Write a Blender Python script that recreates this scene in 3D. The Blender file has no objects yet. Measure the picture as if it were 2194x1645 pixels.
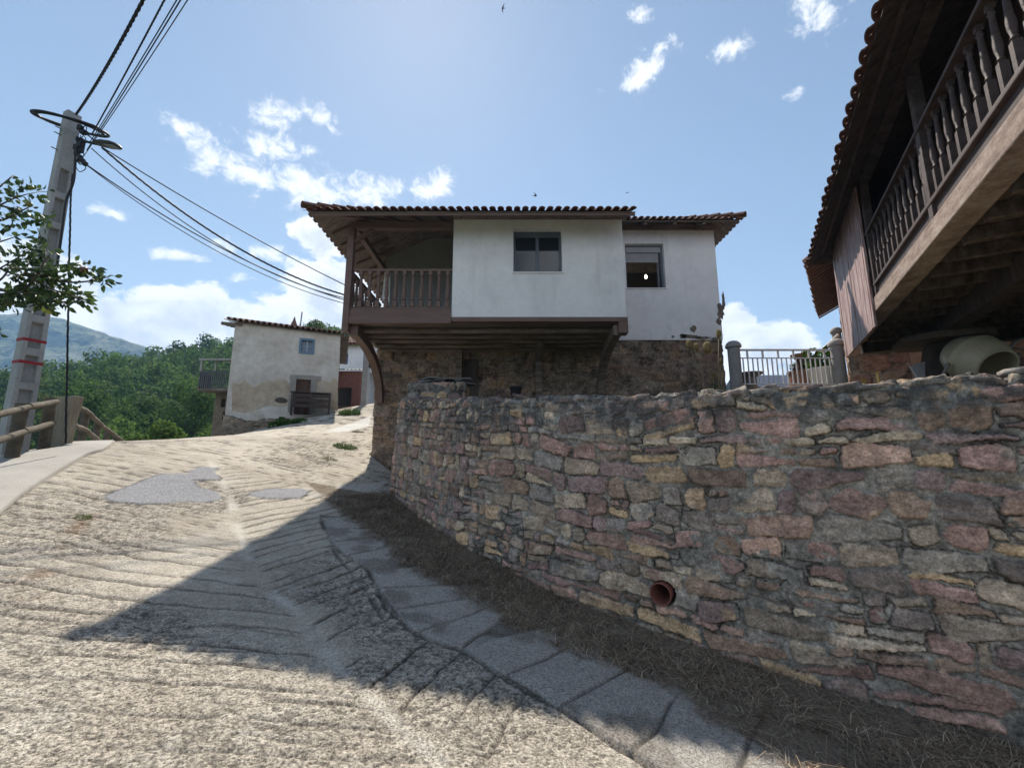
import bpy, bmesh, math, random
import numpy as np
from math import radians as R, sin, cos, pi, atan2, sqrt

# ------------------------------------------------------------ camera, sky, sun
EYE = 1.75
scene = bpy.context.scene
COL = scene.collection
PITCH = R(9.75)
FPX, IMW, IMH = 920.0, 2194.0, 1645.0
cam = bpy.data.objects.new('camera', bpy.data.cameras.new('camera'))
COL.objects.link(cam)
cam.location = (0, 0, EYE)
cam.rotation_euler = (R(90) + PITCH, 0, 0)
cam.data.sensor_width = 36
cam.data.lens = 36 * FPX / IMW
cam.data.clip_start = 0.05
cam.data.clip_end = 6000
scene.camera = cam
scene.view_settings.view_transform = 'Standard'
scene.view_settings.look = 'None'
scene.view_settings.exposure = 0.82
scene.view_settings.gamma = 1
scene.cycles.use_denoising = True
scene.render.filter_size = 1.05
scene.cycles.max_bounces = 8
scene.cycles.transparent_max_bounces = 12
scene.cycles.sample_clamp_indirect = 6
try:
    scene.cycles.denoising_prefilter = 'ACCURATE'
except Exception:
    pass

SUN_AZ, SUN_EL = R(-14.6), R(51.5)      # azimuth measured from +Y towards +X
sunl = bpy.data.lights.new('sun', 'SUN')
sunl.energy = 4.6
sunl.angle = R(0.75)
sunl.color = (1.0, 0.93, 0.82)
sun = bpy.data.objects.new('sun', sunl)
COL.objects.link(sun)
sun.rotation_euler = (R(90) - SUN_EL, 0, pi - SUN_AZ)


def ray(px, py):
    """direction of a photograph pixel in the world, scaled so that its y component is 1"""
    u, v = (px - IMW / 2) / FPX, (IMH / 2 - py) / FPX
    y = cos(PITCH) - v * sin(PITCH)
    z = v * cos(PITCH) + sin(PITCH)
    return u / y, 1.0, z / y


def at(px, py, y):
    d = ray(px, py)
    return (d[0] * y, y, d[2] * y + EYE)


world = bpy.data.worlds.new('World')
scene.world = world
world.use_nodes = True


def build_world():
    nt = world.node_tree
    nt.nodes.clear()
    N, L = nt.nodes.new, nt.links.new
    out = N('ShaderNodeOutputWorld')
    bg = N('ShaderNodeBackground')
    bg.inputs['Strength'].default_value = 0.107
    sky = N('ShaderNodeTexSky')
    sky.sky_type = 'NISHITA'
    sky.sun_disc = False
    sky.sun_elevation = SUN_EL
    sky.sun_rotation = SUN_AZ
    sky.altitude = 300
    sky.air_density = 1.0
    sky.dust_density = 0.15
    sky.ozone_density = 1.6
    tc = N('ShaderNodeTexCoord')
    sep = N('ShaderNodeSeparateXYZ')
    L(tc.outputs['Generated'], sep.inputs[0])

    def math_(op, a, b=None):
        n = N('ShaderNodeMath')
        n.operation = op
        for i, v in enumerate((a, b)):
            if v is None:
                continue
            if isinstance(v, (int, float)):
                n.inputs[i].default_value = v
            else:
                L(v, n.inputs[i])
        return n.outputs[0]
    az = math_('ARCTAN2', sep.outputs['X'], sep.outputs['Y'])
    el = math_('ARCSINE', sep.outputs['Z'])
    comb = N('ShaderNodeCombineXYZ')
    L(az, comb.inputs[0])
    L(el, comb.inputs[1])

    def ae(px, py):
        d = ray(px, py)
        return atan2(d[0], 1), math.atan2(d[2], sqrt(1 + d[0] ** 2))

    def blobs(lst):
        """(x, y, half length, half height, tilt) of each cloud, as an ellipse in azimuth and elevation"""
        acc = None
        for x, y, a, b, t in lst:
            c = ae(x, y)
            tt = R(t)
            e1, e2 = ae(x + a * cos(tt), y - a * sin(tt)), ae(x + b * sin(tt), y + b * cos(tt))
            la = math.hypot(e1[0] - c[0], e1[1] - c[1])
            lb = math.hypot(e2[0] - c[0], e2[1] - c[1])
            m = N('ShaderNodeMapping')
            m.vector_type = 'TEXTURE'
            m.inputs['Location'].default_value = (c[0], c[1], 0)
            m.inputs['Rotation'].default_value = (0, 0, atan2(e1[1] - c[1], e1[0] - c[0]))
            m.inputs['Scale'].default_value = (la, lb, 1)
            L(comb.outputs[0], m.inputs['Vector'])
            ln = N('ShaderNodeVectorMath')
            ln.operation = 'LENGTH'
            L(m.outputs[0], ln.inputs[0])
            v = math_('SUBTRACT', 1.0, ln.outputs['Value'])
            acc = v if acc is None else math_('MAXIMUM', acc, v)
        return acc

    def noise(scale, detail, rough=0.6, stretch=(1, 1, 1), seed=0.0, dist=0.0):
        m = N('ShaderNodeMapping')
        m.inputs['Scale'].default_value = stretch
        m.inputs['Location'].default_value = (seed, seed * .7, 0)
        L(comb.outputs[0], m.inputs['Vector'])
        n = N('ShaderNodeTexNoise')
        n.inputs['Scale'].default_value = scale
        n.inputs['Detail'].default_value = detail
        n.inputs['Roughness'].default_value = rough
        n.inputs['Distortion'].default_value = dist
        L(m.outputs[0], n.inputs['Vector'])
        return n.outputs['Fac']

    def smooth(v, lo, hi):
        n = N('ShaderNodeMapRange')
        n.interpolation_type = 'SMOOTHSTEP'
        n.inputs['From Min'].default_value = lo
        n.inputs['From Max'].default_value = hi
        L(v, n.inputs['Value'])
        return n.outputs['Result']
    cum = blobs([(60, 640, 190, 150, 0), (250, 720, 190, 110, 0), (400, 690, 190, 105, 0), (560, 720, 170, 120, 0), (700, 660, 150, 130, 10),
                 (690, 520, 80, 50, -20), (1570, 735, 70, 95, 0), (1625, 760, 120, 80, 0), (1690, 740, 80, 75, 0), (860, 640, 140, 90, 0),
                 (-150, 560, 250, 160, 0), (2500, 800, 300, 120, 0)])
    wis = blobs([(385, 275, 50, 26, -50), (440, 320, 85, 55, -38), (530, 372, 115, 42, -20), (680, 410, 120, 55, -8), (790, 408, 90, 40, 0),
                 (600, 245, 80, 34, -5), (680, 250, 55, 24, -25), (590, 318, 90, 34, -10), (243, 458, 46, 18, -14), (485, 532, 42, 24, 0),
                 (580, 545, 60, 22, -15), (380, 545, 70, 14, -5), (930, 398, 60, 40, 10), (1385, 150, 90, 42, 35), (1755, 20, 70, 62, 20),
                 (1372, 32, 34, 22, 0), (1578, 100, 60, 24, 25), (515, 595, 36, 16, 0), (640, 372, 70, 30, -15), (1690, 205, 34, 16, 20)])
    n1 = noise(10, 12, 0.62, (1, 1.4, 1), 3.1, 0.25)
    n2 = noise(22, 13, 0.68, (1, 1.25, 1), 7.7, 0.35)
    ca = smooth(math_('ADD', cum, math_('MULTIPLY', math_('SUBTRACT', n1, 0.5), 1.7)), 0.12, 0.32)
    wa = math_('MULTIPLY', smooth(math_('ADD', math_('MULTIPLY', math_('ADD', wis, 0.22), 0.8), math_('MULTIPLY', math_('SUBTRACT', n2, 0.53), 3.2)), 0.08, 0.95), 0.9)
    alpha = math_('MAXIMUM', ca, wa)
    # the inside of the cumulus is a little greyer than its rims
    n3 = noise(11, 7, 0.6, (1, 1.3, 1), 1.3, 0.3)
    shade = smooth(math_('ADD', math_('MULTIPLY', math_('SUBTRACT', n3, 0.5), 2.2), math_('MULTIPLY', cum, 0.55)), 0.0, 0.75)
    ccol = N('ShaderNodeMix')
    ccol.data_type = 'RGBA'
    ccol.inputs['A'].default_value = (6.6, 6.65, 6.7, 1)
    ccol.inputs['B'].default_value = (4.3, 4.55, 4.95, 1)
    L(shade, ccol.inputs['Factor'])
    hsv = N('ShaderNodeHueSaturation')
    hsv.inputs['Saturation'].default_value = 0.86
    hsv.inputs['Hue'].default_value = 0.496
    L(sky.outputs[0], hsv.inputs['Color'])
    mix = N('ShaderNodeMix')
    mix.data_type = 'RGBA'
    L(alpha, mix.inputs['Factor'])
    # bright unseen clouds added low behind the viewer as fill for shaded walls
    n4 = N('ShaderNodeTexNoise')
    n4.inputs['Scale'].default_value = 3.2
    n4.inputs['Detail'].default_value = 9
    n4.inputs['Roughness'].default_value = 0.6
    L(tc.outputs['Generated'], n4.inputs['Vector'])
    behind = math_('MULTIPLY', smooth(n4.outputs['Fac'], 0.44, 0.60), smooth(math_('MULTIPLY', sep.outputs['Y'], -1.0), -0.28, 0.05))
    behind = math_('MULTIPLY', behind, smooth(sep.outputs['Z'], -0.02, 0.06))
    behind = math_('MULTIPLY', behind, smooth(math_('MULTIPLY', sep.outputs['Z'], -1.0), -0.72, -0.40))
    mix2 = N('ShaderNodeMix')
    mix2.data_type = 'RGBA'
    L(behind, mix2.inputs['Factor'])
    mix2.inputs['B'].default_value = (10.5, 10.5, 10.6, 1)
    # the brightest part of the sky, round the sun, is rolled off a little
    kk = 17.0
    ad = N('ShaderNodeVectorMath')
    ad.operation = 'ADD'
    L(hsv.outputs[0], ad.inputs[0])
    ad.inputs[1].default_value = (kk, kk, kk)
    ml = N('ShaderNodeVectorMath')
    ml.operation = 'SCALE'
    L(hsv.outputs[0], ml.inputs[0])
    ml.inputs['Scale'].default_value = kk
    dv = N('ShaderNodeVectorMath')
    dv.operation = 'DIVIDE'
    L(ml.outputs[0], dv.inputs[0])
    L(ad.outputs[0], dv.inputs[1])
    L(dv.outputs[0], mix.inputs['A'])
    L(ccol.outputs['Result'], mix.inputs['B'])
    L(mix.outputs['Result'], mix2.inputs['A'])
    L(mix2.outputs['Result'], bg.inputs['Color'])
    L(bg.outputs[0], out.inputs['Surface'])


build_world()
try:
    world.cycles.sampling_method = 'MANUAL'
    world.cycles.sample_map_resolution = 1024
except Exception:
    pass

rng = random.Random(11)

# ------------------------------------------------------------ noise on arrays


def _hash(ix, iy, seed):
    h = (ix.astype(np.int64) * 374761393 + iy.astype(np.int64) * 668265263 + seed * 1442695041) & 0xFFFFFFFF
    h = ((h ^ (h >> 13)) * 1274126177) & 0xFFFFFFFF
    h = ((h ^ (h >> 16)) * 2246822519) & 0xFFFFFFFF
    return ((h ^ (h >> 15)) & 0xFFFFFF) / float(0xFFFFFF)


def vnoise(x, y, seed=0):
    x, y = np.asarray(x, float), np.asarray(y, float)
    ix, iy = np.floor(x), np.floor(y)
    fx, fy = x - ix, y - iy
    fx = fx * fx * fx * (fx * (fx * 6 - 15) + 10)
    fy = fy * fy * fy * (fy * (fy * 6 - 15) + 10)
    a, b = _hash(ix, iy, seed), _hash(ix + 1, iy, seed)
    c, d = _hash(ix, iy + 1, seed), _hash(ix + 1, iy + 1, seed)
    return (a * (1 - fx) + b * fx) * (1 - fy) + (c * (1 - fx) + d * fx) * fy


def fbm(x, y, octv=4, seed=0, gain=0.5):
    """fractal noise centred on 0, roughly -1 .. 1"""
    s, amp, tot = 0.0, 1.0, 0.0
    for i in range(octv):
        s = s + amp * (vnoise(x * 2 ** i + 17.3 * i, y * 2 ** i - 9.1 * i, seed + i) * 2 - 1)
        tot += amp
        amp *= gain
    return s / tot * 1.5


def sstep(a, b, x):
    t = np.clip((x - a) / (b - a), 0, 1)
    return t * t * (3 - 2 * t)


def polydist(px, py, pts):
    """distance to a polyline and the signed side (left of its direction is positive) and the length along it"""
    best = np.full(np.shape(px), 1e9)
    side = np.zeros(np.shape(px))
    along = np.zeros(np.shape(px))
    acc = 0.0
    for (x0, y0), (x1, y1) in zip(pts[:-1], pts[1:]):
        dx, dy = x1 - x0, y1 - y0
        ln = math.hypot(dx, dy)
        t = np.clip(((px - x0) * dx + (py - y0) * dy) / ln ** 2, 0, 1)
        d = np.hypot(px - x0 - t * dx, py - y0 - t * dy)
        m = d < best
        best = np.where(m, d, best)
        side = np.where(m, np.sign(dx * (py - y0) - dy * (px - x0)), side)
        along = np.where(m, acc + t * ln, along)
        acc += ln
    return best, side, along


# ------------------------------------------------------------ mesh helpers
ORIGIN = {}


def tag(o, label=None, cat=None, group=None, kind=None):
    if label:
        o['label'] = label
    if cat:
        o['category'] = cat
    if group:
        o['group'] = group
    if kind:
        o['kind'] = kind
    return o


def thing(name, loc, label, cat, group=None):
    o = bpy.data.objects.new(name, None)
    COL.objects.link(o)
    o.location = loc
    o.empty_display_size = 0.2
    ORIGIN[o] = tuple(loc)
    return tag(o, label, cat, group)


def link(name, me, mat=None, parent=None, origin=None):
    o = bpy.data.objects.new(name, me)
    COL.objects.link(o)
    if mat is not None and len(me.materials) == 0:
        for m in (mat if isinstance(mat, (list, tuple)) else [mat]):
            me.materials.append(m)
    if parent is not None:
        o.parent = parent
        ORIGIN[o] = ORIGIN[parent]
    else:
        ORIGIN[o] = origin or (0, 0, 0)
        o.location = ORIGIN[o]
    return o


class MB:
    """collects shapes in world coordinates; build() links them as one mesh object"""

    def __init__(self):
        self.v, self.f, self.mi = [], [], []
        self.m = 0

    def add(self, vs, fs):
        n = len(self.v)
        self.v.extend([tuple(p) for p in vs])
        self.f.extend([tuple(i + n for i in f) for f in fs])
        self.mi.extend([self.m] * len(fs))
        return self

    def box(self, x0, x1, y0, y1, z0, z1):
        vs = [(x, y, z) for z in (z0, z1) for y in (y0, y1) for x in (x0, x1)]
        return self.add(vs, [(0, 2, 3, 1), (4, 5, 7, 6), (0, 1, 5, 4), (2, 6, 7, 3), (0, 4, 6, 2), (1, 3, 7, 5)])

    def obox(self, o, ax, ay, az):
        """box from corner o along three vectors"""
        o, ax, ay, az = (np.array(q, float) for q in (o, ax, ay, az))
        if np.dot(np.cross(ax, ay), az) < 0:
            o, ax = o + ax, -ax
        vs = [o + i * ax + j * ay + k * az for k in (0, 1) for j in (0, 1) for i in (0, 1)]
        return self.add(vs, [(0, 2, 3, 1), (4, 5, 7, 6), (0, 1, 5, 4), (2, 6, 7, 3), (0, 4, 6, 2), (1, 3, 7, 5)])

    def beam(self, a, b, w, h, up=(0, 0, 1)):
        a, b, up = np.array(a, float), np.array(b, float), np.array(up, float)
        d = b - a
        s = np.cross(d, up)
        s /= np.linalg.norm(s)
        t = np.cross(s, d)
        t /= np.linalg.norm(t)
        return self.obox(a - s * w / 2 - t * h / 2, d, s * w, t * h)

    def tube(self, pts, r, n=8, caps=True):
        pts = [np.array(p, float) for p in pts]
        rs = r if isinstance(r, (list, tuple)) else [r] * len(pts)
        rings = []
        ref = np.array((0.31, 0.17, 0.93))
        for i, p in enumerate(pts):
            d = pts[min(i + 1, len(pts) - 1)] - pts[max(i - 1, 0)]
            d /= (np.linalg.norm(d) + 1e-12)
            if i == 0 and abs(np.dot(d, ref)) > 0.9:
                ref = np.array((0.95, 0.2, 0.1))
            s = np.cross(d, ref)
            s /= np.linalg.norm(s)
            t = np.cross(s, d)
            ref = t
            rings.append([p + rs[i] * (cos(2 * pi * k / n) * s + sin(2 * pi * k / n) * t) for k in range(n)])
        vs = [q for ring in rings for q in ring]
        fs = []
        for i in range(len(rings) - 1):
            for k in range(n):
                a, b = i * n + k, i * n + (k + 1) % n
                fs.append((a, b, b + n, a + n))
        if caps:
            fs.append(tuple(range(n))[::-1])
            fs.append(tuple((len(rings) - 1) * n + k for k in range(n)))
        return self.add(vs, fs)

    def lathe(self, prof, c=(0, 0, 0), n=16, axis=None, squash=1.0):
        """profile of (radius, height) round the z axis, or round axis vector"""
        c = np.array(c, float)
        if axis is None:
            ez, ex, ey = np.array((0, 0, 1.)), np.array((1., 0, 0)), np.array((0, 1., 0))
        else:
            ez = np.array(axis, float)
            ez /= np.linalg.norm(ez)
            ex = np.cross(ez, (0.3, 0.9, 0.2))
            ex /= np.linalg.norm(ex)
            ey = np.cross(ez, ex)
        vs, fs = [], []
        for r, h in prof:
            for k in range(n):
                a = 2 * pi * k / n
                vs.append(c + ez * h + r * (cos(a) * ex + sin(a) * ey * squash))
        for i in range(len(prof) - 1):
            for k in range(n):
                a, b = i * n + k, i * n + (k + 1) % n
                fs.append((a, b, b + n, a + n))
        if prof[0][0] > 1e-4:
            fs.append(tuple(range(n))[::-1])
        if prof[-1][0] > 1e-4:
            fs.append(tuple((len(prof) - 1) * n + k for k in range(n)))
        return self.add(vs, fs)

    def prism(self, poly, vec):
        """extrude a planar polygon (3-D points) along vec"""
        poly = [np.array(p, float) for p in poly]
        vec = np.array(vec, float)
        n = len(poly)
        vs = poly + [p + vec for p in poly]
        fs = [tuple(range(n))[::-1], tuple(range(n, 2 * n))]
        for i in range(n):
            j = (i + 1) % n
            fs.append((i, j, j + n, i + n))
        return self.add(vs, fs)

    def holed(self, o, ex, ez, en, w, h, t, holes):
        """a wall slab w wide, h high, t thick (o = lower corner of the front, en points away from the front into the wall) with openings"""
        o, ex, ez, en = (np.array(q, float) for q in (o, ex, ez, en))
        xs = sorted({0, w, *[q for a in holes for q in (a[0], a[1])]})
        zs = sorted({0, h, *[q for a in holes for q in (a[2], a[3])]})

        def P(x, z, d):
            return o + ex * x + ez * z + en * d

        def hole(i, j):
            if i < 0 or j < 0 or i >= len(xs) - 1 or j >= len(zs) - 1:
                return True
            cx, cz = (xs[i] + xs[i + 1]) / 2, (zs[j] + zs[j + 1]) / 2
            return any(a[0] < cx < a[1] and a[2] < cz < a[3] for a in holes)
        for i in range(len(xs) - 1):
            for j in range(len(zs) - 1):
                if hole(i, j):
                    continue
                x0, x1, z0, z1 = xs[i], xs[i + 1], zs[j], zs[j + 1]
                self.add([P(x0, z0, 0), P(x1, z0, 0), P(x1, z1, 0), P(x0, z1, 0)], [(0, 1, 2, 3)])
                self.add([P(x0, z0, t), P(x1, z0, t), P(x1, z1, t), P(x0, z1, t)], [(3, 2, 1, 0)])
                for (di, dj, q) in ((-1, 0, ((x0, z0), (x0, z1))), (1, 0, ((x1, z1), (x1, z0))), (0, -1, ((x1, z0), (x0, z0))), (0, 1, ((x0, z1), (x1, z1)))):
                    if hole(i + di, j + dj):
                        (a, b), (c, d) = q
                        self.add([P(a, b, 0), P(c, d, 0), P(c, d, t), P(a, b, t)], [(0, 1, 2, 3)])
        return self

    def build(self, name, mat, parent=None, smooth=False, bevel=0, origin=None, fix=True):
        off = np.array(ORIGIN[parent] if parent is not None else (origin or (0, 0, 0)))
        me = bpy.data.meshes.new(name)
        me.from_pydata([tuple(np.array(p) - off) for p in self.v], [], self.f)
        mats = mat if isinstance(mat, (list, tuple)) else [mat]
        for m in mats:
            me.materials.append(m)
        if len(mats) > 1:
            me.polygons.foreach_set('material_index', self.mi)
        if fix:
            bm = bmesh.new()
            bm.from_mesh(me)
            bmesh.ops.remove_doubles(bm, verts=bm.verts, dist=1e-5)
            bmesh.ops.recalc_face_normals(bm, faces=bm.faces)
            bm.to_mesh(me)
            bm.free()
        if smooth:
            me.polygons.foreach_set('use_smooth', [True] * len(me.polygons))
        o = link(name, me, None, parent, origin)
        if smooth == 'auto':
            try:
                me.set_sharp_from_angle(angle=R(40))
            except Exception:
                pass
        if bevel:
            b = o.modifiers.new('bevel', 'BEVEL')
            b.width = bevel
            b.segments = 2
            b.limit_method = 'ANGLE'
            b.angle_limit = R(50)
        return o


def grid_mesh(name, P, mat, parent=None, col=None, origin=None, smooth=True, mask=None):
    """a mesh from an array of points P[i, j]; col is a per-vertex colour array or a dict of them"""
    ni, nj = P.shape[:2]
    off = np.array(ORIGIN[parent] if parent is not None else (origin or (0, 0, 0)))
    V = (P - off).reshape(-1, 3)
    idx = np.arange(ni * nj).reshape(ni, nj)
    F = np.stack([idx[:-1, :-1], idx[1:, :-1], idx[1:, 1:], idx[:-1, 1:]], -1).reshape(-1, 4)
    if mask is not None:
        F = F[mask.reshape(-1)]
    me = bpy.data.meshes.new(name)
    me.vertices.add(len(V))
    me.vertices.foreach_set('co', V.astype(np.float32).ravel())
    me.loops.add(F.size)
    me.loops.foreach_set('vertex_index', F.astype(np.int32).ravel())
    me.polygons.add(len(F))
    me.polygons.foreach_set('loop_start', np.arange(0, F.size, 4, dtype=np.int32))
    me.polygons.foreach_set('loop_total', np.full(len(F), 4, dtype=np.int32))
    me.polygons.foreach_set('use_smooth', np.full(len(F), smooth))
    me.update()
    me.validate()
    if col is not None:
        for k, c in (col if isinstance(col, dict) else {'Col': col}).items():
            at_ = me.color_attributes.new(k, 'FLOAT_COLOR', 'POINT')
            c4 = np.ones((len(V), 4), np.float32)
            c4[:, :3] = c.reshape(len(V), -1)
            at_.data.foreach_set('color', c4.ravel())
    return link(name, me, mat, parent, origin)


def quads_mesh(name, V, F, mat, parent=None, col=None, origin=None, smooth=False):
    """a mesh from flat arrays of vertices and faces with equal corner counts"""
    off = np.array(ORIGIN[parent] if parent is not None else (origin or (0, 0, 0)))
    V = np.asarray(V, float).reshape(-1, 3) - off
    F = np.asarray(F)
    k = F.shape[1]
    me = bpy.data.meshes.new(name)
    me.vertices.add(len(V))
    me.vertices.foreach_set('co', V.astype(np.float32).ravel())
    me.loops.add(F.size)
    me.loops.foreach_set('vertex_index', F.astype(np.int32).ravel())
    me.polygons.add(len(F))
    me.polygons.foreach_set('loop_start', np.arange(0, F.size, k, dtype=np.int32))
    me.polygons.foreach_set('loop_total', np.full(len(F), k, dtype=np.int32))
    if smooth:
        me.polygons.foreach_set('use_smooth', np.full(len(F), True))
    me.update()
    me.validate()
    if col is not None:
        at_ = me.color_attributes.new('Col', 'FLOAT_COLOR', 'POINT')
        c4 = np.ones((len(V), 4), np.float32)
        c4[:, :3] = col
        at_.data.foreach_set('color', c4.ravel())
    return link(name, me, mat, parent, origin)


# ------------------------------------------------------------ materials
def mat(name, cols, scale=3.0, detail=8, rough=0.85, bump=0.25, bscale=40, stretch=(1, 1, 1), attr=None, spec=0.25,
        bdist=0.01, var=0.35, vscale=25, metal=0.0, lo=0.3, hi=0.7, translucent=None, layer=None, streak=None):
    m = bpy.data.materials.new(name)
    m.use_nodes = True
    nt = m.node_tree
    N, L = nt.nodes.new, nt.links.new
    b = nt.nodes['Principled BSDF']
    b.inputs['Roughness'].default_value = rough
    b.inputs['Specular IOR Level'].default_value = spec
    b.inputs['Metallic'].default_value = metal
    tc = N('ShaderNodeTexCoord')
    mp = N('ShaderNodeMapping')
    mp.inputs['Scale'].default_value = stretch
    L(tc.outputs['Object'], mp.inputs[0])

    def noise(s, d, r=0.6):
        n = N('ShaderNodeTexNoise')
        n.inputs['Scale'].default_value = s
        n.inputs['Detail'].default_value = d
        n.inputs['Roughness'].default_value = r
        L(mp.outputs[0], n.inputs['Vector'])
        return n.outputs['Fac']
    rp = N('ShaderNodeValToRGB')
    el = rp.color_ramp.elements
    n = len(cols)
    for i, c in enumerate(cols):
        p = (lo + hi) / 2 if n == 1 else lo + (hi - lo) * i / (n - 1)
        e = el[i] if i < 2 else el.new(p)
        e.position = p
        e.color = (*c, 1)
    if n == 1:
        el[1].position, el[1].color = 1, (*cols[0], 1)
    L(noise(scale, detail), rp.inputs[0])
    base = rp.outputs[0]
    if attr:
        a = N('ShaderNodeAttribute')
        a.attribute_name = attr
        mx = N('ShaderNodeMix')
        mx.data_type = 'RGBA'
        mx.blend_type = 'MULTIPLY'
        mx.inputs['Factor'].default_value = 1
        L(a.outputs['Color'], mx.inputs['A'])
        L(base, mx.inputs['B'])
        base = mx.outputs['Result']
    if var:
        mr = N('ShaderNodeMapRange')
        mr.inputs['From Min'].default_value = 0.3
        mr.inputs['From Max'].default_value = 0.7
        mr.inputs['To Min'].default_value = 1 - var
        mr.inputs['To Max'].default_value = 1 + var
        L(noise(vscale, 10, 0.7), mr.inputs['Value'])
        mx = N('ShaderNodeMix')
        mx.data_type = 'RGBA'
        mx.blend_type = 'MULTIPLY'
        mx.inputs['Factor'].default_value = 1
        L(base, mx.inputs['A'])
        L(mr.outputs[0], mx.inputs['B'])
        base = mx.outputs['Result']
    if layer:   # (colour, scale, threshold, softness): patches of dirt, lichen or bare spots with a shape of their own
        for c, s, th, so in layer:
            mr = N('ShaderNodeMapRange')
            mr.inputs['From Min'].default_value = th
            mr.inputs['From Max'].default_value = th + so
            L(noise(s, 9, 0.65), mr.inputs['Value'])
            mx = N('ShaderNodeMix')
            mx.data_type = 'RGBA'
            L(mr.outputs[0], mx.inputs['Factor'])
            L(base, mx.inputs['A'])
            mx.inputs['B'].default_value = (*c, 1)
            base = mx.outputs['Result']
    if streak:  # rain streaks: noise drawn out along the vertical
        m2 = N('ShaderNodeMapping')
        m2.inputs['Scale'].default_value = (2.4, 2.4, 0.3)
        L(tc.outputs['Object'], m2.inputs[0])
        n2 = N('ShaderNodeTexNoise')
        n2.inputs['Scale'].default_value = 1.6
        n2.inputs['Detail'].default_value = 8
        L(m2.outputs[0], n2.inputs['Vector'])
        mr = N('ShaderNodeMapRange')
        mr.inputs['From Min'].default_value = streak[1]
        mr.inputs['From Max'].default_value = streak[1] + 0.3
        L(n2.outputs['Fac'], mr.inputs['Value'])
        mx = N('ShaderNodeMix')
        mx.data_type = 'RGBA'
        L(mr.outputs[0], mx.inputs['Factor'])
        L(base, mx.inputs['A'])
        mx.inputs['B'].default_value = (*streak[0], 1)
        base = mx.outputs['Result']
    L(base, b.inputs['Base Color'])
    if bump:
        bp = N('ShaderNodeBump')
        bp.inputs['Strength'].default_value = bump
        bp.inputs['Distance'].default_value = bdist
        L(noise(bscale, 12, 0.7), bp.inputs['Height'])
        L(bp.outputs[0], b.inputs['Normal'])
    if translucent:
        tr = N('ShaderNodeBsdfTranslucent')
        L(base, tr.inputs['Color'])
        ms = N('ShaderNodeMixShader')
        ms.inputs[0].default_value = translucent
        L(b.outputs[0], ms.inputs[1])
        L(tr.outputs[0], ms.inputs[2])
        L(ms.outputs[0], nt.nodes['Material Output'].inputs['Surface'])
    return m


W = (1.0, 1.0, 1.0)
def gritty(name, gain, rough=0.92, bump=0.8, bdist=0.012, attr2=None):
    """weathered stone or concrete: vertex colour times grain at three sizes, with pits"""
    m = bpy.data.materials.new(name)
    m.use_nodes = True
    nt = m.node_tree
    N, L = nt.nodes.new, nt.links.new
    b = nt.nodes['Principled BSDF']
    b.inputs['Roughness'].default_value = rough
    b.inputs['Specular IOR Level'].default_value = 0.15
    tc = N('ShaderNodeTexCoord')
    at_ = N('ShaderNodeAttribute')
    at_.attribute_name = 'Col'
    base = at_.outputs['Color']
    wgt = None
    if attr2:
        a2 = N('ShaderNodeAttribute')
        a2.attribute_name = attr2
        wgt = a2.outputs['Fac']
    hsum = None
    for (sc, lo, hi, f0, f1, hw) in gain:
        n = N('ShaderNodeTexNoise')
        n.inputs['Scale'].default_value = sc
        n.inputs['Detail'].default_value = 8
        n.inputs['Roughness'].default_value = 0.72
        L(tc.outputs['Object'], n.inputs['Vector'])
        r = N('ShaderNodeMapRange')
        r.inputs['From Min'].default_value = f0
        r.inputs['From Max'].default_value = f1
        r.inputs['To Min'].default_value = lo
        r.inputs['To Max'].default_value = hi
        L(n.outputs['Fac'], r.inputs['Value'])
        mx = N('ShaderNodeMix')
        mx.data_type = 'RGBA'
        mx.blend_type = 'MULTIPLY'
        if wgt is not None:
            L(wgt, mx.inputs['Factor'])
        else:
            mx.inputs['Factor'].default_value = 1
        L(base, mx.inputs['A'])
        L(r.outputs[0], mx.inputs['B'])
        base = mx.outputs['Result']
        ma = N('ShaderNodeMath')
        ma.operation = 'MULTIPLY_ADD'
        L(r.outputs[0], ma.inputs[0])
        ma.inputs[1].default_value = hw
        if hsum is None:
            ma.inputs[2].default_value = 0
        else:
            L(hsum, ma.inputs[2])
        hsum = ma.outputs[0]
    L(base, b.inputs['Base Color'])
    bp = N('ShaderNodeBump')
    bp.inputs['Strength'].default_value = bump
    bp.inputs['Distance'].default_value = bdist
    L(hsum, bp.inputs['Height'])
    L(bp.outputs[0], b.inputs['Normal'])
    return m


# grain: (noise scale, darkest, lightest, noise from, noise to, height weight)
M_road = gritty('grooved_concrete', [(22, 0.80, 1.12, 0.36, 0.60, 0.5), (58, 0.18, 1.16, 0.36, 0.55, 0.8), (150, 0.5, 1.3, 0.36, 0.62, 0.4)], attr2='Rgh', bump=0.7, bdist=0.010)
M_wall = gritty('rubble_masonry', [(11, 0.68, 1.18, 0.34, 0.60, 0.8), (42, 0.55, 1.25, 0.34, 0.60, 0.5), (130, 0.65, 1.3, 0.35, 0.65, 0.25)], bump=0.7, bdist=0.012)
M_path = mat('smooth_concrete', [(0.28, 0.265, 0.24), (0.36, 0.34, 0.31)], scale=1.6, bump=0.35, bscale=90, bdist=0.006, var=0.18, vscale=40)
M_base = mat('old_masonry', [(0.8, 0.8, 0.8), W, (1.2, 1.16, 1.1)], scale=5, attr='Col', bump=0.9, bscale=30, bdist=0.03, var=0.4, vscale=20, rough=0.95, spec=0.1)
M_white = mat('whitewash', [(0.66, 0.65, 0.65), (0.76, 0.755, 0.75), (0.8, 0.79, 0.78)], scale=1.1, bump=0.35, bscale=22, bdist=0.012, var=0.05, vscale=9, rough=0.9,
              layer=[((0.55, 0.53, 0.50), 2.3, 0.60, 0.2), ((0.48, 0.45, 0.42), 7, 0.66, 0.12)], streak=((0.60, 0.585, 0.565), 0.56))
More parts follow.
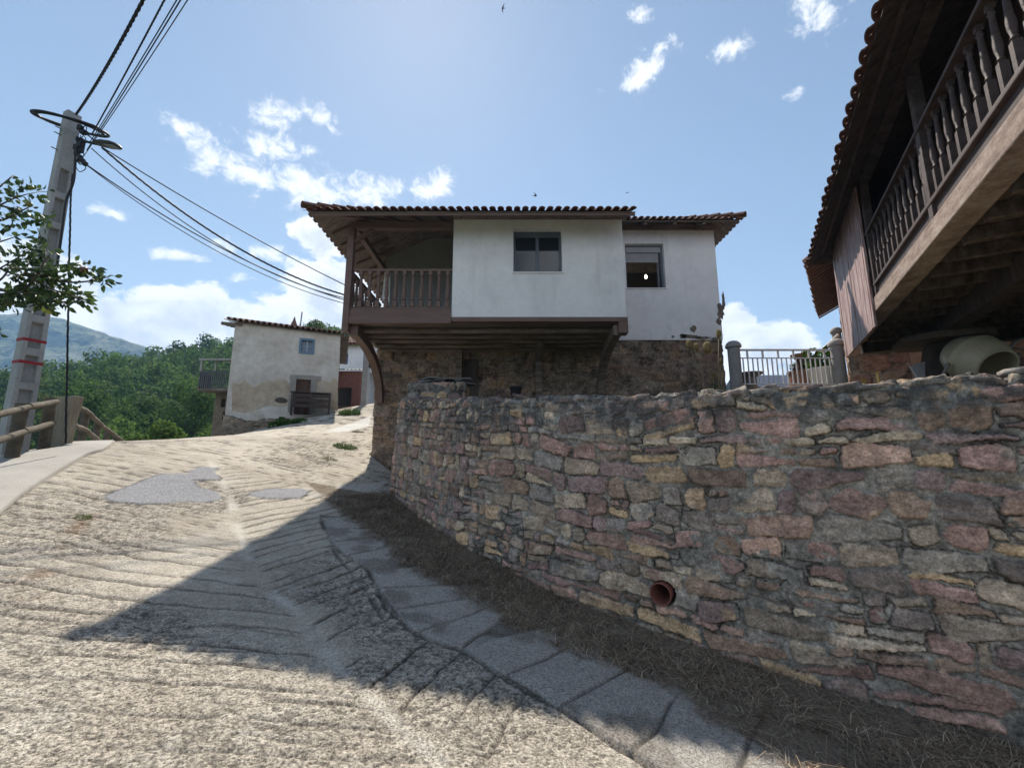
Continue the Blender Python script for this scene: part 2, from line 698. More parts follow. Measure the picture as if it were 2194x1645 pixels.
M_beam = mat('brown_painted_timber', [(0.13, 0.085, 0.07), (0.19, 0.125, 0.105)], scale=2, stretch=(1, 8, 8), bump=0.3, bscale=22, rough=0.6, var=0.2)
M_oldwood = mat('old_grey_timber', [(0.09, 0.07, 0.06), (0.19, 0.15, 0.125), (0.30, 0.25, 0.21)], scale=1.6, stretch=(1, 12, 6), bump=0.6, bscale=14, rough=0.9, var=0.3, vscale=9)  # lightened so the soffits carry lens veil in their colour
M_tile = mat('clay_tile', [(0.12, 0.06, 0.045), (0.2, 0.10, 0.07), (0.16, 0.12, 0.10)], scale=4, bump=0.5, bscale=30, rough=0.9, var=0.35, vscale=7,
             layer=[((0.07, 0.07, 0.05), 5, 0.6, 0.12)])
M_glass = mat('window_glass', [(0.02, 0.025, 0.03)], bump=0.02, bscale=3, rough=0.06, spec=0.6, var=0)
M_frame = mat('dark_window_frame', [(0.10, 0.12, 0.15), (0.13, 0.15, 0.18)], bump=0.05, rough=0.45, var=0.08)
M_conc = mat('cast_concrete', [(0.29, 0.29, 0.29), (0.39, 0.385, 0.38)], scale=2.5, bump=0.35, bscale=45, bdist=0.008, var=0.16, layer=[((0.25, 0.245, 0.24), 3.3, 0.62, 0.14)])
M_gatec = mat('grey_painted_concrete', [(0.27, 0.265, 0.26), (0.36, 0.35, 0.345)], scale=3, bump=0.3, bscale=50, var=0.14)
M_cable = mat('black_cable', [(0.012, 0.012, 0.014), (0.03, 0.03, 0.033)], bump=0, rough=0.6, var=0)
M_metal = mat('galvanised_metal', [(0.2, 0.2, 0.21), (0.28, 0.28, 0.29)], bump=0.05, rough=0.45, metal=0.6, var=0.1)
M_log = mat('weathered_log', [(0.07, 0.058, 0.043), (0.115, 0.097, 0.074), (0.16, 0.138, 0.108)], scale=2.5, stretch=(2, 2, 2), bump=0.5, bscale=30, rough=0.9, var=0.25, vscale=14)
M_redpaint = mat('red_paint', [(0.3, 0.03, 0.04)], bump=0.1, rough=0.7, var=0.25)
M_bark = mat('bark', [(0.06, 0.048, 0.038), (0.13, 0.11, 0.09)], scale=8, stretch=(1, 1, 0.25), bump=0.8, bscale=20, var=0.3)
M_leaf = mat('fruit_tree_leaf', [(0.8, 0.8, 0.8), (1.2, 1.2, 1.2)], scale=3, attr='Col', bump=0, rough=0.45, spec=0.4, var=0, translucent=0.35)
M_crown = mat('tree_foliage', [(0.75, 0.78, 0.75), (1.2, 1.2, 1.1)], scale=0.5, attr='Col', bump=0, rough=0.8, spec=0.05, var=0, translucent=0.4)
M_weed = mat('green_weeds', [(0.05, 0.10, 0.02), (0.11, 0.18, 0.035)], scale=4, bump=0, rough=0.6, var=0.2, translucent=0.35)
M_dry = mat('dry_grass', [(0.7, 0.7, 0.7), W, (1.2, 1.2, 1.2)], scale=4, attr='Col', bump=0, rough=0.8, var=0, translucent=0.2)
M_hor = mat('dark_horreo_timber', [(0.035, 0.026, 0.024), (0.07, 0.052, 0.045), (0.10, 0.075, 0.062)], scale=1.6, stretch=(5, 5, 1), bump=0.5, bscale=14, rough=0.75, var=0.3, vscale=9)

# ------------------------------------------------------------ the ground
CTRL = [(0, 0, -1.75), (0, -4, -1.85), (-5, -4, -1.6), (5, -3, -2.2), (8, 1, -2.35), (1.56, 3.24, -2.01), (0, 3.4, -1.80), (-3.5, 3.74, -1.40), (-2.6, 2.5, -1.52),
        (3.95, 3.74, -2.2), (1.67, 5.48, -1.95), (0.63, 6.0, -1.80), (-0.73, 7.3, -1.37), (-2.5, 9.5, -0.785), (-4.1, 12.6, 0.0), (-3.4, 8.0, -0.92),
        (-6.3, 5.5, -0.68), (-8.5, 7.5, -0.04), (-9.4, 9, 0.29), (-9.9, 12, 0.456), (-8.7, 15, 0.90), (-8.6, 21, 2.27), (-8.9, 27, 3.37), (-4.5, 14, 0.45),
        (-6.5, 20, 1.95), (-11.5, 12, 0.04), (-14.4, 16, -0.30), (-14, 20, 0.55), (-20, 22, -1.0), (-6.6, 4.5, -0.78), (-5, 1.5, -1.35), (-7.5, 35, 4.6), (0, 18, 0.9), (4, 9, -1.5),
        (-10.2, 10, 0.26)]


def _tps():
    P = np.array(CTRL, float)
    n = len(P)
    d = np.hypot(P[:, None, 0] - P[None, :, 0], P[:, None, 1] - P[None, :, 1])
    K = np.where(d > 0, d * d * np.log(d + 1e-9), 0) + np.eye(n) * 0.6
    A = np.zeros((n + 3, n + 3))
    A[:n, :n] = K
    A[:n, n] = A[n, :n] = 1
    A[:n, n + 1:] = P[:, :2]
    A[n + 1:, :n] = P[:, :2].T
    b = np.zeros(n + 3)
    b[:n] = P[:, 2]
    return P, np.linalg.solve(A, b)


_TP, _TW = _tps()


def G(x, y):
    """height of the road surface in the world (without its relief)"""
    x, y = np.asarray(x, float), np.asarray(y, float)
    z = _TW[-3] + _TW[-2] * x + _TW[-1] * y
    for i in range(len(_TP)):
        d2 = (x - _TP[i, 0]) ** 2 + (y - _TP[i, 1]) ** 2
        z = z + _TW[i] * 0.5 * d2 * np.log(d2 + 1e-9)
    return z + EYE


def gnd(px, py):
    """where the ray of a photograph pixel meets the road"""
    d = ray(px, py)
    lo = 1.2
    for i in range(600):
        t = 1.2 + i * 0.05
        if d[2] * t + EYE <= float(G(d[0] * t, t)):
            break
        lo = t
    hi = t
    for _ in range(20):
        m = (lo + hi) / 2
        if d[2] * m + EYE <= float(G(d[0] * m, m)):
            hi = m
        else:
            lo = m
    return d[0] * lo, lo


def smooth_path(pts, n=8):
    """Catmull-Rom through the points"""
    p = [2 * np.array(pts[0], float) - np.array(pts[1], float)] + [np.array(q, float) for q in pts] + [2 * np.array(pts[-1], float) - np.array(pts[-2], float)]
    out = []
    for i in range(1, len(p) - 2):
        for k in range(n):
            t = k / n
            out.append(tuple(0.5 * (2 * p[i] + (p[i + 1] - p[i - 1]) * t + (2 * p[i - 1] - 5 * p[i] + 4 * p[i + 1] - p[i + 2]) * t * t + (3 * p[i] - p[i - 1] - 3 * p[i + 1] + p[i + 2]) * t ** 3)))
    out.append(tuple(p[-2]))
    return out


WALL_PTS = [(-2.52, 9.55), (-1.75, 8.45), (-0.73, 7.2), (0.55, 6.1), (1.67, 5.28), (2.85, 4.45), (3.98, 3.70), (6.0, 2.2), (8.0, 0.6)]
WALL = smooth_path(WALL_PTS, 6)
FENCE_A = [(-1.9, -3.6), (-8.5, 7.5), (-9.4, 9.0)]
FENCE_B = [(-9.4, 9.0), (-14.4, 16.0), (-21.0, 24.0)]

CHANNEL = [gnd(*p) for p in ((450, 985), (497, 1071), (507, 1119), (525, 1173), (540, 1210), (569, 1265), (638, 1312), (700, 1400), (800, 1500), (940, 1640))]
CRACK = [gnd(*p) for p in ((688, 1110), (702, 1150), (732, 1185), (790, 1218), (828, 1290), (872, 1342), (922, 1372), (992, 1397), (1062, 1442), (1122, 1477), (1232, 1541), (1320, 1600))]
CRACK = CRACK + [(CRACK[-1][0] + 1.0, CRACK[-1][1] - 0.75), (CRACK[-1][0] + 3.0, CRACK[-1][1] - 2.1)]
CRACK2 = [gnd(*p) for p in ((690, 1112), (716, 1180), (760, 1235), (800, 1285), (826, 1330), (880, 1348))]
PATCH1 = [gnd(*p) for p in ((222, 1062), (262, 1076), (300, 1081), (345, 1078), (400, 1072), (440, 1076), (478, 1068), (470, 1052), (430, 1046), (415, 1030), (470, 1030), (468, 1003), (418, 1000), (400, 1016), (340, 1016), (300, 1030), (258, 1048))]
PATCH2 = [gnd(*p) for p in ((528, 1058), (575, 1068), (648, 1068), (664, 1050), (640, 1045), (575, 1047))]
PALE = [gnd(*p) for p in ((655, 1062), (720, 1075), (800, 1050), (830, 1030), (740, 1040), (680, 1050))]
GRASS_EDGE = [gnd(*p) for p in ((690, 1062), (722, 1086), (780, 1132), (840, 1180), (900, 1222), (1000, 1272), (1100, 1332), (1210, 1392), (1350, 1442), (1500, 1532), (1620, 1600), (1720, 1642))]
GRASS_EDGE = GRASS_EDGE + [(GRASS_EDGE[-1][0] + 1.5, GRASS_EDGE[-1][1] - 1.1), (GRASS_EDGE[-1][0] + 4, GRASS_EDGE[-1][1] - 3)]
WET_SHEEN = [gnd(*p) for p in ((690, 925), (760, 905), (795, 890), (795, 912), (740, 925))]


def inpoly(x, y, poly):
    c = np.zeros(np.shape(x), bool)
    n = len(poly)
    for i in range(n):
        (x0, y0), (x1, y1) = poly[i], poly[(i + 1) % n]
        c ^= ((y0 > y) != (y1 > y)) & (x < (x1 - x0) * (y - y0) / (y1 - y0 + 1e-12) + x0)
    return c


def offset_line(pts, d):
    out = []
    for i, p in enumerate(pts):
        a, b = pts[max(i - 1, 0)], pts[min(i + 1, len(pts) - 1)]
        dx, dy = b[0] - a[0], b[1] - a[1]
        ln = math.hypot(dx, dy)
        out.append((p[0] - dy / ln * d, p[1] + dx / ln * d))
    return out


FENCE_ALL = smooth_path(FENCE_A + FENCE_B[1:], 6)
ROAD_EDGE_LEFT = offset_line(FENCE_ALL, 0.42)
PATH_IN = smooth_path([gnd(-260, 1330), gnd(0, 1100), gnd(60, 1050), gnd(180, 977), gnd(236, 954), (-11.3, 12.5), (-13.2, 15.5)], 6)


def axis(lo, hi, f):
    out = [lo]
    while out[-1] < hi:
        out.append(out[-1] + f(out[-1]))
    return np.array(out)


def groove_set(x, y, ang_dir, spacing, seed, warp=0.12):
    """parallel raked grooves along ang_dir: depth 0..1"""
    dx, dy = ang_dir
    ln = math.hypot(dx, dy)
    dx, dy = dx / ln, dy / ln
    g = (-dy * x + dx * y) + warp * fbm(x * 0.55, y * 0.55, 3, seed) + 0.02 * fbm(x * 4, y * 4, 2, seed + 5)
    l = dx * x + dy * y
    k = np.floor(g / spacing)
    jit = (_hash(k, k * 0 + 3, seed) - 0.5) * 0.35
    f = (g / spacing - k - 0.5 - jit) * spacing
    w = 0.010 + 0.010 * vnoise(l * 2.2, k * 3.7, seed + 2)
    on = sstep(0.28, 0.5, vnoise(l * 1.3 + k * 5.3, k * 1.9, seed + 1) + 0.25 * (_hash(k, k * 0 + 8, seed)))
    return np.exp(-(f / w) ** 2) * on


def build_road():
    xs = np.concatenate([-axis(5.6, 24, lambda v: 0.022 * (1 + (v - 5.6) * 0.55))[::-1], np.arange(-5.58, 3.6, 0.0155), axis(3.6, 9, lambda v: 0.02 + (v - 3.6) * 0.06)])
    ys = np.concatenate([-axis(-1.7, 5, lambda v: 0.05 + (v + 1.7) * 0.05)[::-1], axis(1.72, 40, lambda v: 0.0105 * max(1, (v / 2.6)) ** 1.5)])
    X, Y = np.meshgrid(xs, ys, indexing='ij')
    Z = G(X, Y)
    # broad unevenness
    Z = Z + 0.016 * fbm(X * 0.7, Y * 0.7, 3, 4) * sstep(0, 3, Y) + 0.005 * fbm(X * 3, Y * 3, 3, 9)
    dc, sc, lc = polydist(X, Y, CHANNEL)
    dk, sk, lk = polydist(X, Y, CRACK)
    dk2, _, _ = polydist(X, Y, CRACK2)
    wall_d, wall_s, _ = polydist(X, Y, WALL)
    dp, sp, _ = polydist(X, Y, PATH_IN)
    jag = 0.05 * fbm(X * 2.2, Y * 2.2, 3, 31) + 0.02 * fbm(X * 9, Y * 9, 2, 33)
    gutter = ((sk > 0) & (Y < CRACK[0][1] + 0.2)) & (X > CRACK[0][0] - 0.1)
    gut = gutter.astype(float)
    rightside = (sc > 0) & ~gutter
    # raked grooves: one direction on each side of the channel
    a, b = gnd(150, 1192), gnd(505, 1242)
    dl = (b[0] - a[0], b[1] - a[1])
    a, b = gnd(525, 1121), gnd(693, 1087)
    dr1 = (b[0] - a[0], b[1] - a[1])
    a, b = gnd(965, 1569), gnd(1041, 1467)
    dr2 = (b[0] - a[0], b[1] - a[1])
    gl = np.maximum(groove_set(X, Y, dl, 0.30, 3, 0.045), 0.4 * sstep(5.5, 7, Y - 0.2 * X) * groove_set(X, Y, (dl[0], dl[1] + 0.03), 0.17, 13, 0.06))
    gr1, gr2 = groove_set(X, Y, dr1, 0.21, 5, 0.06), groove_set(X, Y, dr2, 0.36, 7, 0.05)
    wfar = sstep(3.9, 4.9, Y + 0.25 * X)
    gr = gr1 * wfar + gr2 * (1 - wfar)
    gfar = groove_set(X, Y, (1, 0.12), 0.24, 12)
    far = sstep(8.6, 9.6, Y)
    gl = gl * (0.65 + 0.35 * sstep(3.0, 4.0, Y))
    gl = np.maximum(gl, groove_set(X, Y, (dl[0], dl[1] - 0.05), 0.19, 23, 0.16) * sstep(0.0, 0.35, fbm(X * 0.9, Y * 1.6, 3, 24)) * (1 - sstep(3.6, 4.6, Y)))
    left = ~rightside & ~gutter
    gro = np.where(gutter, 0, np.where(rightside, gr, gl)) * (1 - far) + gfar * far * (X < -2.2)
    gro = np.clip(gro * 1.25, 0, 1) * sstep(0.02, 0.12, dc + jag * 0.4) * (sp < 0)
    fade_near = 0.55 + 0.45 * sstep(2.6, 3.6, Y + 0.2 * X)
    # joints across the gutter slabs
    jk = lk / 0.55 + 0.05 * fbm(X * 2, Y * 2, 2, 41)
    jf = np.abs(jk - np.round(jk)) * 0.55
    joint = np.exp(-((jf + 0.2 * jag * 0.3) / 0.016) ** 2) * gutter * (0.65 + 0.35 * vnoise(X * 3, Y * 3, 43))
    crack = np.maximum(np.exp(-((dk + jag * 0.5) / 0.022) ** 2), 0.8 * np.exp(-((dk2 + jag * 0.4) / 0.02) ** 2))
    edge2 = sk * 0 + np.exp(-((dp + jag * 0.15) / 0.02) ** 2)
    p1 = inpoly(X + jag * 0.6, Y + jag, PATCH1)
    p2 = inpoly(X + jag * 0.6, Y + jag, PATCH2)
    asph = (p1 | p2) & (gutter == 0)
    pale_p = inpoly(X + jag, Y + jag, PALE)
    # worn, pitted surface with open aggregate
    rough_zone = np.clip(sstep(0.0, 0.55, fbm(X * 0.55, Y * 0.55, 3, 51) + 0.25) + (1 - sstep(2.6, 3.9, Y + 0.3 * X)) * 0.9, 0, 1) * (1 - gut * 0.85)
    pits = np.maximum(0.8 * sstep(0.30, 0.5, fbm(X * 5, Y * 15, 6, 61, 0.8)), sstep(0.16, 0.36, fbm(X * 26, Y * 36, 3, 62, 0.85))) * rough_zone
    agg = fbm(X * 28, Y * 28, 3, 71, 0.6)
    chan = np.exp(-((dc + jag * 0.6) / 0.06) ** 2) * sstep(-0.5, 0.25, fbm(X * 1.7, Y * 1.7, 3, 81))
    relief = -0.024 * gro * fade_near - 0.007 * pits + 0.0025 * agg * (0.35 + rough_zone) - 0.026 * joint - 0.035 * crack - 0.012 * edge2
    relief = relief - 0.008 * np.exp(-(dc / 0.10) ** 2) + 0.015 * gut
    relief = np.where(asph, 0.008 + 0.003 * agg, relief)
    relief = np.where(sp > 0, relief - 0.05, relief)     # lies under the footpath slab
    relief = relief * sstep(22, 12, Y)
    Z = Z + relief
    # colour of the concrete and its marks, wet sheen painted in
    base = np.array((0.52, 0.465, 0.385))
    C = np.ones(X.shape + (3,)) * base
    tone = 1 + 0.13 * fbm(X * 0.8, Y * 0.8, 4, 91) + 0.10 * fbm(X * 5.2, Y * 7, 4, 92) + 0.10 * fbm(X * 30, Y * 30, 2, 94)
    C = C * tone[..., None]

    def mixc(c, f):
        nonlocal C
        f = np.clip(f, 0, 1)[..., None]
        C = C * (1 - f) + np.array(c) * f
    mixc((0.40, 0.34, 0.27), 0.35 * sstep(0.15, 0.6, fbm(X * 1.3, Y * 1.3, 3, 95)) * (1 - gut))
    mixc((0.16, 0.14, 0.115), pits * 0.85)
    mixc((0.10, 0.085, 0.07), gro * fade_near * 0.95)
    mixc((0.60, 0.56, 0.49), 0.35 * sstep(0.25, 0.7, fbm(X * 2.6, Y * 2.6, 4, 97)) * (1 - pits))
    mixc((0.66, 0.62, 0.55), chan * 0.75)
    mixc((0.42, 0.40, 0.37), gut * 0.7)
    mixc((0.56, 0.53, 0.48), 0.75 * pale_p)
    mixc((0.10, 0.085, 0.065), np.maximum(joint * 0.9, crack * 0.9))
    mixc((0.16, 0.145, 0.11), edge2 * 0.6)
    mixc((0.33, 0.33, 0.345), asph * 0.95)
    for pl in (PATCH1, PATCH2):
        de = polydist(X + jag * 0.6, Y + jag, pl + pl[:1])[0]
        mixc((0.10, 0.095, 0.09), 0.8 * np.exp(-(de / 0.022) ** 2) * sstep(-0.3, 0.2, fbm(X * 1.9, Y * 1.9, 3, 96)))
    mixc((0.25, 0.22, 0.19), gut * 0.75 * sstep(0.0, 0.5, fbm(X * 2.3, Y * 2.3, 4, 98)))
    mixc((0.7, 0.7, 0.68), inpoly(X + jag, Y + jag, WET_SHEEN) * 0.7)  # reflection off the wet patch, painted as pale colour
    old = np.exp(-((polydist(X, Y, [gnd(210, 1085), gnd(165, 1130), gnd(150, 1160), gnd(90, 1230), gnd(60, 1280)])[0] + jag * .5) / 0.08) ** 2)
    mixc((0.22, 0.13, 0.075), old * 0.6 * sstep(-0.2, 0.3, fbm(X * 3, Y * 3, 3, 99)))
    dg, sg_, _ = polydist(X, Y, GRASS_EDGE)
    soil = np.clip(sstep(-0.10, 0.10, dg * sg_ + jag * 2.2) * (wall_d < 2.2), 0, 1)
    mixc((0.20, 0.155, 0.11), soil * 0.92 * (Y < 9.3))
    Z = Z + 0.05 * sstep(0.9, 0.1, wall_d) * (Y < 9.3) + soil * 0.012 * fbm(X * 18, Y * 18, 3, 101)
    # keep the faces inside the road
    poly = ROAD_EDGE_LEFT + [(-7, 39.9), (-4.25, 39.9), (-4.25, 12.9), (-2.2, 10.2)] + [(x + 0.3, y + 0.3) for x, y in WALL] + [(9, -6), (-1, -6)]
    cx, cy = (X[:-1, :-1] + X[1:, 1:]) / 2, (Y[:-1, :-1] + Y[1:, 1:]) / 2
    mask = inpoly(cx, cy, poly)
    rgh = np.clip(0.55 + 0.45 * rough_zone + 0.15 * gut - 0.2 * chan, 0.2, 1)
    rgh = np.where(asph, 0.75, rgh)
    o = grid_mesh('road', np.stack([X, Y, Z], -1), M_road, None, {'Col': C, 'Rgh': np.repeat(rgh[..., None], 3, -1)}, mask=mask)
    tag(o, 'steep concrete road with raked grooves and grey repair patches', None, None, 'structure')


build_road()

# the smooth footpath slab beside the fence: a raised strip with a rounded edge
def build_path():
    outer = offset_line(FENCE_ALL, 0.30)
    outer = outer[2:]
    n = 260

    def resample(pts, n):
        pts = np.array(pts)
        s = np.concatenate([[0], np.cumsum(np.hypot(*(pts[1:] - pts[:-1]).T))])
        t = np.linspace(0, s[-1], n)
        return np.stack([np.interp(t, s, pts[:, 0]), np.interp(t, s, pts[:, 1])], 1)
    inn = resample(PATH_IN, n)
    ol = np.array(resample(outer, 600))
    out = np.array([ol[np.argmin(np.hypot(ol[:, 0] - p[0], ol[:, 1] - p[1]))] for p in inn])
    rows = []
    prof = [(-0.6, -0.4), (-0.02, -0.05), (0.0, 0.028), (0.03, 0.04), (0.25, 0.045), (0.5, 0.045), (0.75, 0.045), (0.97, 0.045), (1.0, 0.03), (1.02, -0.6)]
    for k, dz in prof:
        q = inn * (1 - k) + out * k if 0 <= k <= 1 else (inn if k < 0 else out)
        if k < -0.1:
            q = inn
        z = G(q[:, 0], q[:, 1]) + dz + (0.006 * fbm(q[:, 0] * 3, q[:, 1] * 3, 3, 7) if dz > 0 else 0)
        rows.append(np.stack([q[:, 0], q[:, 1], z], 1))
    o = grid_mesh('footpath', np.stack(rows[1:]), M_path)
    tag(o, 'smooth pale concrete footpath slab beside the log fence', None, None, 'structure')


build_path()

# ------------------------------------------------------------ far terrain
M_hill = mat('grassy_slope', [(0.03, 0.05, 0.018), (0.06, 0.085, 0.03), (0.09, 0.10, 0.04)], scale=0.05, bump=0.5, bscale=0.6, bdist=0.4, var=0.3, vscale=0.5)
M_mount = mat('mountain_scrub', [(0.08, 0.11, 0.05), (0.15, 0.165, 0.08), (0.24, 0.20, 0.11)], scale=0.012, bump=0.7, bscale=0.05, bdist=9, var=0.28, vscale=0.07,
              layer=[((0.016, 0.036, 0.016), 0.016, 0.49, 0.05), ((0.018, 0.04, 0.018), 0.07, 0.54, 0.04)])


def H(x, y):
    x, y = np.asarray(x, float), np.asarray(y, float)
    r = np.hypot(x, y)
    slope = np.clip(0.38 + 0.0042 * (x + 97), 0.03, 0.40)
    h = -5 + np.maximum(0, y - 42) * slope * (1 - sstep(-30, 12, x))
    h = np.minimum(h, 95)
    h = h - sstep(60, 200, -x - 0.55 * y) * 25
    return h + 1.3 * fbm(x * 0.03, y * 0.03, 3, 201) * sstep(25, 60, r)


def build_hill():
    xs = np.concatenate([np.arange(-3000, -300, 150), np.arange(-300, 300, 5), np.arange(300, 3001, 150)])
    ys = np.concatenate([np.arange(-3000, -60, 140), np.arange(-60, 300, 5), np.arange(300, 3001, 150)])
    X, Y = np.meshgrid(xs.astype(float), ys.astype(float), indexing='ij')
    Z = H(X, Y) + EYE
    Z = np.where(Y > 260, np.minimum(Z, EYE + 20), Z)
    o = grid_mesh('hillside', np.stack([X, Y, Z], -1), M_hill)
    tag(o, 'green valley floor and wooded hillside below the village', None, None, 'structure')


build_hill()


def build_bank():
    """the steep grass bank that falls away outside the fence"""
    e = np.array(offset_line(FENCE_ALL, 0.34))
    d = np.array(offset_line(FENCE_ALL, 9.0))
    rows = []
    for k in np.linspace(0, 1, 16):
        q = e * (1 - k) + d * k
        z0 = G(e[:, 0], e[:, 1]) - 0.06
        z = z0 * (1 - k) + k * (EYE - 5.2) - 0.8 * sin(k * pi) + 0.12 * fbm(q[:, 0] * 1.3, q[:, 1] * 1.3, 3, 5) * (k > 0)
        rows.append(np.stack([q[:, 0], q[:, 1], z], 1))
    tag(grid_mesh('bank', np.stack(rows), M_hill), 'steep grass bank dropping away outside the log fence', None, None, 'structure')


build_bank()


def build_mountain():
    pr = [(-2600, 60), (-1500, 150), (-1150, 200), (-950, 232), (-823, 243), (-760, 232), (-700, 212), (-640, 192), (-584, 174), (-520, 158), (-430, 138), (-300, 110), (-100, 80), (200, 20)]
    xs = np.arange(-2400, 200, 8.0)
    ts = np.concatenate([np.linspace(0, 1, 110), np.linspace(1.02, 1.6, 10)])
    ridge = np.interp(xs, [p[0] for p in pr], [p[1] for p in pr])
    X, T = np.meshgrid(xs, ts, indexing='ij')
    Y = 270 + T * 430
    Rz = ridge[:, None]
    prof = np.where(T <= 1, 0.10 * T + 0.9 * T ** 1.35, 1 - (T - 1) * 0.9)
    Z = -30 + (Rz + 30) * prof
    env = np.minimum(1, T * 3) * np.clip((1.02 - T) * 6, 0.12, 1)
    Z = Z + env * (13 * fbm(X * 0.006, Y * 0.006, 4, 301) + 4.5 * fbm(X * 0.03, Y * 0.03, 4, 303)) + 0.9 * fbm(X * 0.11, Y * 0.11, 3, 305)
    woods = sstep(0.05, 0.25, fbm(X * 0.010, Y * 0.010, 4, 307) + 0.25 - 0.75 * T)
    Z = Z + woods * (3 + 3.0 * fbm(X * 0.16, Y * 0.16, 2, 309))
    tag(grid_mesh('mountain', np.stack([X, Y, Z + EYE], -1), M_mount), 'scrub covered mountain across the valley', None, None, 'structure')


build_mountain()

# ------------------------------------------------------------ rubble masonry as relief
PAL_WALL = [(0.20, 0.125, 0.115), (0.24, 0.15, 0.125), (0.17, 0.12, 0.12), (0.30, 0.22, 0.135), (0.36, 0.265, 0.15), (0.24, 0.20, 0.15), (0.18, 0.155, 0.12), (0.15, 0.105, 0.075),
            (0.22, 0.21, 0.185), (0.19, 0.185, 0.175), (0.29, 0.25, 0.19), (0.33, 0.22, 0.17), (0.38, 0.33, 0.25), (0.13, 0.11, 0.10), (0.21, 0.145, 0.10), (0.27, 0.17, 0.15)]
PAL_WALL = [(0.30 * 0.3 + r * 1.17, 0.266 * 0.3 + g * 1.05, 0.235 * 0.3 + b_ * 0.94) for r, g, b_ in PAL_WALL]
PAL_BASE = [(r * 1.7, g * 1.6, b_ * 1.5) for r, g, b_ in [(0.16, 0.115, 0.08), (0.19, 0.14, 0.10), (0.14, 0.11, 0.085), (0.21, 0.16, 0.115), (0.17, 0.12, 0.10), (0.12, 0.10, 0.085)]]


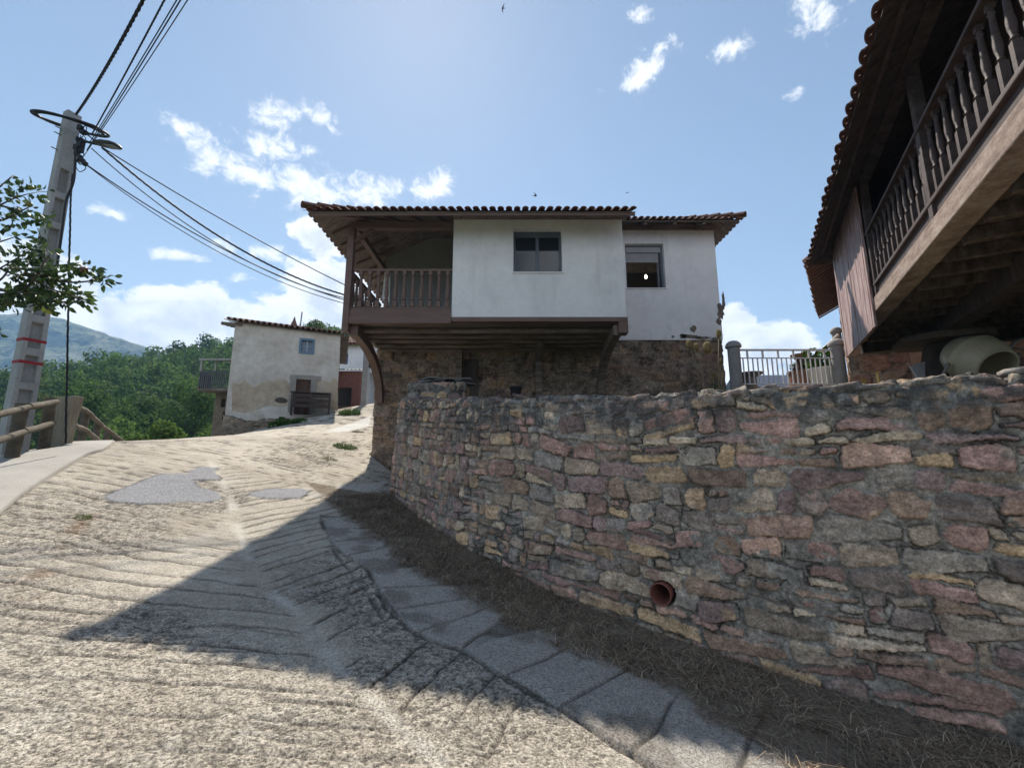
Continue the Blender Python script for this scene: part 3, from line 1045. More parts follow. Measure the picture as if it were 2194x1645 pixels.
def rubble_field(S, T, L, Tmax, seed, ch, cw, gap=0.012, warp=1.0, protr=(0.012, 0.05), pal=PAL_WALL, small=None, split=0.32):
    """height above the mortar bed and stone colour on a grid of wall coordinates (metres along, metres up)"""
    rs = random.Random(seed)
    ni, nj = S.shape
    Sw = S + warp * (0.022 * fbm(S * 2.4, T * 2.4, 3, seed) + 0.012 * fbm(S * 11, T * 11, 3, seed + 1))
    Tw = T + warp * (0.07 * fbm(S * 0.6, T * 0.5, 2, seed + 2) + 0.014 * fbm(S * 3.1, T * 3.1, 3, seed + 3) + 0.010 * fbm(S * 12, T * 12, 3, seed + 4))
    best = np.full(S.shape, -1.0)
    hgt = np.zeros(S.shape)
    C = np.zeros(S.shape + (3,))
    near_ = np.full(S.shape, -1.0)
    rag = 0.006 * fbm(S * 26, T * 26, 3, seed + 60) + 0.004 * fbm(S * 60, T * 60, 2, seed + 61)
    stones = []
    t = -0.15
    while t < Tmax + 0.2:
        h = rs.uniform(*ch)
        s = -0.4 - rs.random() * 0.3
        while s < L + 0.3:
            k = 1.0 if small is None else small(s + 0.2, t)
            w = rs.uniform(*cw) * k
            hh = h
            rects = [(s, s + w, t, t + hh)]
            q = rs.random()
            if q < split * 0.7 and hh > 0.15 and w > 0.2:
                m = rs.uniform(0.35, 0.65)
                rects = [(s, s + w, t, t + hh * m), (s, s + w, t + hh * m, t + hh)]
                if rs.random() < 0.5:
                    m2 = rs.uniform(0.3, 0.7)
                    rects = [rects[0], (s, s + w * m2, t + hh * m, t + hh), (s + w * m2, s + w, t + hh * m, t + hh)]
            elif q < split and w > 0.3:
                m2 = rs.uniform(0.3, 0.7)
                rects = [(s, s + w * m2, t, t + hh), (s + w * m2, s + w, t, t + hh)]
            for r in rects:
                stones.append(r)
            s += w
        t += h
    srow, tcol = S[:, 0], T[0, :]
    for (s0, s1, t0, t1) in stones:
        g = gap * rs.uniform(0.4, 1.7)
        cx, cy, a, b = (s0 + s1) / 2, (t0 + t1) / 2, (s1 - s0) / 2 - g, (t1 - t0) / 2 - g
        if a < 0.015 or b < 0.012:
            continue
        i0, i1 = np.searchsorted(srow, s0 - 0.12), np.searchsorted(srow, s1 + 0.12)
        j0, j1 = np.searchsorted(tcol, t0 - 0.14), np.searchsorted(tcol, t1 + 0.14)
        if i1 <= i0 or j1 <= j0:
            continue
        u, v = Sw[i0:i1, j0:j1] - cx, Tw[i0:i1, j0:j1] - cy
        ang = [rs.gauss(0, 0.19) for _ in range(4)]
        d = np.minimum.reduce([a * rs.uniform(0.9, 1.04) - (u * cos(ang[0]) + v * sin(ang[0])), a * rs.uniform(0.9, 1.04) + (u * cos(ang[1]) + v * sin(ang[1])),
                               b * rs.uniform(0.9, 1.05) - (v * cos(ang[2]) + u * sin(ang[2]) * 0.7), b * rs.uniform(0.9, 1.05) + (v * cos(ang[3]) + u * sin(ang[3]) * 0.7)])
        m = min(a, b)
        for sx in (-1, 1):
            for sy in (-1, 1):
                if rs.random() < 0.7:
                    th = rs.uniform(0.5, 1.07)
                    cut = m * rs.uniform(0.15, 0.75)
                    d = np.minimum(d, a * cos(th) + b * sin(th) - cut * 0.7 - (sx * u * cos(th) + sy * v * sin(th)))
        d = d + rag[i0:i1, j0:j1]
        near_[i0:i1, j0:j1] = np.maximum(near_[i0:i1, j0:j1], d)
        upd = d > np.maximum(best[i0:i1, j0:j1], 0)
        bev = min(m * 0.5, rs.uniform(0.008, 0.026))
        e = np.clip(d / bev, 0, 1)
        prof = np.sqrt(1 - (1 - e) ** 2)
        p = rs.uniform(*protr)
        tilt = (u * rs.gauss(0, 0.05) + v * rs.gauss(0, 0.07))
        strata = fbm(u * 3 + cx * 7, v * 24 + cy * 3, 3, seed + 17) * rs.choice((0.001, 0.003, 0.006))
        lump = fbm(Sw[i0:i1, j0:j1] * 7, Tw[i0:i1, j0:j1] * 9, 4, seed + rs.randrange(50), 0.55) * rs.uniform(0.004, 0.013)
        hh = prof * (p + tilt) + (strata + lump) * e
        col = np.array(rs.choice(pal)) * rs.uniform(0.78, 1.2)
        col2 = np.array(rs.choice(pal))
        f = sstep(0.1, 0.7, fbm(u * 5 + cx, v * 8 + cy, 4, seed + rs.randrange(60)))[..., None] * rs.choice((0.1, 0.3, 0.7))
        cc = col * (1 - f) + col2 * f
        band = 1 + 0.16 * fbm(u * 4 + cx * 3, v * 30 + cy * 11, 3, seed + 5)
        cc = cc * band[..., None]
        best[i0:i1, j0:j1] = np.where(upd, d, best[i0:i1, j0:j1])
        hgt[i0:i1, j0:j1] = np.where(upd, hh, hgt[i0:i1, j0:j1])
        C[i0:i1, j0:j1] = np.where(upd[..., None], cc, C[i0:i1, j0:j1])
    return best, hgt, C, near_


def masonry(name, path, zbot, ztop, matr, parent=None, seed=1, origin=None, ds=0.014, dt=0.014, top=0.5, down=0.3, batter=0.06, ch=(0.09, 0.28), cw=(0.14, 0.62), mortar=(0.175, 0.16, 0.14),
            pal=PAL_WALL, small=None, stain=None, crest=0.03, gap=0.012, level=0.012, smear=0.02, protr=(0.012, 0.05), holes=(), warp=1.0, sgrid=None, edge_r=0.06, split=0.32):
    """a rubble wall as one relief: it climbs the face along path (outside = right of the path), turns over the top and a little down the back"""
    pts = np.array(path, float)
    acc = np.concatenate([[0], np.cumsum(np.hypot(*(pts[1:] - pts[:-1]).T))])
    L = acc[-1]
    s = np.arange(0, L, ds) if sgrid is None else sgrid(L)
    px_, py_ = np.interp(s, acc, pts[:, 0]), np.interp(s, acc, pts[:, 1])
    e = 0.05
    tx = np.interp(s + e, acc, pts[:, 0]) - np.interp(s - e, acc, pts[:, 0])
    ty = np.interp(s + e, acc, pts[:, 1]) - np.interp(s - e, acc, pts[:, 1])
    ln = np.hypot(tx, ty)
    nx, ny = ty / ln, -tx / ln
    zb, zt = zbot(s, px_, py_), ztop(s, px_, py_)
    Hs = zt - zb
    Hm = Hs.max()
    t = np.concatenate([np.arange(0, Hm, dt), Hm + np.arange(0, top + down, dt * 1.3)])
    S, T = np.meshgrid(s, t, indexing='ij')
    # wall coordinate measured from the top edge, so that courses follow it
    best, hgt, C, near_ = rubble_field(S, T, L, Hm + top, seed, ch, cw, gap, warp, protr, pal, small, split)
    mn = level + smear * fbm(S * 1.6, T * 2.2, 4, seed + 77) + 0.006 * fbm(S * 22, T * 22, 3, seed + 78)
    if stain is not None:
        mn = mn + stain(S, T - Hm)[1]
    is_m = (best <= 0) | (hgt < mn)
    relief = np.where(is_m, np.minimum(mn, np.where(best > 0, 1, mn)), hgt)
    relief = np.where((best <= 0), np.minimum(mn, level + 0.012) - 0.006, relief)
    mc = np.array(mortar) * (1 + 0.45 * fbm(S * 4, T * 4, 4, seed + 80) + 0.3 * fbm(S * 17, T * 17, 3, seed + 81))[..., None]
    C = np.where(is_m[..., None], mc, C)
    # mottling of the stone faces and soot-dark seams where the mortar has washed out
    C = C * (1 + 0.20 * fbm(S * 6, T * 8, 4, seed + 83) + 0.20 * fbm(S * 24, T * 30, 3, seed + 84))[..., None]
    seam = np.exp(-((near_ + 0.003) / 0.0065) ** 2) * sstep(0.0, 0.35, fbm(S * 2.6, T * 2.6, 3, seed + 85) + 0.05)
    relief = relief - 0.012 * seam
    C = C * (1 - 0.72 * seam[..., None])
    if stain is not None:
        f, _, c = stain(S, T - Hm)
        C = C * (1 - f[..., None]) + np.array(c) * f[..., None]
    # section: up the face, over the edge, across the top
    v = T - Hm            # 0 at the top edge
    r = edge_r
    zz = np.where(v < 0, zt[:, None] + v, zt[:, None])
    out = np.where(v < 0, batter * (-v), 0.0)
    back = np.clip(v, 0, top)
    zz = np.where(v > top, zt[:, None] - (v - top), zz)
    # round the edge and put the relief along the local normal
    ang = np.clip((v + r) / (2 * r), 0, 1) * (pi / 2)
    na, nz = np.cos(ang), np.sin(ang)
    rnd = r * (1 - np.maximum(0, 1 - np.abs(v) / r))
    near = np.maximum(0, 1 - np.abs(v) / r) * r * 0.3
    off = out - back - near
    zz = zz - near
    cr = crest * (fbm(S * 1.7, S * 0 + seed, 4, seed + 90) * 1.0 + 0.6 * fbm(S * 7, T * 3, 3, seed + 91)) * sstep(-0.5, -0.05, v)
    zz = zz + cr + relief * nz * 1.6
    off = off + relief * na
    for (hs, ht, hr) in holes:
        dd = np.hypot(S - hs, v - ht)
        off = off - 0.42 * sstep(hr, hr * 0.93, dd)
    X = px_[:, None] + nx[:, None] * off
    Y = py_[:, None] + ny[:, None] * off
    keep = zz > (zb[:, None] - 0.15)
    mask = keep[:-1, :-1] | keep[1:, 1:]
    return grid_mesh(name, np.stack([X, Y, zz], -1), matr, parent, C, origin, mask=mask), (S, T)


def wall_ztop(s, x, y):
    return EYE + np.interp(s, [0, 0.9, 2.24, 3.86, 5.55, 6.93, 8.4, 9.73, 13], [1.36, 1.33, 1.18, 0.995, 0.865, 0.745, 0.70, 0.68, 0.65])


# ------------------------------------------------------------ the roadside wall
WALL_FULL = [(-1.75, 10.45), (-2.2, 10.35), (-2.45, 10.05)] + WALL


UPV = np.array((0, 0, 1.0))


def wall_stain(S, V):
    """black lichen and cement smears: a band of weathering along the crest, cement patches low down"""
    n = fbm(S * 1.4, V * 2.2, 4, 401)
    n2 = fbm(S * 9, V * 9, 4, 402)
    f = sstep(-0.75, -0.10, V + 0.40 * n) * sstep(-0.3, 0.4, n2 + 0.35 * n + 0.15) * 0.88
    c = np.array((0.085, 0.083, 0.08)) * np.ones(S.shape + (1,))
    pale = (sstep(0.2, 0.6, fbm(S * 13, V * 13, 3, 403)) * sstep(-0.7, -0.1, V))[..., None]
    c = c * (1 - pale) + np.array((0.22, 0.215, 0.20)) * pale
    lev = 0.020 * sstep(0.1, 0.6, fbm(S * 0.8, V * 1.1, 3, 405)) * sstep(-0.9, -1.9, V) + 0.018 * sstep(-0.5, -0.15, V) * sstep(-0.1, 0.4, n2)
    return f, lev, c


def build_wall():
    root = thing('stone_wall', (0.55, 6.1, EYE - 1.8), 'long curved rubble stone retaining wall with lichen darkened crest beside the road', 'wall')

    def sg(L):
        out = [0.0]
        while out[-1] < L:
            s = out[-1]
            out.append(s + float(np.interp(s, [0, 3, 6, 8.5, 10.5, 12.5], [0.016, 0.013, 0.0105, 0.009, 0.012, 0.04])))
        return np.array(out)
    c = np.array(at(1420, 1268, 5.13))      # where the drain pipe comes out of the face
    fine = np.array(smooth_path(WALL_FULL, 12))
    al = np.concatenate([[0], np.cumsum(np.hypot(*(fine[1:] - fine[:-1]).T))])
    hole_s = float(al[np.argmin(np.hypot(fine[:, 0] - c[0], fine[:, 1] - c[1]))])
    hole_v = float(c[2] - wall_ztop(hole_s, 0, 0))
    masonry('masonry', WALL_FULL, lambda s, x, y: G(x, y) - 0.25, wall_ztop, M_wall, root, seed=23, dt=0.0105, top=0.55, down=0.35, batter=0.05,
            sgrid=sg, holes=[(hole_s, hole_v, 0.128)], small=lambda s, t: (0.72 if s < 4.2 else (0.95 if s < 6 else 1.3)) * (1.3 if t > 0 and t < 1.1 and s > 6 else 1), stain=wall_stain, crest=0.03, ch=(0.10, 0.28), cw=(0.13, 0.52),
            level=0.003, smear=0.009, protr=(0.014, 0.040), gap=0.010, split=0.38, mortar=(0.25, 0.23, 0.195))
    # flat coping stones bedded along the crest
    pts = np.array(WALL_FULL)
    acc = np.concatenate([[0], np.cumsum(np.hypot(*(pts[1:] - pts[:-1]).T))])
    rs = random.Random(61)
    b = MB()
    V, F, CC = [], [], []
    s = 0.7
    while s < 11.6:
        w, dep, th = rs.uniform(0.12, 0.46), rs.uniform(0.18, 0.36), rs.uniform(0.018, 0.055)
        x, y = np.interp(s, acc, pts[:, 0]), np.interp(s, acc, pts[:, 1])
        x2, y2 = np.interp(s + 0.05, acc, pts[:, 0]), np.interp(s + 0.05, acc, pts[:, 1])
        t = np.array((x2 - x, y2 - y, 0)) / math.hypot(x2 - x, y2 - y)
        nn = np.array((t[1], -t[0], 0))
        z = float(wall_ztop(s, x, y)) + rs.uniform(-0.06, 0.02)
        tilt, tl2 = rs.gauss(0, 0.09), rs.gauss(0, 0.07)
        n = rs.choice((6, 7, 8, 9))
        c0 = np.array((x, y, z)) - nn * (dep * 0.5 - rs.uniform(-0.02, 0.045))
        col = np.array(rs.choice([(0.16, 0.15, 0.14), (0.22, 0.20, 0.18), (0.13, 0.125, 0.12), (0.26, 0.2, 0.17), (0.2, 0.15, 0.135)])) * rs.uniform(0.7, 1.3)
        ring = [(w * 0.5 * cos(a) * rs.uniform(0.75, 1.15) * (1.25 if abs(cos(a)) > .7 else 1), dep * 0.5 * sin(a) * rs.uniform(0.8, 1.2)) for a in [2 * pi * k / n + rs.uniform(-.2, .2) for k in range(n)]]
        o = len(V)
        for lev in (0, 1):
            for (u, v) in ring:
                k = 1.0 if lev == 0 else rs.uniform(0.88, 1.0)
                V.append(c0 + t * u * k + nn * v * k + UPV * (lev * th + tilt * u + tl2 * v + rs.gauss(0, 0.004)))
                CC.append(col * rs.uniform(0.85, 1.15))
        top, bot = c0 + UPV * (th + 0.004), c0 - UPV * 0.02
        V += [top, bot]
        CC += [col, col]
        for k in range(n):
            k2 = (k + 1) % n
            F += [(o + k, o + k2, o + n + k2), (o + k, o + n + k2, o + n + k), (o + n + k, o + n + k2, o + 2 * n), (o + k2, o + k, o + 2 * n + 1)]
        s += w * rs.uniform(0.35, 0.8)
    quads_mesh('coping_stones', V, F, M_wall, root, np.array(CC))
    # the clay drain pipe that sticks out of the face
    ax = np.array((-0.60, -0.80, -0.03))
    b = MB()
    b.lathe([(0.110, -0.40), (0.110, 0.055), (0.118, 0.06), (0.121, 0.072), (0.119, 0.082), (0.106, 0.082), (0.100, 0.06), (0.098, -0.37), (0.0, -0.375)], c, 32, ax)
    b.build('drain_pipe', mat('red_clay_pipe', [(0.16, 0.055, 0.04), (0.22, 0.085, 0.065)], scale=6, bump=0.3, bscale=40, rough=0.7, var=0.2), root, smooth='auto')


build_wall()


def build_pier():
    root = thing('stone_pier', (-1.8, 9.95, EYE + 0.9), 'short square rubble pier with slate cap rising behind the near end of the wall', 'pier')
    zt = EYE + 1.72
    path = [(-1.3, 10.9), (-2.42, 10.9), (-2.46, 10.0), (-2.42, 9.90), (-1.18, 9.90), (-1.12, 10.0), (-1.12, 10.9)]
    masonry('masonry', path, lambda s, x, y: 0 * s + EYE + 0.8, lambda s, x, y: zt + 0 * s, M_wall, root, seed=8, ds=0.02, dt=0.02, top=0.3, down=0.0, batter=0.0,
            ch=(0.2, 0.42), cw=(0.25, 0.6), crest=0.02, edge_r=0.04)
    b = MB()
    b.box(-2.2, -1.3, 10.1, 10.7, zt - 0.12, zt + 0.0)
    rs = random.Random(4)
    for k in range(16):
        x, y = -2.5 + rs.random() * 1.2, 9.80 + rs.random() * 0.7
        w, d = rs.uniform(0.25, 0.6), rs.uniform(0.25, 0.5)
        z = zt + 0.01 + 0.02 * (k % 5) + 0.06 * sin((x + 2.5) * 2.2)
        poly = [(x + w * cos(a) * rs.uniform(0.4, 0.55) + w * .5, y + d * sin(a) * rs.uniform(0.4, 0.55) + d * .5, z + 0.06 * cos(a) * rs.uniform(-.6, .6)) for a in [j * pi / 3.5 for j in range(7)]]
        b.prism(poly, (0, 0, 0.022))
    b.build('slate_cap', mat('slate', [(0.12, 0.12, 0.115), (0.25, 0.25, 0.24)], scale=5, bump=0.5, bscale=25, var=0.3), root)


build_pier()


# the raised ground behind the wall
def T_(x, y):
    return 0.55 + 0.0395 * (x - 3.95) + 0.1397 * (y - 3.74) + EYE


def build_terrace():
    xs, ys = np.arange(-4.1, 26, 0.16), np.arange(-4, 30, 0.16)
    X, Y = np.meshgrid(xs, ys, indexing='ij')
    Z = T_(X, np.minimum(Y, 13)) - 0.12 + 0.05 * fbm(X * 0.8, Y * 0.8, 4, 501) + 0.02 * fbm(X * 4, Y * 4, 3, 502)
    inner = offset_line([(-2.0, 10.6), (-2.3, 10.2)] + WALL, 0.30)
    poly = inner + [(12, -3.5), (25.5, -3.5), (25.5, 29), (-4.0, 29), (-4.0, 12.9), (-2.0, 12.9)]
    cx, cy = (X[:-1, :-1] + X[1:, 1:]) / 2, (Y[:-1, :-1] + Y[1:, 1:]) / 2
    M = mat('terrace_earth', [(0.10, 0.08, 0.05), (0.16, 0.13, 0.085), (0.09, 0.11, 0.04)], scale=1.3, bump=0.6, bscale=30, var=0.3)
    tag(grid_mesh('terrace', np.stack([X, Y, Z], -1), M, mask=inpoly(cx, cy, poly)), 'earth terrace behind the stone wall', None, None, 'structure')


build_terrace()

# ------------------------------------------------------------ tiled roofs
def roof_plane(mb, e0, e1, up, length, pitch=0.2, lift=0.034, hip0=0.0, hip1=0.0, row=0.36, sub=8, thick=0.05):
    """clay tile slope: eave from e0 to e1, up = horizontal direction of the slope, rising; hip0/hip1 = how far each end runs in per metre"""
    e0, e1, up = np.array(e0, float), np.array(e1, float), np.array(up, float)
    ex = e1 - e0
    W_ = np.linalg.norm(ex)
    ex = ex / W_
    sl = np.linalg.norm(up)
    n = max(2, int(round(W_ / pitch)))
    p = W_ / n
    nr = int(math.ceil(length / row))
    rs = random.Random(int(W_ * 100))
    nrm = np.cross(ex, up)
    nrm /= np.linalg.norm(nrm)
    if nrm[2] < 0:
        nrm = -nrm
    for i in range(n):
        jig = [rs.gauss(0, 0.012) for _ in range(nr + 1)]
        for j in range(nr):
            v0, v1 = j * row, min((j + 1) * row + 0.05, length)
            xm = (i + 0.5) * p
            lim = length
            if hip0:
                lim = min(lim, xm / hip0)
            if hip1:
                lim = min(lim, (W_ - xm) / hip1)
            if v0 >= lim:
                break
            v1 = min(v1, lim)
            vs, fs = [], []
            ds = jig[j]
            for (v, lz, rr) in ((v0 + ds, 0.030, 1.0), (v1, 0.0, 0.86)):
                for k in range(sub + 1):
                    a = pi * k / sub
                    # a convex cover tile over a trough
                    x = xm - cos(a) * p * 0.40 * rr
                    h = sin(a) * lift * 1.5 * rr + lz
                    vs.append(e0 + ex * x + up * v + nrm * h)
                for k in range(sub + 1):
                    a = pi * k / sub
                    x = xm - cos(a) * p * 0.34 * rr
                    h = sin(a) * (lift * 1.5 - 0.02) * rr + lz - 0.002
                    vs.append(e0 + ex * x + up * v + nrm * h)
            q = sub + 1
            for k in range(sub):
                fs.append((k, k + 1, 2 * q + k + 1, 2 * q + k))
                fs.append((q + k + 1, q + k, 3 * q + k, 3 * q + k + 1))
                fs.append((k + 1, k, q + k, q + k + 1))
            mb.add(vs, fs)
            # trough between covers
            vs, fs = [], []
            for v in (v0 + ds * 0.5 - 0.03 * (j == 0), v1):
                lz = 0.012 if v == v0 + ds * 0.5 else 0
                for k in range(5):
                    a = pi * k / 4
                    vs.append(e0 + ex * (xm - p / 2 - cos(a) * p * 0.34) + up * v + nrm * (-sin(a) * lift * 0.8 + lz + 0.005))
            fs = [(k, k + 1, 5 + k + 1, 5 + k) for k in range(4)]
            mb.add(vs, fs)
    return mb


def ridge_tiles(mb, a, b, r=0.10, step=0.38):
    a, b = np.array(a, float), np.array(b, float)
    d = b - a
    L = np.linalg.norm(d)
    d /= L
    s = np.cross(d, (0, 0, 1))
    s /= np.linalg.norm(s)
    u = np.cross(s, d)
    n = max(1, int(L / step))
    rs = random.Random(int(L * 77))
    for i in range(n):
        p0, p1 = a + d * (i * L / n - 0.03), a + d * ((i + 1) * L / n)
        vs = []
        off = rs.gauss(0, 0.008)
        for (p, rr, l) in ((p0, r, 0.025), (p1, r * 0.84, 0.0)):
            for q in (1.0, 0.85):
                for k in range(9):
                    t = pi * k / 8
                    vs.append(p + s * cos(t) * rr * q + u * (sin(t) * rr * q * 0.95 + l + off))
        fs = []
        for k in range(8):
            fs += [(k, k + 1, 18 + k + 1, 18 + k), (9 + k + 1, 9 + k, 27 + k, 27 + k + 1), (k + 1, k, 9 + k, 9 + k + 1), (18 + k, 18 + k + 1, 27 + k + 1, 27 + k)]
        mb.add(vs, fs)
    return mb


def baluster_mb(h, r=0.05, foot=0.2, head=0.1):
    """a turned baluster standing on z = 0"""
    b = MB()
    w = r * 0.95
    b.box(-w, w, -w, w, 0, h * foot)
    b.box(-w * .9, w * .9, -w * .9, w * .9, h * (1 - head), h)
    z0, z1 = h * foot, h * (1 - head)
    d = z1 - z0
    prof = [(r * .7, z0), (r * .6, z0 + d * .03), (r * 1.02, z0 + d * .06), (r * .62, z0 + d * .10), (r * .98, z0 + d * .22), (r * 1.06, z0 + d * .34), (r * .82, z0 + d * .5),
            (r * .96, z0 + d * .53), (r * .8, z0 + d * .56), (r * .72, z0 + d * .78), (r * .62, z0 + d * .88), (r * .95, z0 + d * .92), (r * .6, z0 + d * .96), (r * .7, z1)]
    b.lathe(prof, (0, 0, 0), 10)
    return b


def repeat_part(first, locs, parent, rotz=None):
    """copies of a finished part at other places of its thing"""
    out = [first]
    for k, p in enumerate(locs):
        o = first if k == 0 else first.copy()
        if k:
            COL.objects.link(o)
            o.parent = parent
            ORIGIN[o] = ORIGIN[parent]
        o.location = tuple(np.array(p) - np.array(ORIGIN[parent]))
        if rotz is not None:
            o.rotation_euler = (0, 0, rotz)
        out.append(o)
    return out


# ------------------------------------------------------------ the white house with the timber gallery
def build_house():
    XL, XB, XR, XE = -4.1, -1.50, 2.83, 6.47
    YF, YB, YK = 10.2, 12.8, 22.0
    Z = lambda r: r + EYE
    root = thing('village_house', (1.2, 12.8, Z(1.6)), 'white house with overhanging timber gallery and jettied upper floor on dark stone base', 'house')
    # stone base
    def zt(s, x, y):
        return Z(3.3) + 0.26 * sstep(XR - 0.1, XR, x)
    masonry('stone_base', [(XL - 0.05, YK), (XL - 0.05, YB + 0.1), (XL + 0.03, YB), (XE - 0.06, YB), (XE + 0.02, YB + 0.1), (XE + 0.02, YK)], lambda s, x, y: 0 * s + Z(-0.6), zt, M_base, root,
            seed=5, ds=0.03, dt=0.028, top=0.25, down=0, batter=0.0, ch=(0.16, 0.42), cw=(0.25, 0.9), mortar=(0.23, 0.18, 0.14), pal=PAL_BASE, crest=0.0, level=0.022, smear=0.03, protr=(0.012, 0.034), edge_r=0.02)
    # white jettied box: front with its window, both cheeks
    wx0, wx1, wz0, wz1 = (1101, 583), (1200, 490), 0, 0
    w0, w1 = at(1100, 583, YF), at(1203, 490, YF)
    b = MB()
    zb, ztp = Z(3.43), Z(6.05)
    b.holed((XB, YF, zb), (1, 0, 0), (0, 0, 1), (0, 1, 0), XR - XB, ztp - zb, 0.28, [(w0[0] - XB, w1[0] - XB, w0[2] - zb, w1[2] - zb)])
    b.box(XB, XB + 0.2, YF + 0.28, YB - 0.03, zb, ztp + 0.08)
    b.box(XR - 0.2, XR, YF + 0.28, YB - 0.03, zb, ztp + 0.08)
    for xx in (XB, XR - 0.2):
        b.prism([(xx, YF + 0.28, ztp + 0.083), (xx, YB - 0.03, ztp + 0.083), (xx, YB - 0.03, ztp + 1.05)], (0.2, 0, 0))
    b.build('jetty_wall', M_white, root)
    # plain white wall to the right with its own window opening
    v0, v1 = at(1343, 617, YB - 0.05), at(1421, 522, YB - 0.05)
    b = MB()
    b.holed((XR - 0.3, YB - 0.05, Z(3.56)), (1, 0, 0), (0, 0, 1), (0, 1, 0), XE - XR + 0.3, 3.85, 0.4, [(v0[0] - XR + 0.3, v1[0] - XR + 0.3, v0[2] - Z(3.56), v1[2] - Z(3.56))])
    b.box(XE - 0.4, XE, YB + 0.35, YK, Z(3.56), Z(7.4))
    b.box(XL, XE - 0.4, YK - 0.4, YK, Z(3.3), Z(5.9))
    b.box(XL, XL + 0.4, YB + 0.4, YK - 0.4, Z(3.3), Z(6.35))
    b.build('plaster_wall', M_white, root)
    # places where the plaster has fallen off
    rs = random.Random(3)
    M_bare = mat('bare_stone', [(0.14, 0.115, 0.09), (0.22, 0.18, 0.145)], scale=6, bump=0.8, bscale=25, var=0.3)
    b = MB()

    def patch(cx, cz, w, h, n=16, seed=1):
        r2 = random.Random(seed)
        poly = []
        for k in range(n):
            a = 2 * pi * k / n
            r = r2.uniform(0.55, 1.0)
            poly.append((cx + cos(a) * w * r, YB - 0.062, cz + sin(a) * h * r))
        b = MB()
        b.prism(poly, (0, 0.011, 0))
        b.build('bare_patch', M_bare, root)
    for (x, y, w, h, sd) in ((1542, 668, 9, 24, 1), (1538, 690, 7, 9, 2), (1548, 645, 4, 26, 3), (1478, 722, 26, 6, 4), (1484, 706, 8, 9, 5), (1462, 721, 9, 7, 6), (1440, 722, 4, 4, 7), (1505, 725, 20, 5, 8), (1533, 727, 16, 4, 9)):
        c = at(x, y, YB)
        k = 13.2 / FPX
        patch(c[0], c[2], w * k, h * k, 18, sd)
    # windows
    def window(name, a, c, y, shutter):
        fr = MB()
        t = 0.06
        x0, x1, z0, z1 = a[0], c[0], a[2], c[2]
        yy = y + 0.16
        for q in ((x0, x1, z1 - t * (2.6 if not shutter else 1.2), z1), (x0, x1, z0, z0 + t)):
            fr.box(q[0], q[1], yy, yy + 0.07, q[2], q[3])
        for q in ((x0, x0 + t), (x1 - t, x1), ((x0 + x1) / 2 - t * .7, (x0 + x1) / 2 + t * .7))[:3 if not shutter else 2]:
            fr.box(q[0], q[1], yy - 0.004, yy + 0.074, z0 + t, z1 - t * 1.2)
        f = fr.build(name, M_frame, root, bevel=0.006)
        g = MB()
        if not shutter:
            g.box(x0 + t, x1 - t, yy + 0.03, yy + 0.036, z0 + t, z1 - t)
            g.build('pane', M_glass, f)
            cu = MB()     # pale net curtain close behind the glass
            n = 40
            vs, fs = [], []
            for k in range(n + 1):
                x = (x0 + x1) / 2 + 0.06 + (x1 - x0 - 0.3) / 2 * k / n
                yv = yy + 0.12 + 0.012 * sin(k * 1.3)
                vs += [(x, yv, z0 + 0.05), (x, yv, z1 - 0.12)]
            fs = [(2 * k, 2 * k + 2, 2 * k + 3, 2 * k + 1) for k in range(n)]
            cu.add(vs, fs)
            cu.build('curtain', mat('grey_curtain', [(0.5, 0.52, 0.55)], bump=0, var=0.05), f, smooth=True)
        else:
            s = MB()      # roller shutter and its box at the head
            zs = z1 - (z1 - z0) * 0.36
            k = 0
            z = z1 - 0.24
            s.box(x0 + t, x1 - t, yy - 0.03, yy + 0.05, z1 - 0.24, z1 - 0.06)
            while z > zs:
                s.box(x0 + t, x1 - t * 2, yy + 0.02, yy + 0.034, z - 0.045, z - 0.004)
                z -= 0.045
            s.build('roller_shutter', mat('grey_shutter', [(0.3, 0.3, 0.31), (0.36, 0.36, 0.37)], bump=0.05, var=0.06), f)
            o = MB()      # the sash stands open inside
            o.box(x1 - t * 2.6, x1 - t * 1.5, yy + 0.09, yy + 0.12, z0 + t, zs)
            o.build('open_sash', M_frame, f)
        sl = MB()
        sl.box(x0 - 0.03, x1 + 0.03, y - 0.03, y + 0.16, z0 - 0.035, z0 - 0.003)
        sl.build('sill', M_white, f)
        return f
    window('window', w0, w1, YF, False)
    window('window', v0, v1, YB - 0.05, True)
    # dark rooms behind the openings
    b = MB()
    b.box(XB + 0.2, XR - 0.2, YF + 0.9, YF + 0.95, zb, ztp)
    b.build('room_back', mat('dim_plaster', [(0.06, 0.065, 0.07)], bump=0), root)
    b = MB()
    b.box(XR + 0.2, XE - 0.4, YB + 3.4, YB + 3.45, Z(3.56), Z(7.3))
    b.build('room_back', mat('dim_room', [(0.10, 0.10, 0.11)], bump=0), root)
    # timber: deck edge, sole plate under the box, posts, wall plates
    b = MB()
    b.box(XL, XB - 0.004, YF - 0.02, YF + 0.13, Z(3.46), Z(3.64))
    b.box(XL + 0.02, XB - 0.004, YF - 0.05, YF + 0.10, Z(3.26), Z(3.455))
    b.box(XB, XR + 0.03, YF - 0.03, YF + 0.2, Z(3.31), Z(3.427))
    b.box(XR - 0.2, XR + 0.03, YF - 0.034, YF + 0.25, Z(3.02), Z(3.306))
    b.box(XL, XL + 0.14, YF + 0.135, YB, Z(3.44), Z(3.62))
    b.box(XL + 0.02, XL + 0.12, YF + 0.135, YB, Z(3.26), Z(3.435))
    b.box(XR - 0.1, XR + 0.025, YF + 0.255, YB - 0.06, Z(3.31), Z(3.427))
    b.build('deck_beam', M_beam, root, bevel=0.008)
    b = MB()
    b.box(XL - 0.08, XL + 0.08, YF - 0.07, YF + 0.10, Z(3.05), Z(5.80))
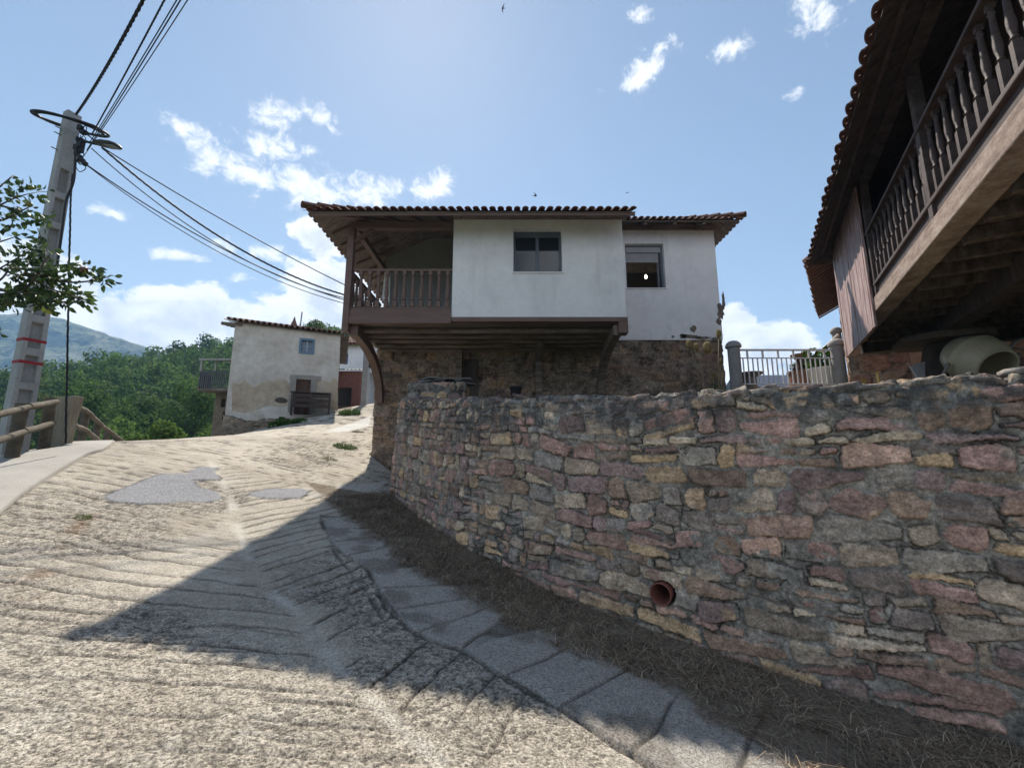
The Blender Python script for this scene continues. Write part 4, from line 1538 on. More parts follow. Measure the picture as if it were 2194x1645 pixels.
    b.build('corner_post', M_beam, root, bevel=0.01)
    b = MB()
    b.box(XL - 0.02, XB - 0.01, YF - 0.02, YF + 0.12, Z(5.80), Z(5.98))
    b.box(XL - 0.02, XL + 0.12, YF + 0.125, YB, Z(5.79), Z(5.97))
    b.beam((XL + 0.05, YF + 0.06, Z(5.45)), (XL + 0.5, YF + 0.06, Z(5.80)), 0.09, 0.1)
    b.build('wall_plate', M_beam, root, bevel=0.008)
    # floor of the gallery and jetty: old planks along the front on joists
    b = MB()
    rs = random.Random(9)
    y = YF + 0.22
    while y < YB - 0.1:
        w = rs.uniform(0.16, 0.3)
        dz = rs.uniform(-0.012, 0.012)
        b.box(XL + 0.15, XR - 0.02, y, min(y + w - 0.012, YB - 0.06), Z(3.34) + dz, Z(3.38) + dz)
        y += w
    for k in range(5):
        yy = YF + 0.55 + k * 0.5
        b.tube([(XL + 0.1, yy, Z(3.25)), (XB, yy + 0.02, Z(3.24)), (0.5, yy - 0.01, Z(3.245)), (XR - 0.12, yy, Z(3.25))], [0.07, 0.06, 0.075, 0.065], 8)
    b.build('plank_floor', M_oldwood, root, bevel=0.004)
    # curved brackets
    def bracket(x, w=0.2):
        p0, p1, p2 = np.array((YF + 0.12, 3.14)), np.array((YB - 0.25, 2.95)), np.array((YB - 0.10, 1.62))
        n = 14
        top, bot = [], []
        for i in range(n + 1):
            t = i / n
            q = (1 - t) ** 2 * p0 + 2 * t * (1 - t) * p1 + t * t * p2
            d = 2 * (1 - t) * (p1 - p0) + 2 * t * (p2 - p1)
            d /= np.linalg.norm(d)
            nn = np.array((-d[1], d[0]))
            hw = 0.13 - 0.03 * t
            top.append(q + nn * hw)
            bot.append(q - nn * hw)
        b = MB()
        for i in range(n):
            quad = [top[i], top[i + 1], bot[i + 1], bot[i]]
            vs = [(xx, q[0], Z(q[1])) for xx in (x - w / 2, x + w / 2) for q in quad]
            fs = [(0, 1, 5, 4), (2, 3, 7, 6)]
            if i == 0:
                fs.append((0, 4, 7, 3))
            if i == n - 1:
                fs.append((1, 2, 6, 5))
            fs += [(0, 3, 2, 1), (4, 5, 6, 7)]
            b.add(vs, fs)
        return b.build('bracket', M_beam if x < 0 else M_oldwood, root)
    bracket(XL + 0.16)
    bracket(XR - 0.2)
    b = MB()
    b.box(-1.68, -1.5, YB - 0.24, YB - 0.07, Z(1.2), Z(3.2))
    b.build('timber_post', M_oldwood, root, bevel=0.01)
    b = MB()
    b.box(0.70, 0.9, YB - 0.22, YB - 0.07, Z(1.2), Z(3.2))
    b.beam((0.8, YB - 0.15, Z(2.9)), (0.8, YF + 1.2, Z(3.2)), 0.16, 0.16)
    b.build('timber_post', M_oldwood, root, bevel=0.01)
    b = MB()      # small shelf slat and dark doorway boards beside the post
    b.box(-1.46, -1.02, YB - 0.085, YB - 0.06, Z(1.5), Z(2.95))
    b.build('boarded_door', M_hor, root)
    # gallery: rail, balusters, back wall
    zr0, zr1 = Z(3.645), Z(4.70)
    b = MB()
    b.box(XL + 0.09, XB - 0.01, YF - 0.01, YF + 0.07, zr1 - 0.06, zr1)
    b.box(XL - 0.04, XL + 0.05, YF + 0.105, YB - 0.06, zr1 - 0.062, zr1 - 0.002)
    b.box(XL + 0.09, XB - 0.01, YF - 0.005, YF + 0.065, zr0, zr0 + 0.05)
    b.box(XL - 0.035, XL + 0.045, YF + 0.105, YB - 0.06, zr0 - 0.02, zr0 + 0.03)
    b.build('handrail', M_beam, root, bevel=0.008)
    h = zr1 - zr0 - 0.115
    first = baluster_mb(h, 0.052, 0.16, 0.10).build('baluster', M_beam, None, smooth='auto')
    first.parent = root
    ORIGIN[first] = ORIGIN[root]
    n = 11
    locs = [(XL + 0.3 + (XB - XL - 0.42) * k / (n - 1), YF + 0.03, zr0 + 0.052) for k in range(n)]
    locs += [(XL + 0.005, YF + 0.3 + k * 0.235, zr0 + 0.032) for k in range(10)]
    repeat_part(first, locs, root)
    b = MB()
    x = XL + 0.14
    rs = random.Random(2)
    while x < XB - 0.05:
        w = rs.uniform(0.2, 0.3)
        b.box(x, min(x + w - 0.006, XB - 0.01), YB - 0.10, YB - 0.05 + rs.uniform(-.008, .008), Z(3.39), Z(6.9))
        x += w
    b.build('gallery_back', mat('veil_lifted_boards', [(0.25, 0.24, 0.24), (0.33, 0.31, 0.30)], scale=2, stretch=(6, 6, 1), bump=0.3, bscale=15, var=0.12), root)  # board grey lightened to stand in for lens veil over the recess
    b = MB()      # pale upright board leaning in the gallery
    p = [at(824, 583, YB - 0.35), at(836, 583, YB - 0.35), at(834, 655, YB - 0.35), at(818, 640, YB - 0.35)]
    b.prism(p, (0, 0.03, 0))
    b.build('pale_board', M_white, root)
    # ---- roof
    ye, ze = 9.42, Z(5.85)
    sl = 0.48
    xl, xr = -4.93, 3.0
    run = 7.1
    b = MB()
    roof_plane(b, (xl, ye, ze), (xr, ye, ze), (0, 1, sl), run, 0.2, hip0=1.0)
    roof_plane(b, (xl, ye + 2 * run, ze), (xl, ye, ze), (1, 0, sl), run, 0.25, hip0=1.0, hip1=1.0)
    roof_plane(b, (xr, ye + 2 * run, ze), (xl, ye + 2 * run, ze), (0, -1, sl), run, 0.4, hip1=1.0)
    ridge_tiles(b, (xl - 0.03, ye - 0.03, ze + 0.05), (xl + run, ye + run, ze + sl * run + 0.06), 0.12)
    ridge_tiles(b, (xl + run, ye + run, ze + sl * run + 0.06), (xr, ye + run, ze + sl * run + 0.06), 0.12)
    b.build('main_roof', M_tile, root)
    def soffit(b, p0, p1, up, length, hip0, hip1, dz, wmin=0.18, t=0.03):
        """boards along the eave under the tiles"""
        p0, p1, up = np.array(p0, float), np.array(p1, float), np.array(up, float)
        ex = p1 - p0
        W_ = np.linalg.norm(ex)
        ex /= W_
        v = 0.0
        rs = random.Random(int(W_ * 31))
        while v < length:
            w = rs.uniform(wmin, wmin * 1.6)
            v1 = min(v + w, length)
            j = rs.uniform(-0.006, 0.006)
            a0, a1, c0, c1 = v * hip0, W_ - v * hip1, v1 * hip0, W_ - v1 * hip1
            if c1 <= c0 + 0.01:
                break
            g = 0.006
            pts = [p0 + ex * a0 + up * v, p0 + ex * a1 + up * v, p0 + ex * c1 + up * (v1 - g), p0 + ex * c0 + up * (v1 - g)]
            pts = [q + np.array((0, 0, dz + j)) for q in pts]
            b.prism(pts, (0, 0, -t))
            v = v1
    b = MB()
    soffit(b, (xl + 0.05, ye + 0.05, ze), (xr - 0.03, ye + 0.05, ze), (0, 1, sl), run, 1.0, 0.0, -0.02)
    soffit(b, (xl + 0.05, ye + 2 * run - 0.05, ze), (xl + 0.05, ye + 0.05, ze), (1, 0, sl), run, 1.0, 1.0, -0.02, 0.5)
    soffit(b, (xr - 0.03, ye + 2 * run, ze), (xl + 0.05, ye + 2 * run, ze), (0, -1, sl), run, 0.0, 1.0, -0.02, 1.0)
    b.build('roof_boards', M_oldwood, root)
    b = MB()
    # rafters under the eave boards, tilting with the slope; the hip rafter
    x = XL + 0.3
    while x < xr - 0.1:
        b.beam((x, ye + 0.18, ze + 0.18 * sl - 0.10), (x, YB - 0.1, ze + (YB - 0.1 - ye) * sl - 0.10), 0.08, 0.10)
        x += 0.62
    y = ye + 1.1
    while y < YB + 3:
        b.beam((xl + 0.18, y, ze + 0.18 * sl - 0.10), (xl + 1.3, y, ze + 1.3 * sl - 0.10), 0.08, 0.10)
        y += 0.6
    b.beam((xl + 0.12, ye + 0.12, ze + 0.0), (xl + 3.2, ye + 3.2, ze + 3.2 * sl - 0.12), 0.14, 0.14)
    b.box(xl + 0.05, xr - 0.04, ye + 0.06, ye + 0.10, ze - 0.11, ze - 0.055)
    b.build('rafters', M_beam, root)
    b = MB()     # long purlin over the white wall, eave lining
    b.box(XB, XR + 0.12, YF - 0.12, YF + 0.05, Z(6.06), Z(6.24))
    b.build('purlin', M_oldwood, root, bevel=0.01)
    # the right-hand part of the roof
    ye2, ze2, xr2 = 12.02, Z(7.16), 6.98
    b = MB()
    roof_plane(b, (XR + 0.02, ye2, ze2), (xr2, ye2, ze2), (0, 1, sl), 4.1, 0.2, hip1=1.0)
    roof_plane(b, (xr2, ye2, ze2), (xr2, ye2 + 8.2, ze2), (-1, 0, sl), 4.1, 0.22, hip0=1.0, hip1=1.0)
    ridge_tiles(b, (xr2 + 0.05, ye2 - 0.05, ze2 + 0.06), (xr2 - 4.1, ye2 + 4.1, ze2 + sl * 4.1 + 0.06), 0.13)
    b.build('side_roof', M_tile, root)
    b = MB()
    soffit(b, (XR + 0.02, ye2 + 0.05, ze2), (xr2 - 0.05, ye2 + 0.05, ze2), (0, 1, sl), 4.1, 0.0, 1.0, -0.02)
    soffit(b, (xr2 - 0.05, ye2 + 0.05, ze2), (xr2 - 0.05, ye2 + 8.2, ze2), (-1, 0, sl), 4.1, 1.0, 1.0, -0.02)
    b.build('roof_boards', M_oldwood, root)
    b = MB()
    for x in (3.2, 4.1, 5.0, 5.9):
        b.beam((x, ye2 + 0.1, ze2 + 0.1 * sl - 0.1), (x, ye2 + 1.1, ze2 + 1.1 * sl - 0.10), 0.10, 0.11)
    b.box(XR + 0.02, xr2 - 0.5, YB - 0.14, YB - 0.055, ze2 + 0.02, ze2 + 0.2)
    b.build('rafters', M_oldwood, root)
    # a lit ceiling bulb seen through the right window: a thing of its own
    c = at(1384, 594, YB + 2.2)
    lt = thing('ceiling_lamp', (c[0], c[1], c[2]), 'small lit bulb hanging inside the open window with the roller shutter', 'lamp')
    e = bpy.data.materials.new('lit_bulb')
    e.use_nodes = True
    p = e.node_tree.nodes['Principled BSDF']
    p.inputs['Emission Color'].default_value = (1, 0.8, 0.5, 1)
    p.inputs['Emission Strength'].default_value = 9
    b = MB()
    b.lathe([(0.0, -0.05), (0.03, -0.04), (0.048, -0.01), (0.045, 0.02), (0.028, 0.06), (0.025, 0.09)], c, 14)
    b.build('bulb', e, lt, smooth=True)
    b = MB()
    b.lathe([(0.03, 0.09), (0.035, 0.10), (0.035, 0.16), (0.01, 0.18)], c, 12)
    b.tube([(c[0], c[1], c[2] + 0.17), (c[0], c[1], c[2] + 0.9)], 0.006, 6)
    b.build('cord', M_cable, lt)


build_house()


# ------------------------------------------------------------ the raised granary on the right
HC = np.array((8.42, 10.48, 0.0))            # far corner of its floor, on the side that faces the road
HB = np.array((-0.488, -0.873, 0.0))         # along the gallery towards the camera
HI = np.array((0.873, -0.488, 0.0))          # inwards, under the floor
UPZ = np.array((0, 0, 1.0))


def hp(s, i, zr):
    """point of the granary: s metres along the gallery, i metres in, zr above the eye"""
    return HC + HB * s + HI * i + UPZ * (zr + EYE)


def build_granary():
    root = thing('granary', tuple(hp(4.4, 2.5, 1.3)), 'dark raised timber granary with turned baluster gallery and tiled eave', 'granary')
    Ls, Wd = 9.0, 5.4
    zf = 2.53
    M_hy = mat('horreo_gallery_timber', [(0.045, 0.03, 0.028), (0.075, 0.052, 0.047), (0.10, 0.075, 0.07)], scale=1.4, stretch=(3, 3, 7), bump=0.5, bscale=12, rough=0.6, var=0.25, vscale=9)
    # frame beams round the floor
    b = MB()
    b.obox(hp(0, 0, 2.76), HB * Ls, HI * 0.30, UPZ * 0.27)
    b.build('side_beam', mat('worn_beam', [(0.16, 0.11, 0.09), (0.28, 0.21, 0.175), (0.38, 0.31, 0.265)], scale=1.2, stretch=(3, 3, 10), bump=0.6, bscale=10, rough=0.85, var=0.3, vscale=7), root, bevel=0.015)
    b = MB()
    b.obox(hp(0.0, 0.265, zf - 0.02), HB * 0.24, HI * (Wd - 0.53), UPZ * 0.3)
    b.obox(hp(Ls - 0.24, 0.265, zf - 0.02), HB * 0.24, HI * (Wd - 0.53), UPZ * 0.3)
    b.obox(hp(0, Wd - 0.26, zf), HB * Ls, HI * 0.26, UPZ * 0.36)
    for i in (1.3, 3.9):
        b.obox(hp(0.245, i - 0.16, zf - 0.10), HB * (Ls - 0.5), HI * 0.32, UPZ * 0.34)
    b.build('floor_beam', M_hor, root, bevel=0.012)
    b = MB()
    rs = random.Random(31)
    for k in range(14):
        s = 0.55 + k * 0.6
        b.obox(hp(s, 0.31, zf + 0.16), HB * rs.uniform(0.09, 0.13), HI * (Wd - 0.58), UPZ * 0.17)
    M_jo = mat('brown_joist', [(0.05, 0.037, 0.03), (0.10, 0.075, 0.06), (0.16, 0.125, 0.10)], scale=1.6, stretch=(6, 6, 3), bump=0.6, bscale=14, rough=0.9, var=0.3, vscale=9)
    b.build('floor_joists', M_jo, root, bevel=0.008)
    b = MB()
    i = 0.31
    while i < Wd - 0.3:
        w = rs.uniform(0.16, 0.28)
        b.obox(hp(0.05, i, zf + 0.335 + rs.uniform(-0.006, 0.006)), HB * (Ls - 0.1), HI * (w - 0.014), UPZ * 0.035)
        i += w
    b.build('floor_boards', M_jo, root)
    # boarded panel at the far end of the gallery
    M_pan = mat('worn_red_planks', [(0.06, 0.03, 0.027), (0.24, 0.10, 0.085), (0.46, 0.36, 0.34), (0.18, 0.08, 0.068), (0.34, 0.18, 0.155)], scale=4.5, stretch=(6, 6, 0.3), bump=0.45, bscale=14, rough=0.55, var=0.35, vscale=7, lo=0.28, hi=0.75)
    b = MB()
    s = -0.02
    while s < 2.95:
        w = min(rs.uniform(0.13, 0.22), 3.0 - s)
        b.obox(hp(s, -0.045 + rs.uniform(-0.006, 0.006), zf - 0.06), HB * (w - 0.006), HI * 0.04, UPZ * 3.2)
        s += w
    b.build('plank_panel', M_pan, root, bevel=0.003)
    b = MB()
    b.obox(hp(-0.03, 0.0, zf + 0.37), HB * 0.05, HI * Wd, UPZ * 2.9)
    b.build('end_wall', M_pan, root)
    # inner wall and the posts of the gallery
    b = MB()
    s = 0.06
    while s < Ls:
        w = rs.uniform(0.18, 0.3)
        b.obox(hp(s, 1.05 + rs.uniform(-.008, .008), zf + 0.28), HB * (w - 0.008), HI * 0.05, UPZ * 3.6)
        s += w
    b.build('inner_wall', M_hor, root)
    zr0, zr1 = 3.24, 4.30
    for s in (3.06, 6.10, 8.92):
        p = MB()
        p.obox(hp(s - 0.07, 0.02, zf + 0.362), HB * 0.14, HI * 0.13, UPZ * 3.0)
        p.build('post', M_hy, root, bevel=0.008)
    b = MB()
    b.obox(hp(2.98, 0.01, zr0), HB * (Ls - 3.0), HI * 0.15, UPZ * 0.065)
    b.build('bottom_rail', M_hy, root, bevel=0.012)
    b = MB()
    b.obox(hp(2.98, 0.0, zr1), HB * (Ls - 3.0), HI * 0.15, UPZ * 0.055)
    b.build('handrail', M_hy, root, bevel=0.01)
    b = MB()
    b.obox(hp(3.0, 0.06, 3.032), HB * (Ls - 3.05), HI * 0.03, UPZ * (zr0 - 3.034))
    b.build('kick_board', M_hy, root)
    h = zr1 - zr0 - 0.067
    first = baluster_mb(h, 0.035, 0.34, 0.07).build('baluster', M_hy, None, smooth='auto')
    first.parent = root
    ORIGIN[first] = ORIGIN[root]
    locs = []
    for a, c in ((3.06, 6.10), (6.10, 8.92)):
        n = 11
        locs += [tuple(hp(a + (c - a) * (k + 0.8) / (n + 0.6), 0.085, zr0 + 0.066)) for k in range(n)]
    repeat_part(first, locs, root, atan2(HB[1], HB[0]))
    # roof: slope over the gallery side, eave boards, far hip
    ze, lat, sl = 5.12, -0.56, 0.62
    e0, e1 = hp(-0.12, lat, ze), hp(Ls + 0.9, lat, ze)
    b = MB()
    roof_plane(b, e0, e1, HI + UPZ * sl, 3.3, 0.325, lift=0.05, hip0=1.0, row=0.4)
    e2 = hp(-0.12, Wd + 0.56, ze)
    roof_plane(b, e2, e0, HB + UPZ * sl, 3.3, 0.325, lift=0.07, hip0=1.0, hip1=1.0, row=0.4)
    ridge_tiles(b, e0 + np.array((0, 0, 0.06)), hp(-0.12 + 3.25, lat + 3.25, ze + 3.25 * sl + 0.08), 0.15)
    roof_plane(b, hp(Ls + 0.9, Wd + 0.56, ze), e2, -HI + UPZ * sl, 3.3, 0.45, lift=0.075, hip1=1.0, row=0.6, sub=4)
    b.build('tiled_roof', mat('shaded_clay_tile', [(0.07, 0.035, 0.028), (0.12, 0.06, 0.045), (0.09, 0.065, 0.055)], scale=4, bump=0.5, bscale=30, rough=0.9, var=0.35, vscale=7), root)  # clay tile darkened: shade on the eave put into the colour
    b = MB()
    v = 0.03
    rs = random.Random(77)
    # boards run down the slope, so their joints cross the eave
    s = -0.1
    while s < Ls + 0.85:
        w = rs.uniform(0.16, 0.26)
        lim = min(3.3, max(0.05, (s + 0.12 + 0.2)))
        j = rs.uniform(-0.008, 0.004)
        a0 = hp(s, lat + 0.03, ze - 0.05 + j)
        b.obox(a0, HB * (w - 0.008), (HI + UPZ * sl) * lim, UPZ * 0.03)
        s += w
    i = lat + 0.1
    while i < Wd + 0.5:
        w = rs.uniform(0.2, 0.3)
        lim = min(3.3, max(0.05, min(i - lat, Wd + 0.56 - i) + 0.2))
        b.obox(hp(-0.1, i, ze - 0.055), HI * (w - 0.008), (HB + UPZ * sl) * lim, UPZ * 0.03)
        i += w
    b.obox(hp(-0.1, Wd + 0.53, ze - 0.06), HB * (Ls + 0.9), (-HI + UPZ * sl) * 3.25, UPZ * 0.03)
    b.build('eave_boards', M_hor, root)
    b = MB()
    b.beam(hp(0.25, lat + 0.26, ze + 0.26 * sl - 0.085), hp(Ls + 0.8, lat + 0.26, ze + 0.26 * sl - 0.085), 0.05, 0.05)
    b.build('batten', M_hy, root)
    b = MB()
    b.obox(hp(0.03, 0.0, 5.36), HB * (Ls - 0.1), HI * 0.18, UPZ * 0.16)
    b.build('wall_plate', M_hor, root)
    # stone mushrooms and pillars
    for (s, i) in ((1.5, 1.3), (1.5, 3.9), (7.4, 1.3), (7.4, 3.9)):
        c = hp(s, i, 0)
        zt = float(T_(c[0], c[1])) - 0.15
        b = MB()
        hh = 2.30 + EYE - zt
        vs, fs = [], []
        for (w, z) in ((0.40, 0), (0.37, hh * 0.3), (0.31, hh * 0.65), (0.25, hh * 1.0)):
            for (a, d) in ((-1, -1), (1, -1), (1, 1), (-1, 1)):
                vs.append(c * (1, 1, 0) + HB * a * w + HI * d * w + UPZ * (zt + z))
        for k in range(3):
            for q in range(4):
                r = (q + 1) % 4
                fs.append((4 * k + q, 4 * k + r, 4 * k + 4 + r, 4 * k + 4 + q))
        fs += [(3, 2, 1, 0), (12, 13, 14, 15)]
        b.add(vs, fs)
        o = b.build('pillar', mat('dark_pillar_stone', [(0.06, 0.045, 0.036), (0.10, 0.075, 0.06)], scale=4, bump=0.6, bscale=22, var=0.3), root, bevel=0.03)
        b = MB()
        pts = []
        n = 18
        r2 = random.Random(int(s * 10 + i))
        for k in range(n):
            a = 2 * pi * k / n
            r = 0.72 * (1 + r2.uniform(-0.06, 0.06)) / max(abs(cos(a)), abs(sin(a))) ** 0.6
            pts.append(c * (1, 1, 0) + HB * cos(a) * r + HI * sin(a) * r + UPZ * (2.30 + EYE))
        b.prism(pts, UPZ * 0.13)
        b.build('capstone', mat('dark_cap_stone', [(0.10, 0.075, 0.06), (0.16, 0.125, 0.10)], scale=4, bump=0.6, bscale=22, var=0.3), root, bevel=0.02)
    return root


build_granary()


def build_outbuilding():
    root = thing('stone_outbuilding', (10.2, 12.0, EYE + 1.9), 'reddish stone outbuilding with tiled eave behind the granary', 'outbuilding')
    d1 = np.array((0.616, 0.788, 0))
    d2 = np.array((0.788, -0.616, 0))
    o = np.array((9.72, 12.05, 0))
    zb, zt = EYE + 1.5, EYE + 6.3
    path = [o + d1 * 6, o + d1 * 0.06, o + d2 * 0.06, o + d2 * 6]
    masonry('masonry', [(p[0], p[1]) for p in path], lambda s, x, y: 0 * s + zb, lambda s, x, y: 0 * s + zt, mat('reddish_masonry', [(0.85, 0.85, 0.85), (1.15, 1.1, 1.05)], scale=5, attr='Col', bump=0.8, bscale=30, bdist=0.02, var=0.35, vscale=18),
            root, seed=14, ds=0.03, dt=0.03, top=0.2, down=0, batter=0, ch=(0.25, 0.5), cw=(0.4, 1.0), pal=[(0.32, 0.19, 0.14), (0.36, 0.24, 0.17), (0.26, 0.16, 0.12), (0.34, 0.27, 0.2)], mortar=(0.24, 0.19, 0.15), crest=0)
    b = MB()
    for k, w in ((1.25, 0.35), (2.75, 0.3)):
        b.obox(o + d2 * k - d1 * 0.16 + UPZ * zb, d2 * w, d1 * 0.15, UPZ * 4.4)
    b.build('stone_buttress', mat('buttress_stone', [(0.3, 0.19, 0.15), (0.4, 0.3, 0.22)], scale=3, bump=0.6, bscale=18, var=0.25), root, bevel=0.02)
    b = MB()
    e0 = o - d2 * 0.75 - d1 * 0.1 + UPZ * (EYE + 5.9)
    roof_plane(b, e0, e0 + d1 * 6.5, d2 + UPZ * 0.5, 3.0, 0.3, lift=0.08, row=0.42)
    b.build('tiled_roof', M_tile, root)
    b = MB()
    for k in range(22):
        p = e0 + d1 * (0.05 + k * 0.3) + UPZ * -0.09
        b.obox(p, d1 * 0.12, (d2 + UPZ * 0.5) * 2.9, UPZ * 0.04)
    b.build('eave_laths', mat('reddish_laths', [(0.16, 0.085, 0.06), (0.22, 0.13, 0.09)], bump=0.3, var=0.2), root)


build_outbuilding()


# ------------------------------------------------------------ cement mixer under the granary
def build_mixer():
    c = np.array(at(2098, 772, 7.75))
    zt = float(T_(c[0], c[1])) - 0.1
    root = thing('cement_mixer', (c[0], c[1], zt), 'cream cement mixer with tilted drum and handwheel under the granary', 'cement mixer')
    M_cr = mat('cream_enamel', [(0.52, 0.45, 0.30), (0.6, 0.53, 0.38)], scale=3, bump=0.1, rough=0.4, var=0.12, spec=0.5, layer=[((0.2, 0.16, 0.11), 6, 0.66, 0.08)])
    ax = np.array((-0.10, -0.84, -0.53))
    ax /= np.linalg.norm(ax)
    b = MB()
    b.lathe([(0.0, -0.50), (0.26, -0.49), (0.34, -0.42), (0.42, -0.20), (0.44, -0.12), (0.455, -0.10), (0.455, -0.06), (0.44, -0.04), (0.435, 0.05), (0.42, 0.14), (0.36, 0.24), (0.31, 0.30), (0.31, 0.34), (0.325, 0.35),
             (0.325, 0.37), (0.295, 0.37), (0.29, 0.30), (0.38, 0.12), (0.40, -0.1), (0.30, -0.4), (0.0, -0.46)], c, 36, ax)
    b.build('drum', M_cr, root, smooth='auto')
    M_st = mat('mixer_steel', [(0.22, 0.2, 0.18), (0.3, 0.28, 0.25)], bump=0.15, rough=0.5, metal=0.3, var=0.2)
    w = c + np.array((0.86, -0.12, 0.02))
    b = MB()
    wa = np.array((-0.55, -0.8, 0.1))
    wa /= np.linalg.norm(wa)
    ex = np.cross(wa, UPZ)
    ex /= np.linalg.norm(ex)
    ey = np.cross(ex, wa)
    wc = w + np.array((-0.02, -0.02, 0.12))
    b.tube([wc + 0.27 * (cos(2 * pi * k / 28) * ex + sin(2 * pi * k / 28) * ey) for k in range(29)], 0.021, 8)
    for k in range(3):
        a = 2 * pi * k / 3 + 0.4
        b.tube([wc, wc + 0.27 * (cos(a) * ex + sin(a) * ey)], 0.013, 6)
    b.tube([wc - wa * 0.25, wc + wa * 0.05], 0.03, 10)
    b.build('handwheel', M_metal, root, smooth=True)
    b = MB()
    b.tube([c + np.array((-0.52, 0.05, -0.05)), c + np.array((-0.50, 0.3, -0.35)), (c[0] - 0.3, c[1] + 0.4, zt)], 0.03, 8)
    b.tube([c + np.array((0.52, 0.0, 0.0)), c + np.array((0.62, 0.1, -0.3)), (c[0] + 0.6, c[1] + 0.2, zt)], 0.035, 8)
    b.tube([c + np.array((0.44, 0.0, 0.02)), c + np.array((0.68, -0.06, 0.08))], 0.05, 12)
    b.tube([(c[0] - 0.3, c[1] + 0.4, zt + 0.03), (c[0] + 0.6, c[1] + 0.2, zt + 0.03)], 0.03, 8)
    b.build('stand', M_st, root, smooth=True)
    b = MB()
    b.obox(c + np.array((0.50, 0.05, -0.42)), (0.32, 0.06, 0), (0, 0.3, 0), (0, 0, 0.44))
    b.build('motor_housing', M_st, root, bevel=0.02)


build_mixer()

# white board leaning beside the pillar, yellow stake and blue hose in the weeds on the wall
b = MB()
p = at(2004, 800, 8.6)
b.obox((p[0] - 0.16, p[1], p[2] - 0.55), (0.33, -0.05, 0.10), (0.0, 0.06, 0.02), (-0.20, 0.12, 0.72))
t = b.build('leaning_board', mat('white_board', [(0.55, 0.53, 0.52), (0.65, 0.63, 0.62)], bump=0.1, var=0.1), None, bevel=0.006, origin=tuple(p))
tag(t, 'small white board leaning beside the dark granary pillar', 'board')
b = MB()
p, q = at(1880, 798, 6.2), at(1886, 835, 6.2)
b.tube([p, q, (q[0], q[1], q[2] - 0.2)], [0.013, 0.012, 0.012], 8)
b.tube([(p[0] - 0.05, p[1], p[2] - 0.01), (p[0] + 0.05, p[1], p[2] + 0.01)], 0.008, 6)
tag(b.build('stake', mat('yellow_stake', [(0.35, 0.24, 0.07)], bump=0.1, var=0.2), None, origin=tuple(q)), 'thin yellowish stake standing behind the wall crest', 'stake')
b = MB()
b.tube([at(1890, 828, 6.0), at(1905, 823, 6.05), at(1922, 823, 6.1), at(1945, 826, 6.15), at(1950, 832, 6.1)], 0.022, 8)
tag(b.build('hose', mat('blue_hose', [(0.03, 0.14, 0.2)], bump=0.05, rough=0.5, var=0.1), None, smooth=True, origin=at(1910, 826, 6.0)), 'short loop of blue hose lying on the wall crest', 'hose')


# ------------------------------------------------------------ gate railing, posts and pots by the house
def gatepost(px, y, zb_px, zt_px, r, label):
    c0 = at(px, zb_px, y)
    zt = at(px, zt_px, y)[2]
    zb = c0[2] - 0.35
    root = thing('gate_post', (c0[0], y, zb), label, 'gate post', 'round concrete gate posts')
    b = MB()
    b.lathe([(r, 0), (r, zt - zb - 0.22)], (c0[0], y, zb), 28)
    b.build('shaft', M_gatec, root, smooth='auto')
    b = MB()
    z = zt - zb - 0.22
    b.lathe([(r * 1.28, z + 0.002), (r * 1.32, z + 0.03), (r * 1.3, z + 0.07), (r * 1.1, z + 0.14), (r * 0.75, z + 0.19), (r * 0.3, z + 0.215), (0, z + 0.22)], (c0[0], y, zb), 28)
    b.build('domed_cap', M_gatec, root, smooth='auto')
    return c0[0], zb, zt


gx0, gzb, gzt = gatepost(1579, 12.55, 832, 730, 0.17, 'round grey concrete post with domed cap beside the house corner')
gx1, _, _ = gatepost(1803, 12.55, 826, 726, 0.17, 'round grey concrete post with domed cap beside the granary panel')
gx2, _, _ = gatepost(1803, 15.6, 800, 701, 0.15, 'far grey concrete post showing only its cap above the other post')


def build_railing():
    y = 12.55
    x0, x1 = gx0 + 0.17, gx1 - 0.17
    zt, zm, zb = at(1680, 748, y)[2], at(1680, 766, y)[2], at(1680, 824, y)[2]
    root = thing('railing', ((x0 + x1) / 2, y, zb), 'white painted metal railing between the two round concrete posts', 'railing')
    M = mat('white_metal_paint', [(0.68, 0.68, 0.69), (0.76, 0.76, 0.76)], bump=0.05, rough=0.5, var=0.08)
    b = MB()
    b.box(x0, x1, y - 0.03, y + 0.03, zt - 0.055, zt)
    b.box(x0, x1, y - 0.02, y + 0.02, zm - 0.03, zm)
    b.box(x0, x1, y - 0.02, y + 0.02, zb, zb + 0.035)
    b.build('rails', M, root, bevel=0.005)
    n = 19
    bar = MB()
    bar.box(-0.016, 0.016, -0.012, 0.012, 0, zm - zb - 0.066)
    first = bar.build('bar', M, None)
    first.parent = root
    ORIGIN[first] = ORIGIN[root]
    repeat_part(first, [(x0 + (x1 - x0) * (k + 0.6) / (n + 0.2), y, zb + 0.0355) for k in range(n)], root)
    bar = MB()
    bar.box(-0.026, 0.026, -0.014, 0.014, 0, zt - zm - 0.056)
    first = bar.build('short_bar', M, None)
    first.parent = root
    ORIGIN[first] = ORIGIN[root]
    repeat_part(first, [(x0 + (x1 - x0) * (k + 0.5) / 6, y, zm + 0.0005) for k in range(6)], root)


build_railing()


